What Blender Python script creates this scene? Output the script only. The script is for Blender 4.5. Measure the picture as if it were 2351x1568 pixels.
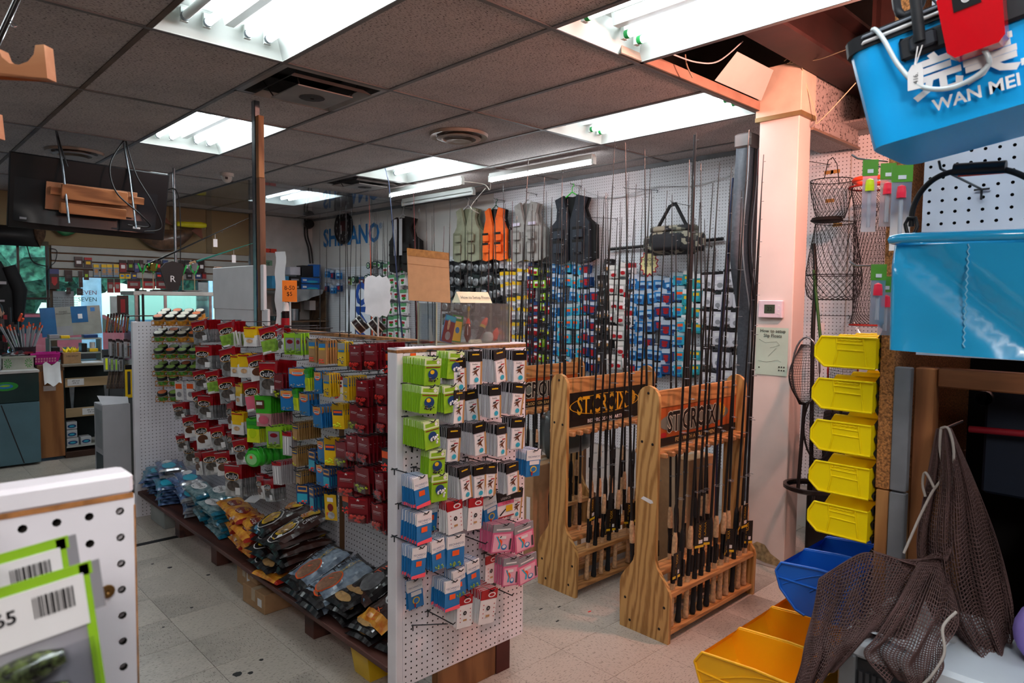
import bpy, math, random
from math import sin, cos, pi, radians, sqrt
from mathutils import Matrix, Vector, Euler
for o in list(bpy.data.objects): bpy.data.objects.remove(o)
SC = bpy.context.scene
rnd = random.Random(7)
# ------------------------------------------------------------------ camera
FPX, YAW, PITCH, ROLL = 1577., radians(46.37), radians(3.42), radians(.62)
CAM = Vector((0, 0, 1.6))
FW = Vector((cos(PITCH)*cos(YAW), cos(PITCH)*sin(YAW), -sin(PITCH)))
_r = Vector((sin(YAW), -cos(YAW), 0)); _u = _r.cross(FW)
RT = _r*cos(ROLL)+_u*sin(ROLL); UP = _u*cos(ROLL)-_r*sin(ROLL)
cd = bpy.data.cameras.new('camera'); cam = bpy.data.objects.new('camera', cd); SC.collection.objects.link(cam)
cd.sensor_width = 36; cd.lens = 36*FPX/2351; cd.clip_start = .02; cd.clip_end = 200
cam.matrix_world = Matrix(((RT.x, UP.x, -FW.x, 0), (RT.y, UP.y, -FW.y, 0), (RT.z, UP.z, -FW.z, 1.6), (0, 0, 0, 1)))
cd.dof.use_dof = True; cd.dof.focus_distance = 2.9; cd.dof.aperture_fstop = 9.0
SC.camera = cam
# ------------------------------------------------------------------ world, view, lamps
SC.view_settings.view_transform = 'Standard'; SC.view_settings.look = 'None'
SC.view_settings.exposure = 0.42; SC.view_settings.gamma = 1; SC.view_settings.use_curve_mapping = False
TUBE = 20.0                      # emission of the fluorescent tubes
W = bpy.data.worlds.new('world'); SC.world = W; W.use_nodes = True
bg = W.node_tree.nodes['Background']; sky = W.node_tree.nodes.new('ShaderNodeTexSky')
sky.sky_type = 'NISHITA'; sky.sun_elevation = radians(38); sky.sun_rotation = radians(200); sky.sun_disc = False
W.node_tree.links.new(sky.outputs[0], bg.inputs[0]); bg.inputs[1].default_value = .5
def lamp(name, kind, loc, energy, col, size=.3, rot=None, label=None):
    l = bpy.data.lights.new(name, kind); l.energy = energy; l.color = col
    if kind == 'AREA': l.size = size
    else: l.shadow_soft_size = size
    o = bpy.data.objects.new(name, l); SC.collection.objects.link(o); o.location = loc
    if rot: o.rotation_euler = rot
    return o
lamp('unseen_lamp', 'POINT', (3.3, .95, 2.62), 95, (1, .42, .31), .07)          # warm work lamp out of frame that tints the pillar
lamp('unseen_lamp', 'POINT', (-.6, -.9, 2.4), 60, (1, .93, .88), .3)  # neutral fill added behind the camera to brighten the right foreground
# ------------------------------------------------------------------ pixel -> world (places an object on its own plane)
def ray(x, y): return FW + RT*((x-1175.5)/FPX) - UP*((y-784)/FPX)
def pX(x, y, v): d = ray(x, y); return CAM + d*(v/d.x)
def pY(x, y, v): d = ray(x, y); return CAM + d*(v/d.y)
def pZ(x, y, v): d = ray(x, y); return CAM + d*((v-1.6)/d.z)
def pD(x, y, v): return CAM + ray(x, y)*v                 # v = distance along the view axis
# ------------------------------------------------------------------ materials
_M = {}
def _mat(name):
    m = bpy.data.materials.new(name); m.use_nodes = True; return m, m.node_tree.nodes, m.node_tree.links, m.node_tree.nodes['Principled BSDF']
def lin(c): return tuple((v/12.92 if v <= .04045 else ((v+.055)/1.055)**2.4) for v in c)
def hx(s): return lin(tuple(int(s[i:i+2], 16)/255 for i in (0, 2, 4)))
def M(name, col=None, rough=.55, metal=0, var=.12, scale=8, bump=0, alpha=1, trans=0, emit=0, spec=.5, coat=0, stretch=(1, 1, 1), col2=None, ior=1.45):
    """plain procedural material: base colour varied by noise, optional bump"""
    if name in _M: return _M[name]
    if isinstance(col, str): col = hx(col)
    if isinstance(col2, str): col2 = hx(col2)
    m, N, L, B = _mat(name)
    tc = N.new('ShaderNodeTexCoord'); mp = N.new('ShaderNodeMapping'); mp.inputs['Scale'].default_value = stretch
    nz = N.new('ShaderNodeTexNoise'); nz.inputs['Scale'].default_value = scale; nz.inputs['Detail'].default_value = 4
    L.new(tc.outputs['Object'], mp.inputs[0]); L.new(mp.outputs[0], nz.inputs[0])
    cr = N.new('ShaderNodeValToRGB'); e = cr.color_ramp.elements
    a = tuple(v*(1-var) for v in col); b = col2 or tuple(min(1, v*(1+var)) for v in col)
    e[0].color = (*a, 1); e[1].color = (*b, 1); e[0].position = .35; e[1].position = .65
    L.new(nz.outputs[0], cr.inputs[0]); L.new(cr.outputs[0], B.inputs['Base Color'])
    B.inputs['Roughness'].default_value = rough; B.inputs['Metallic'].default_value = metal
    B.inputs['Specular IOR Level'].default_value = spec; B.inputs['IOR'].default_value = ior
    B.inputs['Alpha'].default_value = alpha; B.inputs['Transmission Weight'].default_value = trans
    B.inputs['Coat Weight'].default_value = coat
    if emit: B.inputs['Emission Color'].default_value = (*col, 1); B.inputs['Emission Strength'].default_value = emit
    if bump:
        bp = N.new('ShaderNodeBump'); bp.inputs['Strength'].default_value = bump; bp.inputs['Distance'].default_value = .01
        L.new(nz.outputs[0], bp.inputs['Height']); L.new(bp.outputs[0], B.inputs['Normal'])
    _M[name] = m; return m
def MW(name, c1, c2, scale=6, axis='Z', rough=.5, coord='Object'):
    """wood: stretched, distorted bands along the axis"""
    if name in _M: return _M[name]
    m, N, L, B = _mat(name); tc = N.new('ShaderNodeTexCoord'); mp = N.new('ShaderNodeMapping')
    s = {'X': (.12, 1, 1), 'Y': (1, .12, 1), 'Z': (1, 1, .12)}[axis]; mp.inputs['Scale'].default_value = s
    L.new(tc.outputs[coord], mp.inputs[0])
    w = N.new('ShaderNodeTexWave'); w.bands_direction = 'DIAGONAL'; w.inputs['Scale'].default_value = scale; w.inputs['Distortion'].default_value = 9; w.inputs['Detail'].default_value = 3; w.inputs['Detail Scale'].default_value = .9
    nz = N.new('ShaderNodeTexNoise'); nz.inputs['Scale'].default_value = scale*14; nz.inputs['Detail'].default_value = 5
    L.new(mp.outputs[0], w.inputs[0]); L.new(mp.outputs[0], nz.inputs[0])
    mx = N.new('ShaderNodeMix'); mx.inputs[0].default_value = .4; L.new(w.outputs[1], mx.inputs[2]); L.new(nz.outputs[0], mx.inputs[3])
    cr = N.new('ShaderNodeValToRGB'); e = cr.color_ramp.elements; e[0].color = (*hx(c2), 1); e[1].color = (*hx(c1), 1); e[0].position = .2; e[1].position = .62
    L.new(mx.outputs[0], cr.inputs[0]); L.new(cr.outputs[0], B.inputs['Base Color']); B.inputs['Roughness'].default_value = rough
    bp = N.new('ShaderNodeBump'); bp.inputs['Strength'].default_value = .12; L.new(mx.outputs[0], bp.inputs['Height']); L.new(bp.outputs[0], B.inputs['Normal'])
    _M[name] = m; return m
def MCH(name, col, col2, vscale, thr=.25, rough=.6, coord='Object', big=None, stretch=(1, 1, 1), soot=0):
    """speckled surface (tiles): small dark flecks on a base, optional large stains"""
    if name in _M: return _M[name]
    m, N, L, B = _mat(name); tc = N.new('ShaderNodeTexCoord')
    src = N.new('ShaderNodeNewGeometry').outputs['Position'] if coord == 'World' else tc.outputs['Object']
    mp = N.new('ShaderNodeMapping'); mp.inputs['Scale'].default_value = stretch; L.new(src, mp.inputs[0])
    v = N.new('ShaderNodeTexNoise'); v.inputs['Scale'].default_value = vscale; v.inputs['Detail'].default_value = 2
    L.new(mp.outputs[0], v.inputs[0])
    cr = N.new('ShaderNodeValToRGB'); e = cr.color_ramp.elements; e[0].color = (*hx(col2), 1); e[1].color = (*hx(col), 1); e[0].position = thr; e[1].position = thr+.06
    L.new(v.outputs[0], cr.inputs[0]); out = cr.outputs[0]
    if big:
        n2 = N.new('ShaderNodeTexNoise'); n2.inputs['Scale'].default_value = big; n2.inputs['Detail'].default_value = 6; n2.inputs['Roughness'].default_value = .65; L.new(src, n2.inputs[0])
        r2 = N.new('ShaderNodeValToRGB'); g = r2.color_ramp.elements; g[0].color = (soot, soot, soot, 1); g[1].color = (1, 1, 1, 1); g[0].position = .33; g[1].position = .52
        L.new(n2.outputs[0], r2.inputs[0]); mx = N.new('ShaderNodeMix'); mx.data_type = 'RGBA'; mx.blend_type = 'MULTIPLY'; mx.inputs[0].default_value = 1
        L.new(out, mx.inputs[6]); L.new(r2.outputs[0], mx.inputs[7]); out = mx.outputs[2]
    L.new(out, B.inputs['Base Color']); B.inputs['Roughness'].default_value = rough
    _M[name] = m; return m
def MPEG(name, col, axes, pitch=.0254, r=.0034, rough=.5):
    """painted pegboard: rows of small holes darkened and dented (for boards too far to model hole by hole)"""
    if name in _M: return _M[name]
    m, N, L, B = _mat(name); g = N.new('ShaderNodeNewGeometry'); s = N.new('ShaderNodeSeparateXYZ'); L.new(g.outputs['Position'], s.inputs[0])
    d = []
    for a in axes:
        q = N.new('ShaderNodeMath'); q.operation = 'PINGPONG'; q.inputs[1].default_value = pitch/2; L.new(s.outputs[a], q.inputs[0])
        p2 = N.new('ShaderNodeMath'); p2.operation = 'POWER'; p2.inputs[1].default_value = 2; L.new(q.outputs[0], p2.inputs[0]); d.append(p2)
    ad = N.new('ShaderNodeMath'); L.new(d[0].outputs[0], ad.inputs[0]); L.new(d[1].outputs[0], ad.inputs[1])
    c = N.new('ShaderNodeMath'); c.operation = 'LESS_THAN'; c.inputs[1].default_value = r*r; L.new(ad.outputs[0], c.inputs[0])
    nz = N.new('ShaderNodeTexNoise'); nz.inputs['Scale'].default_value = 3; L.new(g.outputs['Position'], nz.inputs[0])
    cr = N.new('ShaderNodeValToRGB'); e = cr.color_ramp.elements; cc = hx(col); e[0].color = (*[v*.86 for v in cc], 1); e[1].color = (*cc, 1); L.new(nz.outputs[0], cr.inputs[0])
    mx = N.new('ShaderNodeMix'); mx.data_type = 'RGBA'; L.new(c.outputs[0], mx.inputs[0]); L.new(cr.outputs[0], mx.inputs[6]); mx.inputs[7].default_value = (.02, .018, .016, 1)
    L.new(mx.outputs[2], B.inputs['Base Color']); B.inputs['Roughness'].default_value = rough
    _M[name] = m; return m
def MCLEAR(name, tint=(1, 1, 1), fac=.12, rough=.05):
    """thin clear plastic or glass: mostly see-through, with a glossy film"""
    if name in _M: return _M[name]
    m, N, L, B = _mat(name); N.remove(B)
    t = N.new('ShaderNodeBsdfTransparent'); t.inputs[0].default_value = (*tint, 1); g = N.new('ShaderNodeBsdfGlossy'); g.inputs['Roughness'].default_value = rough
    g.inputs[0].default_value = (.9, .92, .95, 1)
    lw = N.new('ShaderNodeLayerWeight'); lw.inputs[0].default_value = .35; ad = N.new('ShaderNodeMath'); ad.operation = 'ADD'; ad.use_clamp = True; ad.inputs[1].default_value = fac
    ml = N.new('ShaderNodeMath'); ml.operation = 'MULTIPLY'; ml.inputs[1].default_value = .6; L.new(lw.outputs[0], ml.inputs[0]); L.new(ml.outputs[0], ad.inputs[0])
    nz = N.new('ShaderNodeTexNoise'); nz.inputs['Scale'].default_value = 25; bp = N.new('ShaderNodeBump'); bp.inputs['Strength'].default_value = .15; L.new(nz.outputs[0], bp.inputs['Height']); L.new(bp.outputs[0], g.inputs['Normal'])
    mx = N.new('ShaderNodeMixShader'); L.new(ad.outputs[0], mx.inputs[0]); L.new(t.outputs[0], mx.inputs[1]); L.new(g.outputs[0], mx.inputs[2])
    L.new(mx.outputs[0], N['Material Output'].inputs[0]); _M[name] = m; return m
def MEMIT(name, col, s):
    if name in _M: return _M[name]
    m, N, L, B = _mat(name); N.remove(B); e = N.new('ShaderNodeEmission'); e.inputs[0].default_value = (*col, 1); e.inputs[1].default_value = s
    L.new(e.outputs[0], N['Material Output'].inputs[0]); _M[name] = m; return m
# ------------------------------------------------------------------ mesh builder
class MB:
    def __init__(s): s.v = []; s.f = []; s.mi = []; s.mats = []; s.T = Matrix(); s.sm = []
    def _m(s, m):
        if m not in s.mats: s.mats.append(m)
        return s.mats.index(m)
    def add(s, vs, fs, m, smooth=False):
        b = len(s.v); s.v += [tuple(s.T @ Vector(p)) for p in vs]; k = s._m(m)
        for f in fs: s.f.append(tuple(b+i for i in f)); s.mi.append(k); s.sm.append(smooth)
        return s
    def at(s, loc=(0, 0, 0), rot=(0, 0, 0), sc=(1, 1, 1)):
        s.T = Matrix.LocRotScale(Vector(loc), Euler(rot), Vector(sc)); return s
    def quad(s, a, b, c, d, m): return s.add([a, b, c, d], [(0, 1, 2, 3)], m)
    def box(s, a, b, m):
        x0, y0, z0 = a; x1, y1, z1 = b
        return s.add([(x0, y0, z0), (x1, y0, z0), (x1, y1, z0), (x0, y1, z0), (x0, y0, z1), (x1, y0, z1), (x1, y1, z1), (x0, y1, z1)],
                     [(0, 3, 2, 1), (4, 5, 6, 7), (0, 1, 5, 4), (1, 2, 6, 5), (2, 3, 7, 6), (3, 0, 4, 7)], m)
    def cbox(s, c, d, m): return s.box([c[i]-d[i]/2 for i in range(3)], [c[i]+d[i]/2 for i in range(3)], m)
    def bbox(s, a, b, m, r=.004):
        """box with chamfered edges"""
        x0, y0, z0 = a; x1, y1, z1 = b; vs = []; 
        for z, e in ((z0, r), (z0+r, 0), (z1-r, 0), (z1, r)):
            q = r if e == 0 else 2*r
            q = r*(.0001 if e == 0 else 1)
            vs += [(x0+q+r, y0+q, z), (x1-q-r, y0+q, z), (x1-q, y0+q+r, z), (x1-q, y1-q-r, z), (x1-q-r, y1-q, z), (x0+q+r, y1-q, z), (x0+q, y1-q-r, z), (x0+q, y0+q+r, z)]
        fs = [tuple(range(7, -1, -1)), tuple(range(24, 32))]
        for k in range(3):
            for i in range(8): j = (i+1) % 8; fs.append((8*k+i, 8*k+j, 8*k+8+j, 8*k+8+i))
        return s.add(vs, fs, m)
    def tube(s, pts, r, m, n=6, caps=True, smooth=True):
        pts = [Vector(p) for p in pts]; k = len(pts); rs = r if isinstance(r, (list, tuple)) else [r]*k; vs = []; up = None
        for i, p in enumerate(pts):
            t = (pts[min(i+1, k-1)]-pts[max(i-1, 0)]); t = t.normalized() if t.length > 1e-9 else Vector((0, 0, 1))
            if up is None: up = Vector((0, 0, 1)) if abs(t.z) < .9 else Vector((1, 0, 0))
            a = t.cross(up); a = a.normalized() if a.length > 1e-6 else t.orthogonal().normalized(); b = t.cross(a).normalized(); up = -b if False else up
            for j in range(n): an = 2*pi*j/n; vs.append(tuple(p + a*(rs[i]*cos(an)) + b*(rs[i]*sin(an))))
        fs = [(i*n+j, i*n+(j+1) % n, (i+1)*n+(j+1) % n, (i+1)*n+j) for i in range(k-1) for j in range(n)]
        s.add(vs, fs, m, smooth)
        if caps: s_T = s.T; s.add(vs[:n], [tuple(range(n-1, -1, -1))], m); s.add(vs[-n:], [tuple(range(n))], m)
        return s
    def lathe(s, prof, m, n=16, smooth=True, mats=None):
        """prof: list of (radius, z); closed where radius is 0"""
        vs = []
        for (r, z) in prof:
            for j in range(n): an = 2*pi*j/n; vs.append((r*cos(an), r*sin(an), z))
        for i in range(len(prof)-1):
            ring = vs[i*n:(i+2)*n]
            s.add(ring, [(j, (j+1) % n, n+(j+1) % n, n+j) for j in range(n)], mats[i] if mats else m, smooth)
        return s
    def prism(s, poly, z0, z1, m, mside=None):
        n = len(poly); vs = [(x, y, z0) for x, y in poly]+[(x, y, z1) for x, y in poly]
        s.add(vs, [tuple(range(n-1, -1, -1)), tuple(range(n, 2*n))], m)
        s.add(vs, [(i, (i+1) % n, n+(i+1) % n, n+i) for i in range(n)], mside or m); return s
    def grid(s, fn, nu, nv, m, smooth=True, closed=False):
        vs = [fn(i/nu, j/nv) for j in range(nv+1) for i in range(nu+1)]
        fs = [(j*(nu+1)+i, j*(nu+1)+i+1, (j+1)*(nu+1)+i+1, (j+1)*(nu+1)+i) for j in range(nv) for i in range(nu)]
        if callable(m):
            for f in fs: s.add([vs[i] for i in f], [(0, 1, 2, 3)], m((f[0] % (nu+1))/nu, (f[0]//(nu+1))/nv), smooth)
        else: s.add(vs, fs, m, smooth)
        return s
    def text(s, txt, size, m, T=None, align='CENTER', sx=1, fn=None):
        """flat lettering in the XY plane; fn bends the letters on to a surface"""
        key = (txt, align)
        if key not in _TX:
            c = bpy.data.curves.new('t', 'FONT'); c.body = txt; c.align_x = align; c.align_y = 'CENTER'; c.resolution_u = 2
            o = bpy.data.objects.new('t', c); SC.collection.objects.link(o); bpy.context.view_layer.update()
            me = bpy.data.meshes.new_from_object(o.evaluated_get(bpy.context.evaluated_depsgraph_get()))
            _TX[key] = ([tuple(v.co) for v in me.vertices], [tuple(p.vertices) for p in me.polygons]); bpy.data.objects.remove(o); bpy.data.meshes.remove(me)
        V, Fc = _TX[key]; vs = [(x*size*sx, y*size, 0) for x, y, z in V]
        if fn: vs = [fn(*p) for p in vs]
        if T is not None: vs = [tuple(T @ Vector(p)) for p in vs]
        return s.add(vs, Fc, m)
    def mesh(s, name):
        me = bpy.data.meshes.new(name); me.from_pydata(s.v, [], s.f)
        for m in s.mats: me.materials.append(m)
        me.polygons.foreach_set('material_index', s.mi); me.polygons.foreach_set('use_smooth', s.sm); me.update(); return me
    def build(s, name, parent=None, loc=None, rot=None, label=None, cat=None, group=None, kind=None):
        return put(s.mesh(name), name, parent, loc, rot, label, cat, group, kind)
_TX = {}
def put(me, name, parent=None, loc=None, rot=None, label=None, cat=None, group=None, kind=None, scale=None):
    o = bpy.data.objects.new(name, me); SC.collection.objects.link(o)
    if parent is not None: o.parent = parent
    if loc is not None: o.location = loc
    if rot is not None: o.rotation_euler = rot if isinstance(rot, (tuple, list, Euler)) else (0, 0, rot)
    if scale is not None: o.scale = scale
    return tag(o, label, cat, group, kind)
def tag(o, label=None, cat=None, group=None, kind=None):
    if label: o['label'] = label
    if cat: o['category'] = cat
    if group: o['group'] = group
    if kind: o['kind'] = kind
    return o
def empty(name, loc=(0, 0, 0), rot=0, label=None, cat=None, group=None): return put(None, name, None, loc, rot, label, cat, group)
def dup(root, loc, rot=None, label=None, scale=None, group=None):
    r = root.copy(); SC.collection.objects.link(r); r.location = loc
    if rot is not None: r.rotation_euler = rot if isinstance(rot, (tuple, list, Euler)) else (0, 0, rot)
    if scale is not None: r.scale = scale
    if label: r['label'] = label
    if group: r['group'] = group
    for ch in KIDS.get(root.name, root.children):
        c = ch.copy(); SC.collection.objects.link(c); c.parent = r
        for g in ch.children: d = g.copy(); SC.collection.objects.link(d); d.parent = c
    return r
KIDS = {}
def adopt(c, p):
    """make a world-placed piece a part of its thing"""
    c.parent = p; c.matrix_parent_inverse = Matrix.LocRotScale(p.location, p.rotation_euler, p.scale).inverted()
    for k in ('label', 'category', 'group'):
        if k in c: del c[k]
    return c
ORD = ['first', 'second', 'third', 'fourth', 'fifth', 'sixth', 'seventh', 'eighth', 'ninth', 'tenth', 'eleventh', 'twelfth', 'thirteenth', 'fourteenth', 'fifteenth', 'sixteenth', 'seventeenth', 'eighteenth', 'nineteenth', 'twentieth', 'twenty-first', 'twenty-second', 'twenty-third', 'twenty-fourth', 'twenty-fifth', 'twenty-sixth', 'twenty-seventh', 'twenty-eighth', 'twenty-ninth', 'thirtieth']
def pegpanel(w, h, t, m, mh, pitch=.0254, r=.0035, x0=.0127, z0=.0127, n=8):
    """board in the XZ plane (front toward -Y) with real holes; mesh from (0,0,0) to (w,t,h)"""
    b = MB(); nx = int((w-x0)/pitch+.5); nz = int((h-z0)/pitch+.5); hp = pitch/2
    ex, ez = x0-hp, z0-hp; X1, Z1 = ex+nx*pitch, ez+nz*pitch
    V = []; Fq = []; Ft = []
    for i in range(nx):
        for k in range(nz):
            cx, cz = x0+i*pitch, z0+k*pitch; q = len(V)
            for j in range(8):
                an = pi/4*j; ux, uz = cos(an), sin(an); mxv = max(abs(ux), abs(uz)); V.append((cx+ux/mxv*hp, 0, cz+uz/mxv*hp))
            for j in range(8): an = pi/4*j; V.append((cx+cos(an)*r, 0, cz+sin(an)*r))
            for j in range(8): an = pi/4*j; V.append((cx+cos(an)*r, t, cz+sin(an)*r))
            for j in range(8): a = (j+1) % 8; Fq.append((q+j, q+a, q+8+a, q+8+j)); Ft.append((q+8+j, q+8+a, q+16+a, q+16+j))
    b.add(V, Fq, m); b.v = b.v; k0 = b._m(mh)
    for f in Ft: b.f.append(f); b.mi.append(k0); b.sm.append(True)
    if X1 < w-1e-5: b.quad((X1, 0, 0), (w, 0, 0), (w, 0, h), (X1, 0, h), m)
    if Z1 < h-1e-5: b.quad((0, 0, Z1), (X1, 0, Z1), (X1, 0, h), (0, 0, h), m)
    if ex > 1e-5: b.quad((0, 0, 0), (ex, 0, 0), (ex, 0, Z1), (0, 0, Z1), m)
    if ez > 1e-5: b.quad((ex, 0, 0), (X1, 0, 0), (X1, 0, ez), (ex, 0, ez), m)
    b.quad((0, 0, 0), (0, 0, h), (0, t, h), (0, t, 0), m); b.quad((w, 0, 0), (w, t, 0), (w, t, h), (w, 0, h), m)
    b.quad((0, 0, h), (w, 0, h), (w, t, h), (0, t, h), m); b.quad((0, 0, 0), (0, t, 0), (w, t, 0), (w, 0, 0), m)
    b.quad((0, t+.001, 0), (0, t+.001, h), (w, t+.001, h), (w, t+.001, 0), mh)
    return b
# ================================================================== room
H = 2.75; WX = 4.88; WY = 9.4; OX, OY = .943, 3.266
white = M('white_paint', 'e8e6ea', .45, var=.05); dark = M('black_void', '0a0a0b', .9, var=.2); black = M('black_plastic', '101113', .4, var=.2)
steel = M('zinc_steel', '8d959c', .35, 1, var=.15, scale=20); wire = M('dark_wire', '3a3d42', .4, .7)
cardb = M('cardboard', 'a88460', .8, var=.06, scale=30); brown_edge = M('fibreboard_edge', '8a5f3a', .8, var=.3, scale=60)
# floor: tiles of 12 inches over a dark bed
fb = MB(); fb.box((-3.2, -2.7, -.06), (WX+.1, WY+.1, -.0045), M('tile_bed', '2a2624', .9)); floor = fb.build('floor', kind='structure')
mt1 = MCH('vinyl_tile', 'b8aea3', '857b70', 210, .36, .38, 'World', .8, (1, .25, 1), .42); mt2 = MCH('vinyl_tile_light', 'bab0a5', '898075', 190, .36, .34, 'World', .9, (.3, 1, 1), .6)
tm = []
for m in (mt1, mt2):
    b = MB(); b.bbox((0, 0, -.0045), (.3035, .3035, 0), m, .0008); tm.append(b.mesh('floor_tile'))
tx0, ty0 = 2.903-.305*14, 1.75-.305*10; nt = 0; far = MB()
for i in range(0, 22):
    for k in range(0, 36):
        x, y = tx0+i*.305, ty0+k*.305
        if x > WX-.1 or y > WY-.05: continue
        vis = (x > .1 and x < 1.5 and 1.0 < y < 8.2 and y > x*.2) or (x > 1.9 and .3 < y < 4.2) or (x < 1.7 and 6 < y < 8)
        if vis and nt < 300: put(tm[(i+k) % 2], 'floor_tile', floor, (x, y, 0)); nt += 1
        else: far.box((x, y, -.0045), (x+.3035, y+.3035, 0), mt1)
far.build('outer_tiles', floor, kind='stuff')
# scuffs and dropped labels
gum = M('old_gum', '17181a', .5)
# ceiling: grid of tee bars with lay-in tiles
tile = MCH('ceiling_tile', 'b9afac', '4a4240', 75, .37, .9, 'Object', 2.0, (1, 3, 1), .8)
tee = M('tee_bar', '6b6968', .5, .2, var=.2, scale=5); teed = M('tee_bar_stained', '5a4c40', .6, var=.3, scale=4)
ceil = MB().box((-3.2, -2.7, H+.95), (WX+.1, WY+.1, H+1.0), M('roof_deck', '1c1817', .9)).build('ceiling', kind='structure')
def gx(i): return OX+.61*i
def gy(j): return OY+1.22*j
LIGHTS = {(0, -1): 1, (1, 1): 1, (4, -1): 1, (4, 1): 1, (2, -2): 1, (4, 3): 1, (1, 3): 1, (-3, -1): 0, (-3, 1): 1, (0, -4): 0, (-1, -3): 1}
HALF = {(1, 0), (4, 2)}; HOLE = {(3, -2), (4, -2), (5, -2), (3, -3), (4, -3), (5, -3), (2, -3)}
tiles = []
tb = MB(); tb.bbox((.006, .006, 0), (.604, 1.214, .014), tile, .002); tme = tb.mesh('ceiling_tile')
tb = MB(); tb.bbox((.006, .006, 0), (.604, .604, .014), tile, .002); tmh = tb.mesh('ceiling_tile')
for i in range(-7, 7):
    for j in range(-5, 6):
        x, y = gx(i), gy(j)
        if (i, j) in LIGHTS or (i, j) in HOLE or y > WY: continue
        if (i, j) in HALF: put(tmh, 'ceiling_tile', ceil, (x, y+.61, H+.002)); continue
        if (i, j) == (5, -1) or x+.61 > WX+.02: 
            b = MB(); b.box((.006, .006, 0), (min(.604, WX-x), 1.214, .014), tile); b.build('ceiling_tile', ceil, (x, y, H+.002)); continue
        if y+1.22 > WY+.02: b = MB(); b.box((.006, .006, 0), (.604, WY-y, .014), tile); b.build('ceiling_tile', ceil, (x, y, H+.002)); continue
        if x < -3.3: continue
        put(tme, 'ceiling_tile', ceil, (x, y, H+.002))
for i in range(-6, 7):
    y0 = gy(-1) if i in (4, 5, 6) else -2.6
    b = MB(); b.box((-.012, y0, -.004), (.012, WY, .002), teed if i == 0 else tee); b.box((-.0015, y0, 0), (.0015, WY, .03), tee); b.build('tee_bar', ceil, (gx(i), 0, H))
for j in range(-4, 6):
    x1 = gx(2) if j == -2 else WX
    b = MB(); b.box((-3.1, -.012, -.0045), (x1, .012, .0015), tee); b.box((-3.1, -.0015, 0), (x1, .0015, .03), tee); b.build('tee_bar', ceil, (0, gy(j), H))
for (i, j) in HALF: b = MB(); b.box((0, -.012, -.004), (.61, .012, .002), tee); b.build('tee_bar', ceil, (gx(i), gy(j)+.61, H))
# plenum over the open bay
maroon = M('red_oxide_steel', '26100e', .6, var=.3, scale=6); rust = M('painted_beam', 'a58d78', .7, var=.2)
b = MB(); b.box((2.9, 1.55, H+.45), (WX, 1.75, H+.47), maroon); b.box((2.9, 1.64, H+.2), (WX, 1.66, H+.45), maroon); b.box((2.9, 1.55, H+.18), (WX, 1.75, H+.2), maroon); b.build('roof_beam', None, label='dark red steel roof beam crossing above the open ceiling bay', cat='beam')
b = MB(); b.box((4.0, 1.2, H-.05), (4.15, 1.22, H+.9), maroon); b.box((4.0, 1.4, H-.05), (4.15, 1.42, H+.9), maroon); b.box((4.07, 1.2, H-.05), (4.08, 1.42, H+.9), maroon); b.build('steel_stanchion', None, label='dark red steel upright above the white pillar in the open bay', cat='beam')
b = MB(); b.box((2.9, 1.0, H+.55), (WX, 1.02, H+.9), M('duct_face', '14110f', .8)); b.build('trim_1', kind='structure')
def cable(name, pts, r, m, label, cat='cable', n=5, sub=8, group=None):
    P = [Vector(p) for p in pts]; out = []
    for i in range(len(P)-1):
        a, b_, c, d = P[max(i-1, 0)], P[i], P[i+1], P[min(i+2, len(P)-1)]
        for k in range(sub):
            t = k/sub; out.append(.5*((2*b_)+(c-a)*t+(2*a-5*b_+4*c-d)*t*t+(-a+3*b_-3*c+d)*t**3))
    out.append(P[-1]); return MB().tube(out, r, m, n).build(name, label=label, cat=cat, group=group)
grayw = M('grey_cable', 'b9bcc0', .5); blackw = M('black_cable', '0c0c0d', .45); cream = M('cream_cable', 'cbbf9f', .5); green = M('green_cord', '4fa53c', .5); teal = M('teal_thread', '2f7f6a', .5)
cable('loose_cable', [pY(1545, 125, 1.9), pY(1600, 143, 1.9), pY(1650, 140, 1.9), pY(1705, 95, 1.9)], .004, grayw, 'grey cable sagging across the open ceiling bay')
cable('loose_cable', [pY(1573, 125, 1.95), pY(1577, 150, 1.95), pY(1590, 178, 1.95)], .004, rust, 'short tan cable hanging down into the open ceiling bay')
# walls
peg = MPEG('pegboard_wall', 'dfe1e6', (1, 2)); wallm = M('wall_paint', 'c9c6c2', .7, var=.05, scale=2); tanw = M('tan_wall', '8b7a5a', .8, var=.12, scale=1.5)
b = MB(); b.box((WX, -2.7, -.05), (WX+.12, WY+.12, 3.7), wallm); b.build('wall_right', kind='structure')
b = MB(); b.box((-3.3, -2.8, -.05), (WX+.12, -2.7, 3.7), M('wall_unseen_dark', '5a5550', .8)); b.build('wall_back', kind='structure')  # back and left walls, out of view, coloured dark to cut fill light
b = MB(); b.box((-3.3, -2.7, -.05), (-3.2, WY+.12, 3.7), M('wall_unseen_dark', '5a5550', .8)); b.build('wall_left', kind='structure')
# pegboard sheets on the right wall: high sheets to y=5.41, low sheets beyond
n = 0
for (y0, y1, z0, z1) in ((-.6, .6, .3, 2.74), (.61, 1.82, .3, 2.74), (1.83, 3.04, .3, 2.74), (3.05, 4.2, .3, 2.74), (4.21, 5.41, .3, 2.74), (5.42, 6.6, .3, 2.09), (6.61, 7.6, .3, 2.07), (7.61, 9.0, .3, 2.03)):
    b = MB(); b.box((WX-.008, y0, z0), (WX-.001, y1, z1), peg); b.build('pegboard_sheet', bpy.data.objects['wall_right'])
b = MB(); b.box((WX-.03, 1.2, 2.72), (WX, WY, 2.76), M('edge_moulding', '6f7377', .5)); b.build('trim_2', kind='structure')
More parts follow.
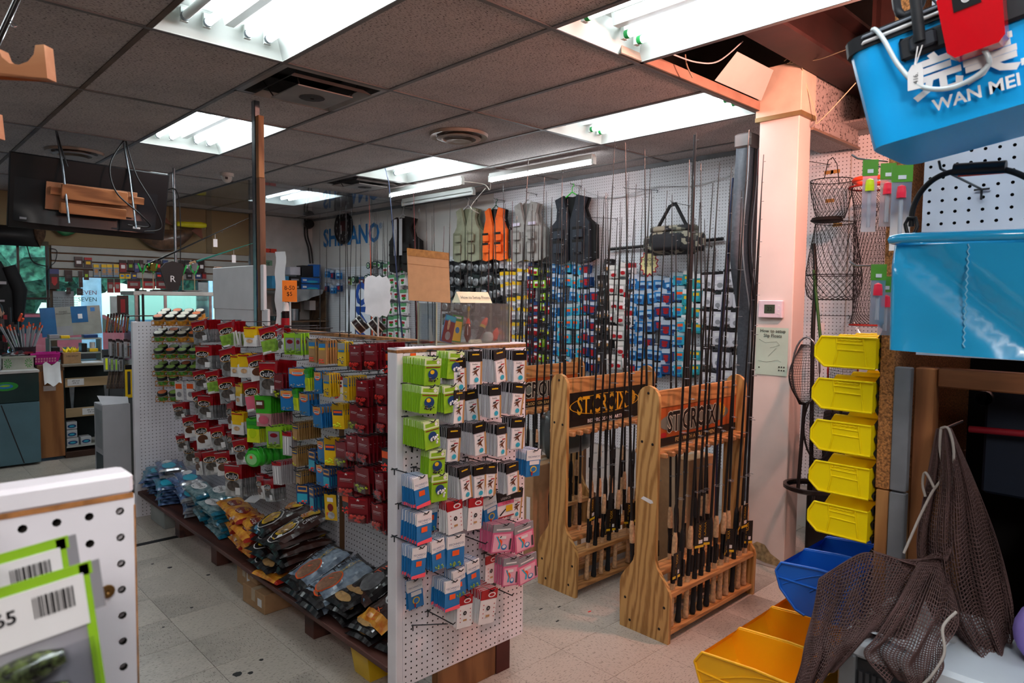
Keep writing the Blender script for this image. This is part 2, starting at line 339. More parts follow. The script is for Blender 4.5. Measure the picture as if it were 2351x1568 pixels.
# far wall: right grey part, tan band above slatwall, window openings
fw = empty('wall_far'); fw['kind'] = 'structure'
gw = M('grey_wall', 'b9bab8', .7, var=.06)
def fpx(x, y): p = pY(x, y, WY); return p.x, p.z
xa = pY(585, 600, WY).x; xb = pY(112, 600, WY).x
b = MB(); b.box((xa, WY, -.05), (WX, WY+.1, 2.8), gw); b.box((xa-.08, WY-.06, .9), (xa, WY+.1, 2.8), M('grey_wall_dark', '6c6c68', .7)); b.build('plaster_panel', fw); MB().box((-3.2, WY, 2.8), (WX, WY+.1, 3.72), gw).build('upper_panel', fw)
ztan = pY(300, 572, WY).z; zwin = pY(300, 640, WY).z; zsill = pY(300, 760, WY).z; xl = -3.2; zlt = pY(50, 562, WY).z
b = MB(); b.box((xl, WY, ztan), (xa, WY+.1, 2.8), tanw); b.box((xl, WY-.02, zlt), (xb, WY, zlt+.05), M('window_head', '4c4434', .7)); b.build('tan_panel', fw)
b = MB(); b.box((xl, WY, -.05), (xa, WY+.1, .95), M('low_wall', '3f4447', .8)); b.box((xb, WY, .95), (xb+.06, WY+.08, ztan), M('mullion', '5a4a38', .6)); b.build('low_panel', fw)
for xm in (pY(395, 600, WY).x, pY(478, 600, WY).x):
    b = MB(); b.box((xm-.02, WY-.01, ztan), (xm+.05, WY+.01, 2.75), M('mullion_tan', '776a50', .7)); b.build('tan_batten', fw)
# glass and bars
gl = MCLEAR('window_glass', (.66, .86, .9), .03)
w1 = MB().box((xl, WY+.05, .95), (xb, WY+.055, zlt), gl).build('window_1', kind='structure')
for k in range(9):
    xx = xb-.02-.27*k
    MB().box((xx-.012, WY-.01, .95), (xx+.012, WY+.015, zlt), black).build('window_bar', w1)
MB().box((xl, WY-.012, pY(50, 685, WY).z-.012), (xb, WY+.012, pY(50, 685, WY).z+.012), black).build('window_rail', w1)
w2 = MB().box((xb+.06, WY+.05, .95), (xa, WY+.055, zwin), gl).build('window_2', kind='structure')
for xx in (pY(318, 700, WY).x, pY(460, 700, WY).x): MB().box((xx-.02, WY+.02, .95), (xx+.02, WY+.08, zwin), black).build('window_frame', w2)
# slatwall panel
sw = M('slatwall_laminate', 'a3a6a2', .5, var=.05); slots = MB()
zs = [zwin+(ztan-zwin)*k/4 for k in range(5)]
slat = empty('slatwall', label='grey slatwall panel above the shop window, hung with tackle', cat='panel')
for k in range(4):
    MB().bbox((xb+.02, WY-.04, zs[k]+.008), (xa-.1, WY-.015, zs[k+1]-.008), sw, .004).build('slat', slat)
MB().box((xb+.02, WY-.015, zwin), (xa-.1, WY-.002, ztan), M('slat_groove', '6d4a2c', .6)).build('backing', slat)
# outdoors: lawn, road, trees, pole, cars
MB().box((-30, WY+.3, -.3), (25, 60, -.25), M('asphalt', '8c8f92', .9, var=.1)).build('ground', kind='structure')
leafm = M('tree_leaves', '4c7658', .8, var=.75, scale=7, bump=.5)
def tree(x, y, r, h, lab):
    t = empty('street_tree', (x, y, -.25), 0, lab, 'tree', 'trees across the road')
    MB().tube([(0, 0, 0), (0, 0, h*.6)], [.22, .12], M('bark', '3a3028', .9), 8).build('trunk', t)
    b = MB()
    for q in range(22):
        a, e, rr = rnd.uniform(0, 6.3), rnd.uniform(-.6, 1), rnd.uniform(.3, .55)*r; R0 = r*.75
        b.at((cos(a)*R0*cos(e), sin(a)*R0*cos(e), h*.62+sin(e)*R0), (rnd.random()*3, rnd.random()*3, 0)); 
        b.grid(lambda u, v: (lambda k: (cos(2*pi*u)*sin(pi*v)*k, sin(2*pi*u)*sin(pi*v)*k, cos(pi*v)*k))(rr*(1+.16*sin(9*u*6.28+q)*sin(7*v*3.14+q*2)+.1*sin(17*u*6.28)*sin(19*v))), 22, 14, leafm, False)
    b.build('crown', t)
for (x, y, r, h, l) in ((-9, 20, 2.6, 6, 'leafy green tree seen through the barred window'), (-3.6, 24, 2.7, 6.5, 'broad green tree behind the barred window, right of the first'), (2.4, 21, 2.6, 6.2, 'green tree outside behind the white pole'), (8.8, 25, 2.8, 6.5, 'green tree seen outside over the glass display case'), (17.5, 30, 3, 5.5, 'green tree outside beside the paper easel')): tree(x, y, r, h, l)
for xp, wd in ((pY(210, 690, 13).x, .16), (pY(484, 690, 15).x, .05)): MB().lathe([(wd, -.3), (wd*.8, 5), (0, 5)], M('pole_white', 'd9dcdc', .6), 10).build('utility_pole', None, (xp, 13 if wd > .1 else 15, 0), label='pale utility pole outside the shop window' if wd > .1 else 'thin sign pole outside by the glass case', cat='pole')
def car(x, y, m, lab):
    c = empty('parked_car', (x, y, -.25), 0, lab, 'car')
    pr = [(-2.1, .3), (2.1, .3), (2.15, .75), (1.5, .95), (.9, 1.4), (-.9, 1.42), (-1.5, 1.0), (-2.1, .9)]
    b = MB(); b.at((0, .8, 0), (pi/2, 0, 0)); b.prism(pr, 0, 1.6, m); b.build('body', c)
    b = MB(); b.at((0, .81, 0), (pi/2, 0, 0)); b.prism([(-1.3, 1.0), (1.3, .98), (.85, 1.34), (-.85, 1.36)], 0, 1.62, M('car_glass', '1a2226', .1)); b.build('windows', c)
    for wx in (-1.35, 1.35): b = MB(); b.at((0, 0, 0), (pi/2, 0, 0)); b.lathe([(0, -.85), (.33, -.85), (.33, .85), (0, .85)], black, 14); b.build('wheel', c, (wx, 0, .33))
car(.2, 14.5, M('car_white', 'dfe3e6', .3), 'white parked car seen low through the barred window'); car(3.4, 19.5, M('car_red', '8e2f33', .35), 'red parked car outside beyond the counter'); car(9.5, 17, M('car_silver', 'c9ced2', .3), 'silver parked car outside beyond the glass display case')
# ------------------------------------------------------------------ ceiling lights
tubem = MEMIT('lit_tube', (.90, .96, 1.0), TUBE); refl = M('white_enamel', 'b9bfbb', .35, var=.03); refl.node_tree.nodes['Principled BSDF'].inputs['Specular IOR Level'].default_value = .4
offt = M('unlit_tube', 'd3d8d8', .3, var=.05); grn = M('green_cap', '1c8a43', .5)
def troffer(i, j, tubes, lab):
    t = empty('ceiling_light', (gx(i), gy(j), H), 0, lab, 'ceiling light', 'recessed fluorescent ceiling lights')
    b = MB(); a = .015; q = .075; w, l, d = .61, 1.22, .11
    b.quad((a, a, 0), (w-a, a, 0), (w-q, .07, d), (q, .07, d), refl); b.quad((a, l-a, 0), (q, l-.07, d), (w-q, l-.07, d), (w-a, l-a, 0), refl)
    b.quad((a, a, 0), (q, .07, d), (q, l-.07, d), (a, l-a, 0), refl); b.quad((w-a, a, 0), (w-a, l-a, 0), (w-q, l-.07, d), (w-q, .07, d), refl)
    b.quad((q, .07, d), (w-q, .07, d), (w-q, l-.07, d), (q, l-.07, d), refl)
    b.box((0, 0, -.003), (w, a, .004), refl); b.box((0, l-a, -.003), (w, l, .004), refl); b.box((0, a, -.003), (a, l-a, .004), refl); b.box((w-a, a, -.003), (w, l-a, .004), refl)
    b.build('reflector', t)
    b = MB(); b.prism([(.27, d), (.285, .06), (.325, .06), (.34, d)], -l+.1, -.1, refl); [None]
    b.v = [(x, -z, y) for x, y, z in b.v]; b.build('ballast_cover', t)
    for k, on in enumerate(tubes):
        x = (.12, .215, .395, .49)[k]
        if on is None: continue
        b = MB(); b.tube([(x, .09, .055), (x, l-.09, .055)], .0165 if on else .018, tubem if on else offt, 10); b.build('tube', t)
        for yy in (.078, l-.078):
            b = MB(); b.cbox((x, yy, .065), (.03, .018, .06), refl); b.tube([(x, yy-.009 if yy > .5 else yy+.009, .055), (x, yy-.03 if yy > .5 else yy+.03, .055)], .0195, grn if (i >= 2 and j < 0) else steel, 10); b.build('lamp_holder', t)
    return t
troffer(0, -1, (0, 1, 1, 1), 'recessed ceiling light nearest the camera, left bay, with one dead tube'); troffer(2, -2, (1, None, 1, 1), 'largest recessed ceiling light beside the open ceiling bay')
troffer(1, 1, (1, 1, 1, 1), 'recessed ceiling light just left of the wooden post'); troffer(4, -1, (1, None, 1, 1), 'recessed ceiling light directly in front of the white pillar')
troffer(4, 1, (1, None, 1, None), 'recessed ceiling light left of the hanging tube lamps, yellowed reflector'); troffer(4, 3, (1, 1, 1, 1), 'recessed ceiling light behind the wooden post near the corner')
troffer(1, 3, (1, 1, 1, 1), 'recessed ceiling light half hidden by the hanging television'); troffer(-3, -1, (1, None, 1, None), 'unseen recessed ceiling light over the left counter, added for illumination'); troffer(-3, 1, (1, None, 1, None), 'recessed ceiling light near the barred window'); troffer(0, -4, (1, None, 1, None), 'unseen recessed ceiling light farthest behind the blue bags, added for illumination'); troffer(-1, -3, (1, 1, 1, 1), 'unseen ceiling light over the near white gondola end, added to brighten the foreground')  # all but the television one are unseen troffers added for illumination
def batten(p0, p1, on, lab):
    p0, p1 = Vector(p0), Vector(p1); t = empty('tube_lamp', p0, 0, lab, 'tube lamp', 'hanging tube lamps'); v = p1-p0; L_ = v.length; an = math.atan2(v.y, v.x)
    t.rotation_euler = (0, 0, an)
    MB().bbox((0, -.022, .018), (L_, .022, .06), refl).build('housing', t)
    MB().tube([(.01, 0, 0), (L_-.01, 0, 0)], .015, tubem if on else offt, 10).build('tube', t)
    for x in (0, L_): MB().cbox((x, 0, .01), (.02, .036, .055), refl).build('end_cap', t)
batten((4.1, 4.6, 2.66), (4.1, 3.42, 2.66), True, 'lit hanging tube lamp nearer the pillar'); batten((4.0, 6.03, 2.66), (4.0, 4.87, 2.66), True, 'lit hanging tube lamp left of its pair, over the black vest'); batten((4.43, 6.42, 2.65), (4.43, 5.22, 2.65), False, 'unlit hanging tube lamp above the khaki vest')
wc = M('white_cord', 'd5d2c8', .5)
cable('wiring', [(4.1, 4.6, 2.66), (4.2, 4.72, 2.6), (4.2, 4.8, 2.66), (4.0, 4.87, 2.67)], .004, wc, 'white cord looping between the two lit tube lamps'); cable('wiring', [(4.2, 4.78, 2.62), (4.42, 5.2, 2.56), (4.3, 5.1, 2.48), (4.4, 5.1, 2.44)], .004, wc, 'loose white cord bundle hanging at the end of the unlit tube lamp')
# ------------------------------------------------------------------ air diffusers
dm = M('diffuser_metal', '8a8480', .4, .3, var=.15, scale=5); soot = M('diffuser_soot', '1b1817', .7, var=.4)
def sqdiff(x, y, lab):
    t = empty('square_diffuser', (x, y, H), 0, lab, 'air vent', 'square air vents'); s_ = .3
    def ring(a, za, b_, zb, m):
        c = lambda r, z: [(-r, -r, z), (r, -r, z), (r, r, z), (-r, r, z)]; return MB().add(c(a, za)+c(b_, zb), [(i, (i+1) % 4, 4+(i+1) % 4, 4+i) for i in range(4)], m)
    ring(.3, -.004, .27, -.006, dm).build('frame', t); ring(.27, -.006, .17, .07, soot).build('throat', t)
    ring(.235, -.03, .2, .0, dm).add([(-.235, -.235, -.03), (.235, -.235, -.03), (.235, .235, -.03), (-.235, .235, -.03)], [], dm).build('cone', t)
    b = MB(); b.at((0, 0, -.045)); b.box((-.16, -.16, 0), (.16, .16, .006), dm); b.lathe([(.07, -.002), (.012, -.006), (.012, .0), (0, .0)], M('vent_hole', '2c2624', .6), 12); b.build('centre_plate', t)
    b = MB(); [b.tube([(sx*.15, sy*.15, -.04), (sx*.2, sy*.2, .06)], .004, soot, 5) for sx in (-1, 1) for sy in (-1, 1)]; b.box((-.26, -.26, .1), (.26, .26, .12), soot); b.build('hanger', t)
sqdiff(gx(1)+.305, gy(0)+.305, 'square metal air vent beside the near ceiling light, sooty edges'); sqdiff(gx(4)+.305, gy(2)+.305, 'square metal air vent in the far part of the ceiling')
for (x, y, lab) in ((3.08, 3.79, 'round cream air vent in the ceiling, centre of the shop'), (1.3, 6.45, 'round metal air vent above the hanging television')):
    t = empty('round_diffuser', (x, y, H), 0, lab, 'air vent', 'round air vents')
    cm = M('vent_cream', '97887a', .4, var=.1)
    MB().lathe([(.205, 0), (.2, -.02), (.16, -.012), (.13, .03)], cm, 32).build('rim', t); MB().lathe([(.155, -.03), (.12, -.035), (.1, 0)], cm, 32).build('cone', t); MB().lathe([(.09, -.05), (.05, -.048), (0, -.05)], cm, 24).build('centre_cap', t); MB().lathe([(.16, .02), (0, .02)], soot, 24).build('throat', t)
# pillar with wrapped head
pk = M('pillar_paint', 'd9cfca', .6, var=.05, scale=3)
cx0, cy0, cx1, cy1 = 3.96, 1.78, 4.12, 2.02
col = MB().bbox((cx0, cy0, 0), (cx1, cy1, H-.06), pk, .004).build('pillar', label='white painted square pillar with thermostat and float leaflet', cat='pillar')
MB().bbox((cx0-.015, cy0-.015, H-.06), (cx1+.02, cy1+.02, H+.24), M('head_board', 'd8c7b4', .7, var=.08), .003).build('head_box', col); MB().box((cx0-.02, cy0-.02, H-.07), (cx1+.02, cy1+.02, H-.045), M('brass_trim', '8d7a52', .5, .4)).build('trim_strip', col)
b = MB(); b.prism([(0, 0), (.09, .002), (.2, .012), (.2, .06), (.15, .09), (.1, .085), (.06, .05), (0, .03)], 0, .004, M('bare_plaster', '9a8a66', .9, var=.4, scale=40)); b.v = [(cx0-.003-z*.2, cy0+.02+x, .02+y*1.3) for x, y, z in b.v]; b.build('chipped_plaster', col)
MB().box((cx1+.02, 1.78, H-.11), (WX-.02, 1.795, H+.45), tile).box((cx1+.02, 1.795, H-.11), (WX-.02, 2.03, H-.095), tile).box((cx1, 1.765, H-.125), (WX-.02, 1.8, H-.11), M('angle_bar', '8a7666', .5)).build('bulkhead', label='boxed ceiling-tile bulkhead running from the pillar head to the wall', cat='bulkhead')
b = MB(); b.box((2.6, gy(-1)-.03, H-.004), (3.95, gy(-1)+.0, H+.002), teed); b.box((2.6, gy(-1)-.032, H), (3.95, gy(-1)-.028, H+.05), M('channel_metal', 'b08a78', .5, .2)); b.build('ceiling_channel', label='metal edge channel along the open ceiling bay', cat='channel')
MB().add([(3.4, 2.0, H+.05), (3.93, 2.0, H+.05), (3.87, 1.9, H+.19), (3.45, 1.9, H+.19)], [(0, 1, 2, 3)], refl).build('light_back', label='slanted white back plate of a ceiling light in the open bay', cat='plate')
# ================================================================== packets
def FT(x=0, y=0, z=0): return Matrix(((1, 0, 0, x), (0, 0, -1, y), (0, 1, 0, z), (0, 0, 0, 1)))      # text plane XY -> front face XZ
P = {}
def pm(n, c, r=.35, **k): return M('print_'+n, c, r, var=k.pop('var', .06), coat=k.pop('coat', .3), **k)
red, wht, blk, yel = pm('red', 'a3121f'), pm('white', 'e3e2e4'), pm('black', '141316'), pm('yellow', 'e2b81c')
lime, dgrn, blu, nav, ora = pm('lime', '8fc02a'), pm('green', '2f8f34'), pm('blue', '2275b5'), pm('navy', '1b3f74'), pm('orange', 'ee5a22')
cya, pnk, gry, silv = pm('cyan', '2fa9c6'), pm('pink', 'dd6c93'), pm('grey', '8d8c92'), M('foil_silver', 'b9bbbf', .25, .5, var=.3, scale=30)
tan_, cork, drk, neon = pm('kraft', 'b58a57'), M('cork', 'c29c76', .8, var=.25, scale=60), pm('dark_red', '7a0f1c'), M('neon_red_bead', 'ff3b30', .3, emit=0)
nyel, smoke, chrome = M('neon_yellow_bead', 'd7e526', .3), M('smoked_worms', '4b4440', .4, var=.5, scale=60), M('chrome_bead', 'c5c7cb', .15, 1)
mgr, lpink, dkgrey, brownb = pm('worm_green', '7da33b', var=.3, scale=40), pm('worm_pink', 'd5637a', var=.2), pm('dark_grey', '35363a'), pm('brown', '5d3522')
clearp = MCLEAR('clear_pouch', (.93, .94, .96), .06, .12); bubble = MCLEAR('blister_plastic', (.9, .9, .92), .08, .05)
def layers(b, w, h, L, y0):
    y = y0
    for q in L:
        y -= .0004; k = q[0]
        if k == 'r': _, x0, z0, x1, z1, m = q; b.quad(((x0-.5)*w, y, -z1*h), ((x1-.5)*w, y, -z1*h), ((x1-.5)*w, y, -z0*h), ((x0-.5)*w, y, -z0*h), m)
        elif k == 'e': _, cx, cz, rx, rz, m = q; b.add([((cx-.5)*w+cos(a*pi/7)*rx*w, y, -cz*h+sin(a*pi/7)*rz*h) for a in range(14)], [tuple(range(14))], m)
        elif k == 'p': b.add([((x-.5)*w, y, -z*h) for x, z in q[1]], [tuple(range(len(q[1])))], q[2])
        elif k == 'b':
            _, cx, cz, r, m = q; X, Z = (cx-.5)*w, -cz*h; b.add([(X+r, y, Z), (X-r, y, Z), (X, y, Z+r), (X, y, Z-r), (X, y-r, Z), (X+r*.7, y-r*.5, Z+r*.7), (X-r*.7, y-r*.5, Z+r*.7), (X-r*.7, y-r*.5, Z-r*.7), (X+r*.7, y-r*.5, Z-r*.7)], [(4, 5, 0, 8), (4, 8, 3, 7), (4, 7, 1, 6), (4, 6, 2, 5)], m, True)
        elif k == 't': _, t, cx, cz, s, m, sx = q; b.text(t, s, m, FT((cx-.5)*w, y, -cz*h), sx=sx)
    return y
def card(w, h, t, m, L=(), edge=None):
    b = MB(); b.box((-w/2, -t/2, -h), (w/2, t/2, 0), m)
    if edge:
        for i in range(len(b.mi)-6, len(b.mi)): b.mi[i] = b._m(edge) if (i-len(b.mi)+6) in (2, 3, 4, 5) and i-len(b.mi)+6 != 2 else b.mi[i]
    layers(b, w, h, L, -t/2); return b
def sack(w, h, t, mtop, mbot, cut=.38):
    """soft foil bag hung from its top edge"""
    b = MB(); nu, nv = 4, 7
    def f(u, v, s): x = (u-.5)*w*(1-.06*sin(pi*v)); bul = max(0, sin(pi*min(1, max(0, (v-.18)/.8))))**.7*(1-abs(2*u-1)**3); return (x, s*(.0012+t*.5*bul), -v*h)
    b.grid(lambda u, v: f(u, v, -1), nu, nv, lambda u, v: mtop if v+.01 < cut else mbot); b.grid(lambda u, v: f(1-u, v, 1), nu, nv, lambda u, v: mtop if v+.01 < cut else silv)
    return b
import functools
def beads(n, m, z0=.78, z1=.95, r=.0032, seed=1, x0=.15, x1=.85): q = random.Random(seed); return [('b', q.uniform(x0, x1), q.uniform(z0, z1), r, m) for _ in range(n)]
def spec(kind):
    """returns (w, h, pitch, base_builder, header(part)|None, print layers, description, name, category)"""
    K = kind
    if K.startswith('gulp'):
        c = {'gulpd': smoke, 'gulpg': mgr, 'gulpp': lpink, 'gulpb': brownb}[K]
        L = [('e', .5, .66, .33, .16, c), ('r', .62, .70, .9, .92, wht), ('e', .48, .36, .40, .135, pm('ring', 'c7892e')), ('e', .48, .36, .37, .115, blk), ('t', 'Gulp!', .48, .365, .036, wht, .95), ('r', .1, .02, .9, .05, silv)]
        if K in ('gulpg', 'gulpp'): L[0] = ('p', [(.06, .5), (.94, .5), (.9, .94), (.08, .94)], c); L[1] = ('r', .1, .9, .5, .96, wht)
        return (.1, .15, .013, lambda: sack(.1, .15, .011, red, silv if K == 'gulpd' else wht), L, 'red foil bait bag, ' + {'gulpd': 'dark worms', 'gulpg': 'lime worms', 'gulpp': 'pink worms', 'gulpb': 'brown worms'}[K], 'bait_bag')
    D = {
    'yellowbag': (.075, .125, .011, lambda: sack(.075, .125, .007, yel, wht, .3), [('r', .15, .4, .85, .55, yel), ('e', .5, .72, .25, .1, cork), ('r', .1, .05, .9, .1, red)], 'yellow and white bait pouch', 'bait_pouch'),
    'greenclam': (.075, .145, .018, lambda: card(.075, .145, .004, lime), [('r', .1, .2, .9, .95, clearp), ('r', .14, .22, .86, .8, gry), ('e', .5, .4, .25, .1, drk)]+beads(12, mgr, .7, .93, .005, 3), 'lime soft bait card', 'soft_bait_card'),
    'beadbox': (.07, .15, .012, lambda: card(.07, .15, .003, tan_), [('r', 0, 0, 1, .12, clearp), ('r', .08, .13, .92, .3, blu), ('r', .12, .31, .88, .4, yel), ('r', .1, .42, .9, .72, tan_)]+beads(14, neon, .78, .95, .004, 4), 'amber pouch of red beads', 'bead_pouch'),
    'yellowcard': (.065, .145, .012, lambda: card(.065, .145, .003, yel), [('r', .05, .05, .95, .3, gry), ('r', .12, .33, .88, .42, blu)]+beads(8, chrome, .6, .9, .005, 5), 'yellow jig head pouch', 'jig_pouch'),
    'yellowjig': (.065, .15, .012, lambda: card(.065, .15, .003, yel), [('r', 0, .0, 1, .28, clearp), ('r', .1, .24, .9, .45, nav), ('r', .15, .28, .85, .36, ora)]+beads(9, nyel, .7, .93, .006, 6), 'yellow card, neon yellow jigs', 'jig_card'),
    'redcard': (.085, .15, .019, lambda: card(.085, .15, .004, drk).box((-.036, -.016, -.148), (.036, -.002, -.098), bubble), [('r', .1, .05, .9, .1, red), ('t', '★', .5, .12, .02, wht, 1), ('r', .15, .3, .85, .315, wht), ('r', .15, .35, .75, .362, wht), ('r', .15, .41, .85, .42, gry)]+beads(13, neon, .72, .95, .0085, 7), 'dark red card, neon red jigs', 'jig_blister'),
    'redyellow': (.085, .15, .019, lambda: card(.085, .15, .004, drk).box((-.036, -.016, -.148), (.036, -.002, -.098), bubble), [('r', .15, .3, .85, .315, wht), ('r', .15, .35, .75, .362, wht)]+beads(10, nyel, .72, .95, .008, 8), 'dark red card, neon yellow jigs', 'jig_blister'),
    'bluecard': (.085, .13, .013, lambda: card(.085, .13, .003, blu), [('r', .05, .03, .95, .3, pm('amber', 'd99a4e')), ('e', .5, .27, .36, .14, ora), ('r', .2, .2, .8, .32, wht), ('r', .24, .23, .76, .27, nav)]+beads(9, chrome, .82, .95, .004, 9), 'blue pouch, chrome beads', 'jig_pouch'),
    'darkblue': (.065, .13, .013, lambda: card(.065, .13, .003, nav), [('r', .1, .06, .9, .35, pm('amber', 'd99a4e')), ('r', .16, .12, .84, .26, nav), ('r', .08, .45, .92, .9, cya)]+beads(7, neon, .78, .94, .005, 10), 'navy pouch, red beads', 'jig_pouch'),
    'whitecard': (.06, .15, .012, lambda: card(.06, .15, .003, wht), [('r', 0, .0, 1, .14, red), ('r', .15, .2, .85, .3, dkgrey), ('e', .75, .38, .12, .05, red)]+beads(4, nyel, .6, .75, .005, 11)+beads(4, neon, .72, .9, .005, 12), 'tall white bead card', 'bead_card'),
    'tealcraw': (.085, .15, .012, lambda: sack(.085, .15, .008, cya, silv, .45), [('r', .2, .1, .8, .2, wht), ('r', .3, .22, .75, .27, yel), ('e', .5, .68, .3, .18, pm('craw', '6b7a6a', var=.4)), ('r', .6, .8, .9, .93, wht)], 'teal craw bait bag', 'bait_bag'),
    'greenpink': (.09, .17, .013, lambda: sack(.09, .17, .008, pm('vivid_green', '43b02a'), pm('clear_pink', 'c98d92'), .5), [('r', .1, .15, .6, .42, brownb), ('r', .15, .2, .5, .3, wht), ('r', .1, .6, .3, .85, wht), ('e', .5, .78, .3, .14, lpink)], 'green topped bag, pink worms', 'worm_bag'),
    'greengrub': (.07, .15, .01, lambda: sack(.07, .15, .007, pm('vivid_green', '43b02a'), nyel, .35), [('r', .1, .1, .9, .25, dgrn), ('e', .5, .6, .3, .2, pm('chartreuse', 'b9d418'))], 'chartreuse grub bag', 'grub_bag'),
    'greenjar': (.075, .1, .035, lambda: MB(), [], 'round green lidded bait tub', 'bait_tub'),
    'clearred': (.042, .15, .009, lambda: card(.042, .15, .002, M('clear_sleeve', 'b5b3b8', .2, var=.2)), [('r', 0, 0, 1, .16, red), ('r', .3, .2, .7, .95, wht), ('r', .45, .2, .55, .95, gry)], 'slim clear sleeve, red top', 'rig_sleeve'),
    'tan': (.05, .11, .010, lambda: card(.05, .11, .002, M('amber_pouch', 'a8834e', .25, var=.3)), [('r', 0, 0, 1, .12, clearp), ('r', .08, .14, .92, .32, nav), ('r', .14, .18, .86, .24, yel), ('r', .2, .4, .8, .9, tan_)]+beads(3, nyel, .8, .92, .004, 13), 'small amber pouch, blue label', 'amber_pouch'),
    'exact': (.072, .165, .0095, lambda: card(.072, .165, .002, M('clear_white_card', 'c9c7cf', .25, var=.05)), [('r', 0, 0, 1, .3, blk), ('r', .2, .07, .75, .11, yel), ('r', .05, .33, .86, .98, wht), ('r', .86, .3, 1, 1, tan_), ('t', 'Exafish', .42, .38, .011, dkgrey, 1), ('r', .5, .44, .8, .475, red), ('p', [(.15, .62), (.45, .56), (.8, .5), (.55, .62), (.68, .76), (.45, .66), (.25, .73), (.38, .63)], brownb), ('e', .55, .85, .17, .075, cya), ('p', [(.25, .5), (.55, .47), (.5, .53), (.3, .55)], dkgrey)], 'white card, black header, cyan disc', 'rig_card'),
    'greenblack': (.086, .125, .0085, lambda: card(.086, .125, .0025, lime, (), None), [('r', .02, .0, .98, .26, pm('pale_green', 'd6e6b8')), ('r', .08, .06, .92, .2, lime), ('e', .8, .13, .1, .065, wht), ('r', .06, .3, .94, .335, drk), ('e', .5, .58, .3, .2, nav), ('e', .45, .5, .13, .08, yel)]+beads(14, blk, .68, .86, .004, 14, .2, .8), 'lime card, black beads', 'float_stop_card'),
    'greenwhite': (.086, .13, .0085, lambda: card(.086, .13, .0025, lime), [('r', .02, .0, .98, .26, pm('pale_green', 'd6e6b8')), ('r', .08, .06, .92, .2, lime), ('e', .8, .13, .1, .065, wht), ('r', .06, .3, .94, .335, drk), ('e', .5, .55, .28, .18, nav)]+beads(14, wht, .55, .82, .0055, 15, .2, .8), 'lime card, white beads', 'bead_card_green'),
    'blueorange': (.075, .145, .0095, lambda: card(.075, .145, .002, blu), [('r', 0, 0, 1, .38, wht), ('t', 'TECHNICO', .5, .25, .0135, nav, .95), ('t', 'TACKLE', .5, .33, .009, blu, 1), ('r', .28, .45, .68, .62, ora), ('p', [(.0, .9), (1, .86), (1, 1), (0, 1)], pm('hot_pink', 'ff5a6a'))], 'white and blue card, pink base', 'float_rig_card'),
    'bluegreen': (.075, .145, .0095, lambda: card(.075, .145, .002, blu), [('r', 0, 0, 1, .38, wht), ('t', 'TECHNICO', .5, .25, .0135, nav, .95), ('t', 'TACKLE', .5, .33, .009, blu, 1), ('r', .28, .45, .68, .62, ora)]+beads(14, mgr, .8, .95, .004, 16), 'white and blue card, green beads', 'float_rig_card'),
    'bluering': (.075, .145, .0095, lambda: card(.075, .145, .002, blu), [('r', 0, 0, 1, .38, wht), ('t', 'TECHNICO', .5, .25, .0135, nav, .95), ('r', .2, .4, .9, .55, wht), ('e', .5, .72, .24, .13, yel), ('e', .5, .72, .17, .09, blu), ('r', .35, .8, .45, .95, red)], 'white and blue card, yellow ring', 'float_rig_card'),
    'redwhite': (.083, .16, .009, lambda: card(.083, .16, .002, wht), [('r', 0, 0, 1, .27, red), ('e', .65, .15, .24, .075, wht), ('e', .65, .15, .17, .045, red), ('e', .5, .53, .12, .07, blk), ('e', .5, .53, .05, .03, gry), ('r', .38, .72, .62, .78, tan_)]+[('r', x, z, x+.06, z+.03, red) for x in (.15, .8) for z in (.4, .52, .64, .76)], 'white card, red header', 'swivel_card'),
    'pink': (.088, .15, .009, lambda: card(.088, .15, .002, pnk), [('r', 0, 0, 1, .27, gry), ('r', .15, .15, .85, .2, wht), ('r', .06, .34, .9, .95, pm('pale_pink', 'eba9bd')), ('p', [(.15, .4), (.28, .42), (.45, .65), (.4, .85), (.3, .85), (.35, .66)], cya), ('p', [(.22, .4), (.3, .42), (.5, .6), (.45, .8), (.42, .66)], ora), ('e', .6, .8, .14, .1, blu), ('e', .6, .78, .09, .06, wht), ('r', .3, .4, .65, .5, wht), ('r', .84, .5, .93, .9, dkgrey)], 'pink card, grey header', 'line_stopper_card'),
    'leijie': (.095, .14, .012, lambda: card(.095, .14, .003, wht), [('r', 0, 0, 1, .36, blk), ('t', 'LEIJIECE', .5, .25, .017, wht, 1), ('r', .0, .36, 1, .5, pnk), ('t', '小配件', .55, .43, .017, red, 1), ('r', .5, .54, .9, .78, yel), ('p', [(.1, .85), (.45, .65), (.5, .68), (.16, .9)], blk), ('r', .02, .93, .98, .98, red)], 'black and white accessory card', 'accessory_card'),
    'blackcard': (.08, .09, .012, lambda: card(.08, .09, .002, blk), [('r', .2, .3, .5, .55, gry), ('r', .55, .35, .75, .5, red)], 'small black accessory card', 'accessory_card'),
    'yellowred': (.06, .17, .01, lambda: card(.06, .17, .002, yel), [('r', .25, .12, .75, .28, wht), ('e', .5, .5, .25, .15, drk), ('r', .15, .7, .45, .82, ora), ('e', .55, .8, .3, .14, silv)], 'tall yellow card with red flasher', 'flasher_card'),
    'pale': (.055, .13, .01, lambda: card(.055, .13, .002, wht), [('r', .05, 0, .95, .1, clearp), ('r', .1, .14, .9, .4, ora), ('e', .5, .7, .3, .14, gry)], 'small pale lure card', 'lure_card'),
    'neonhang': (.06, .13, .01, lambda: card(.06, .13, .002, dkgrey), [('r', .05, .1, .95, .4, ora)]+beads(10, neon, .6, .92, .006, 17), 'neon orange tagged card', 'lure_card'),
    }
    return (D[K][0], D[K][1], D[K][2], D[K][3], D[K][4], D[K][5], D[K][6])
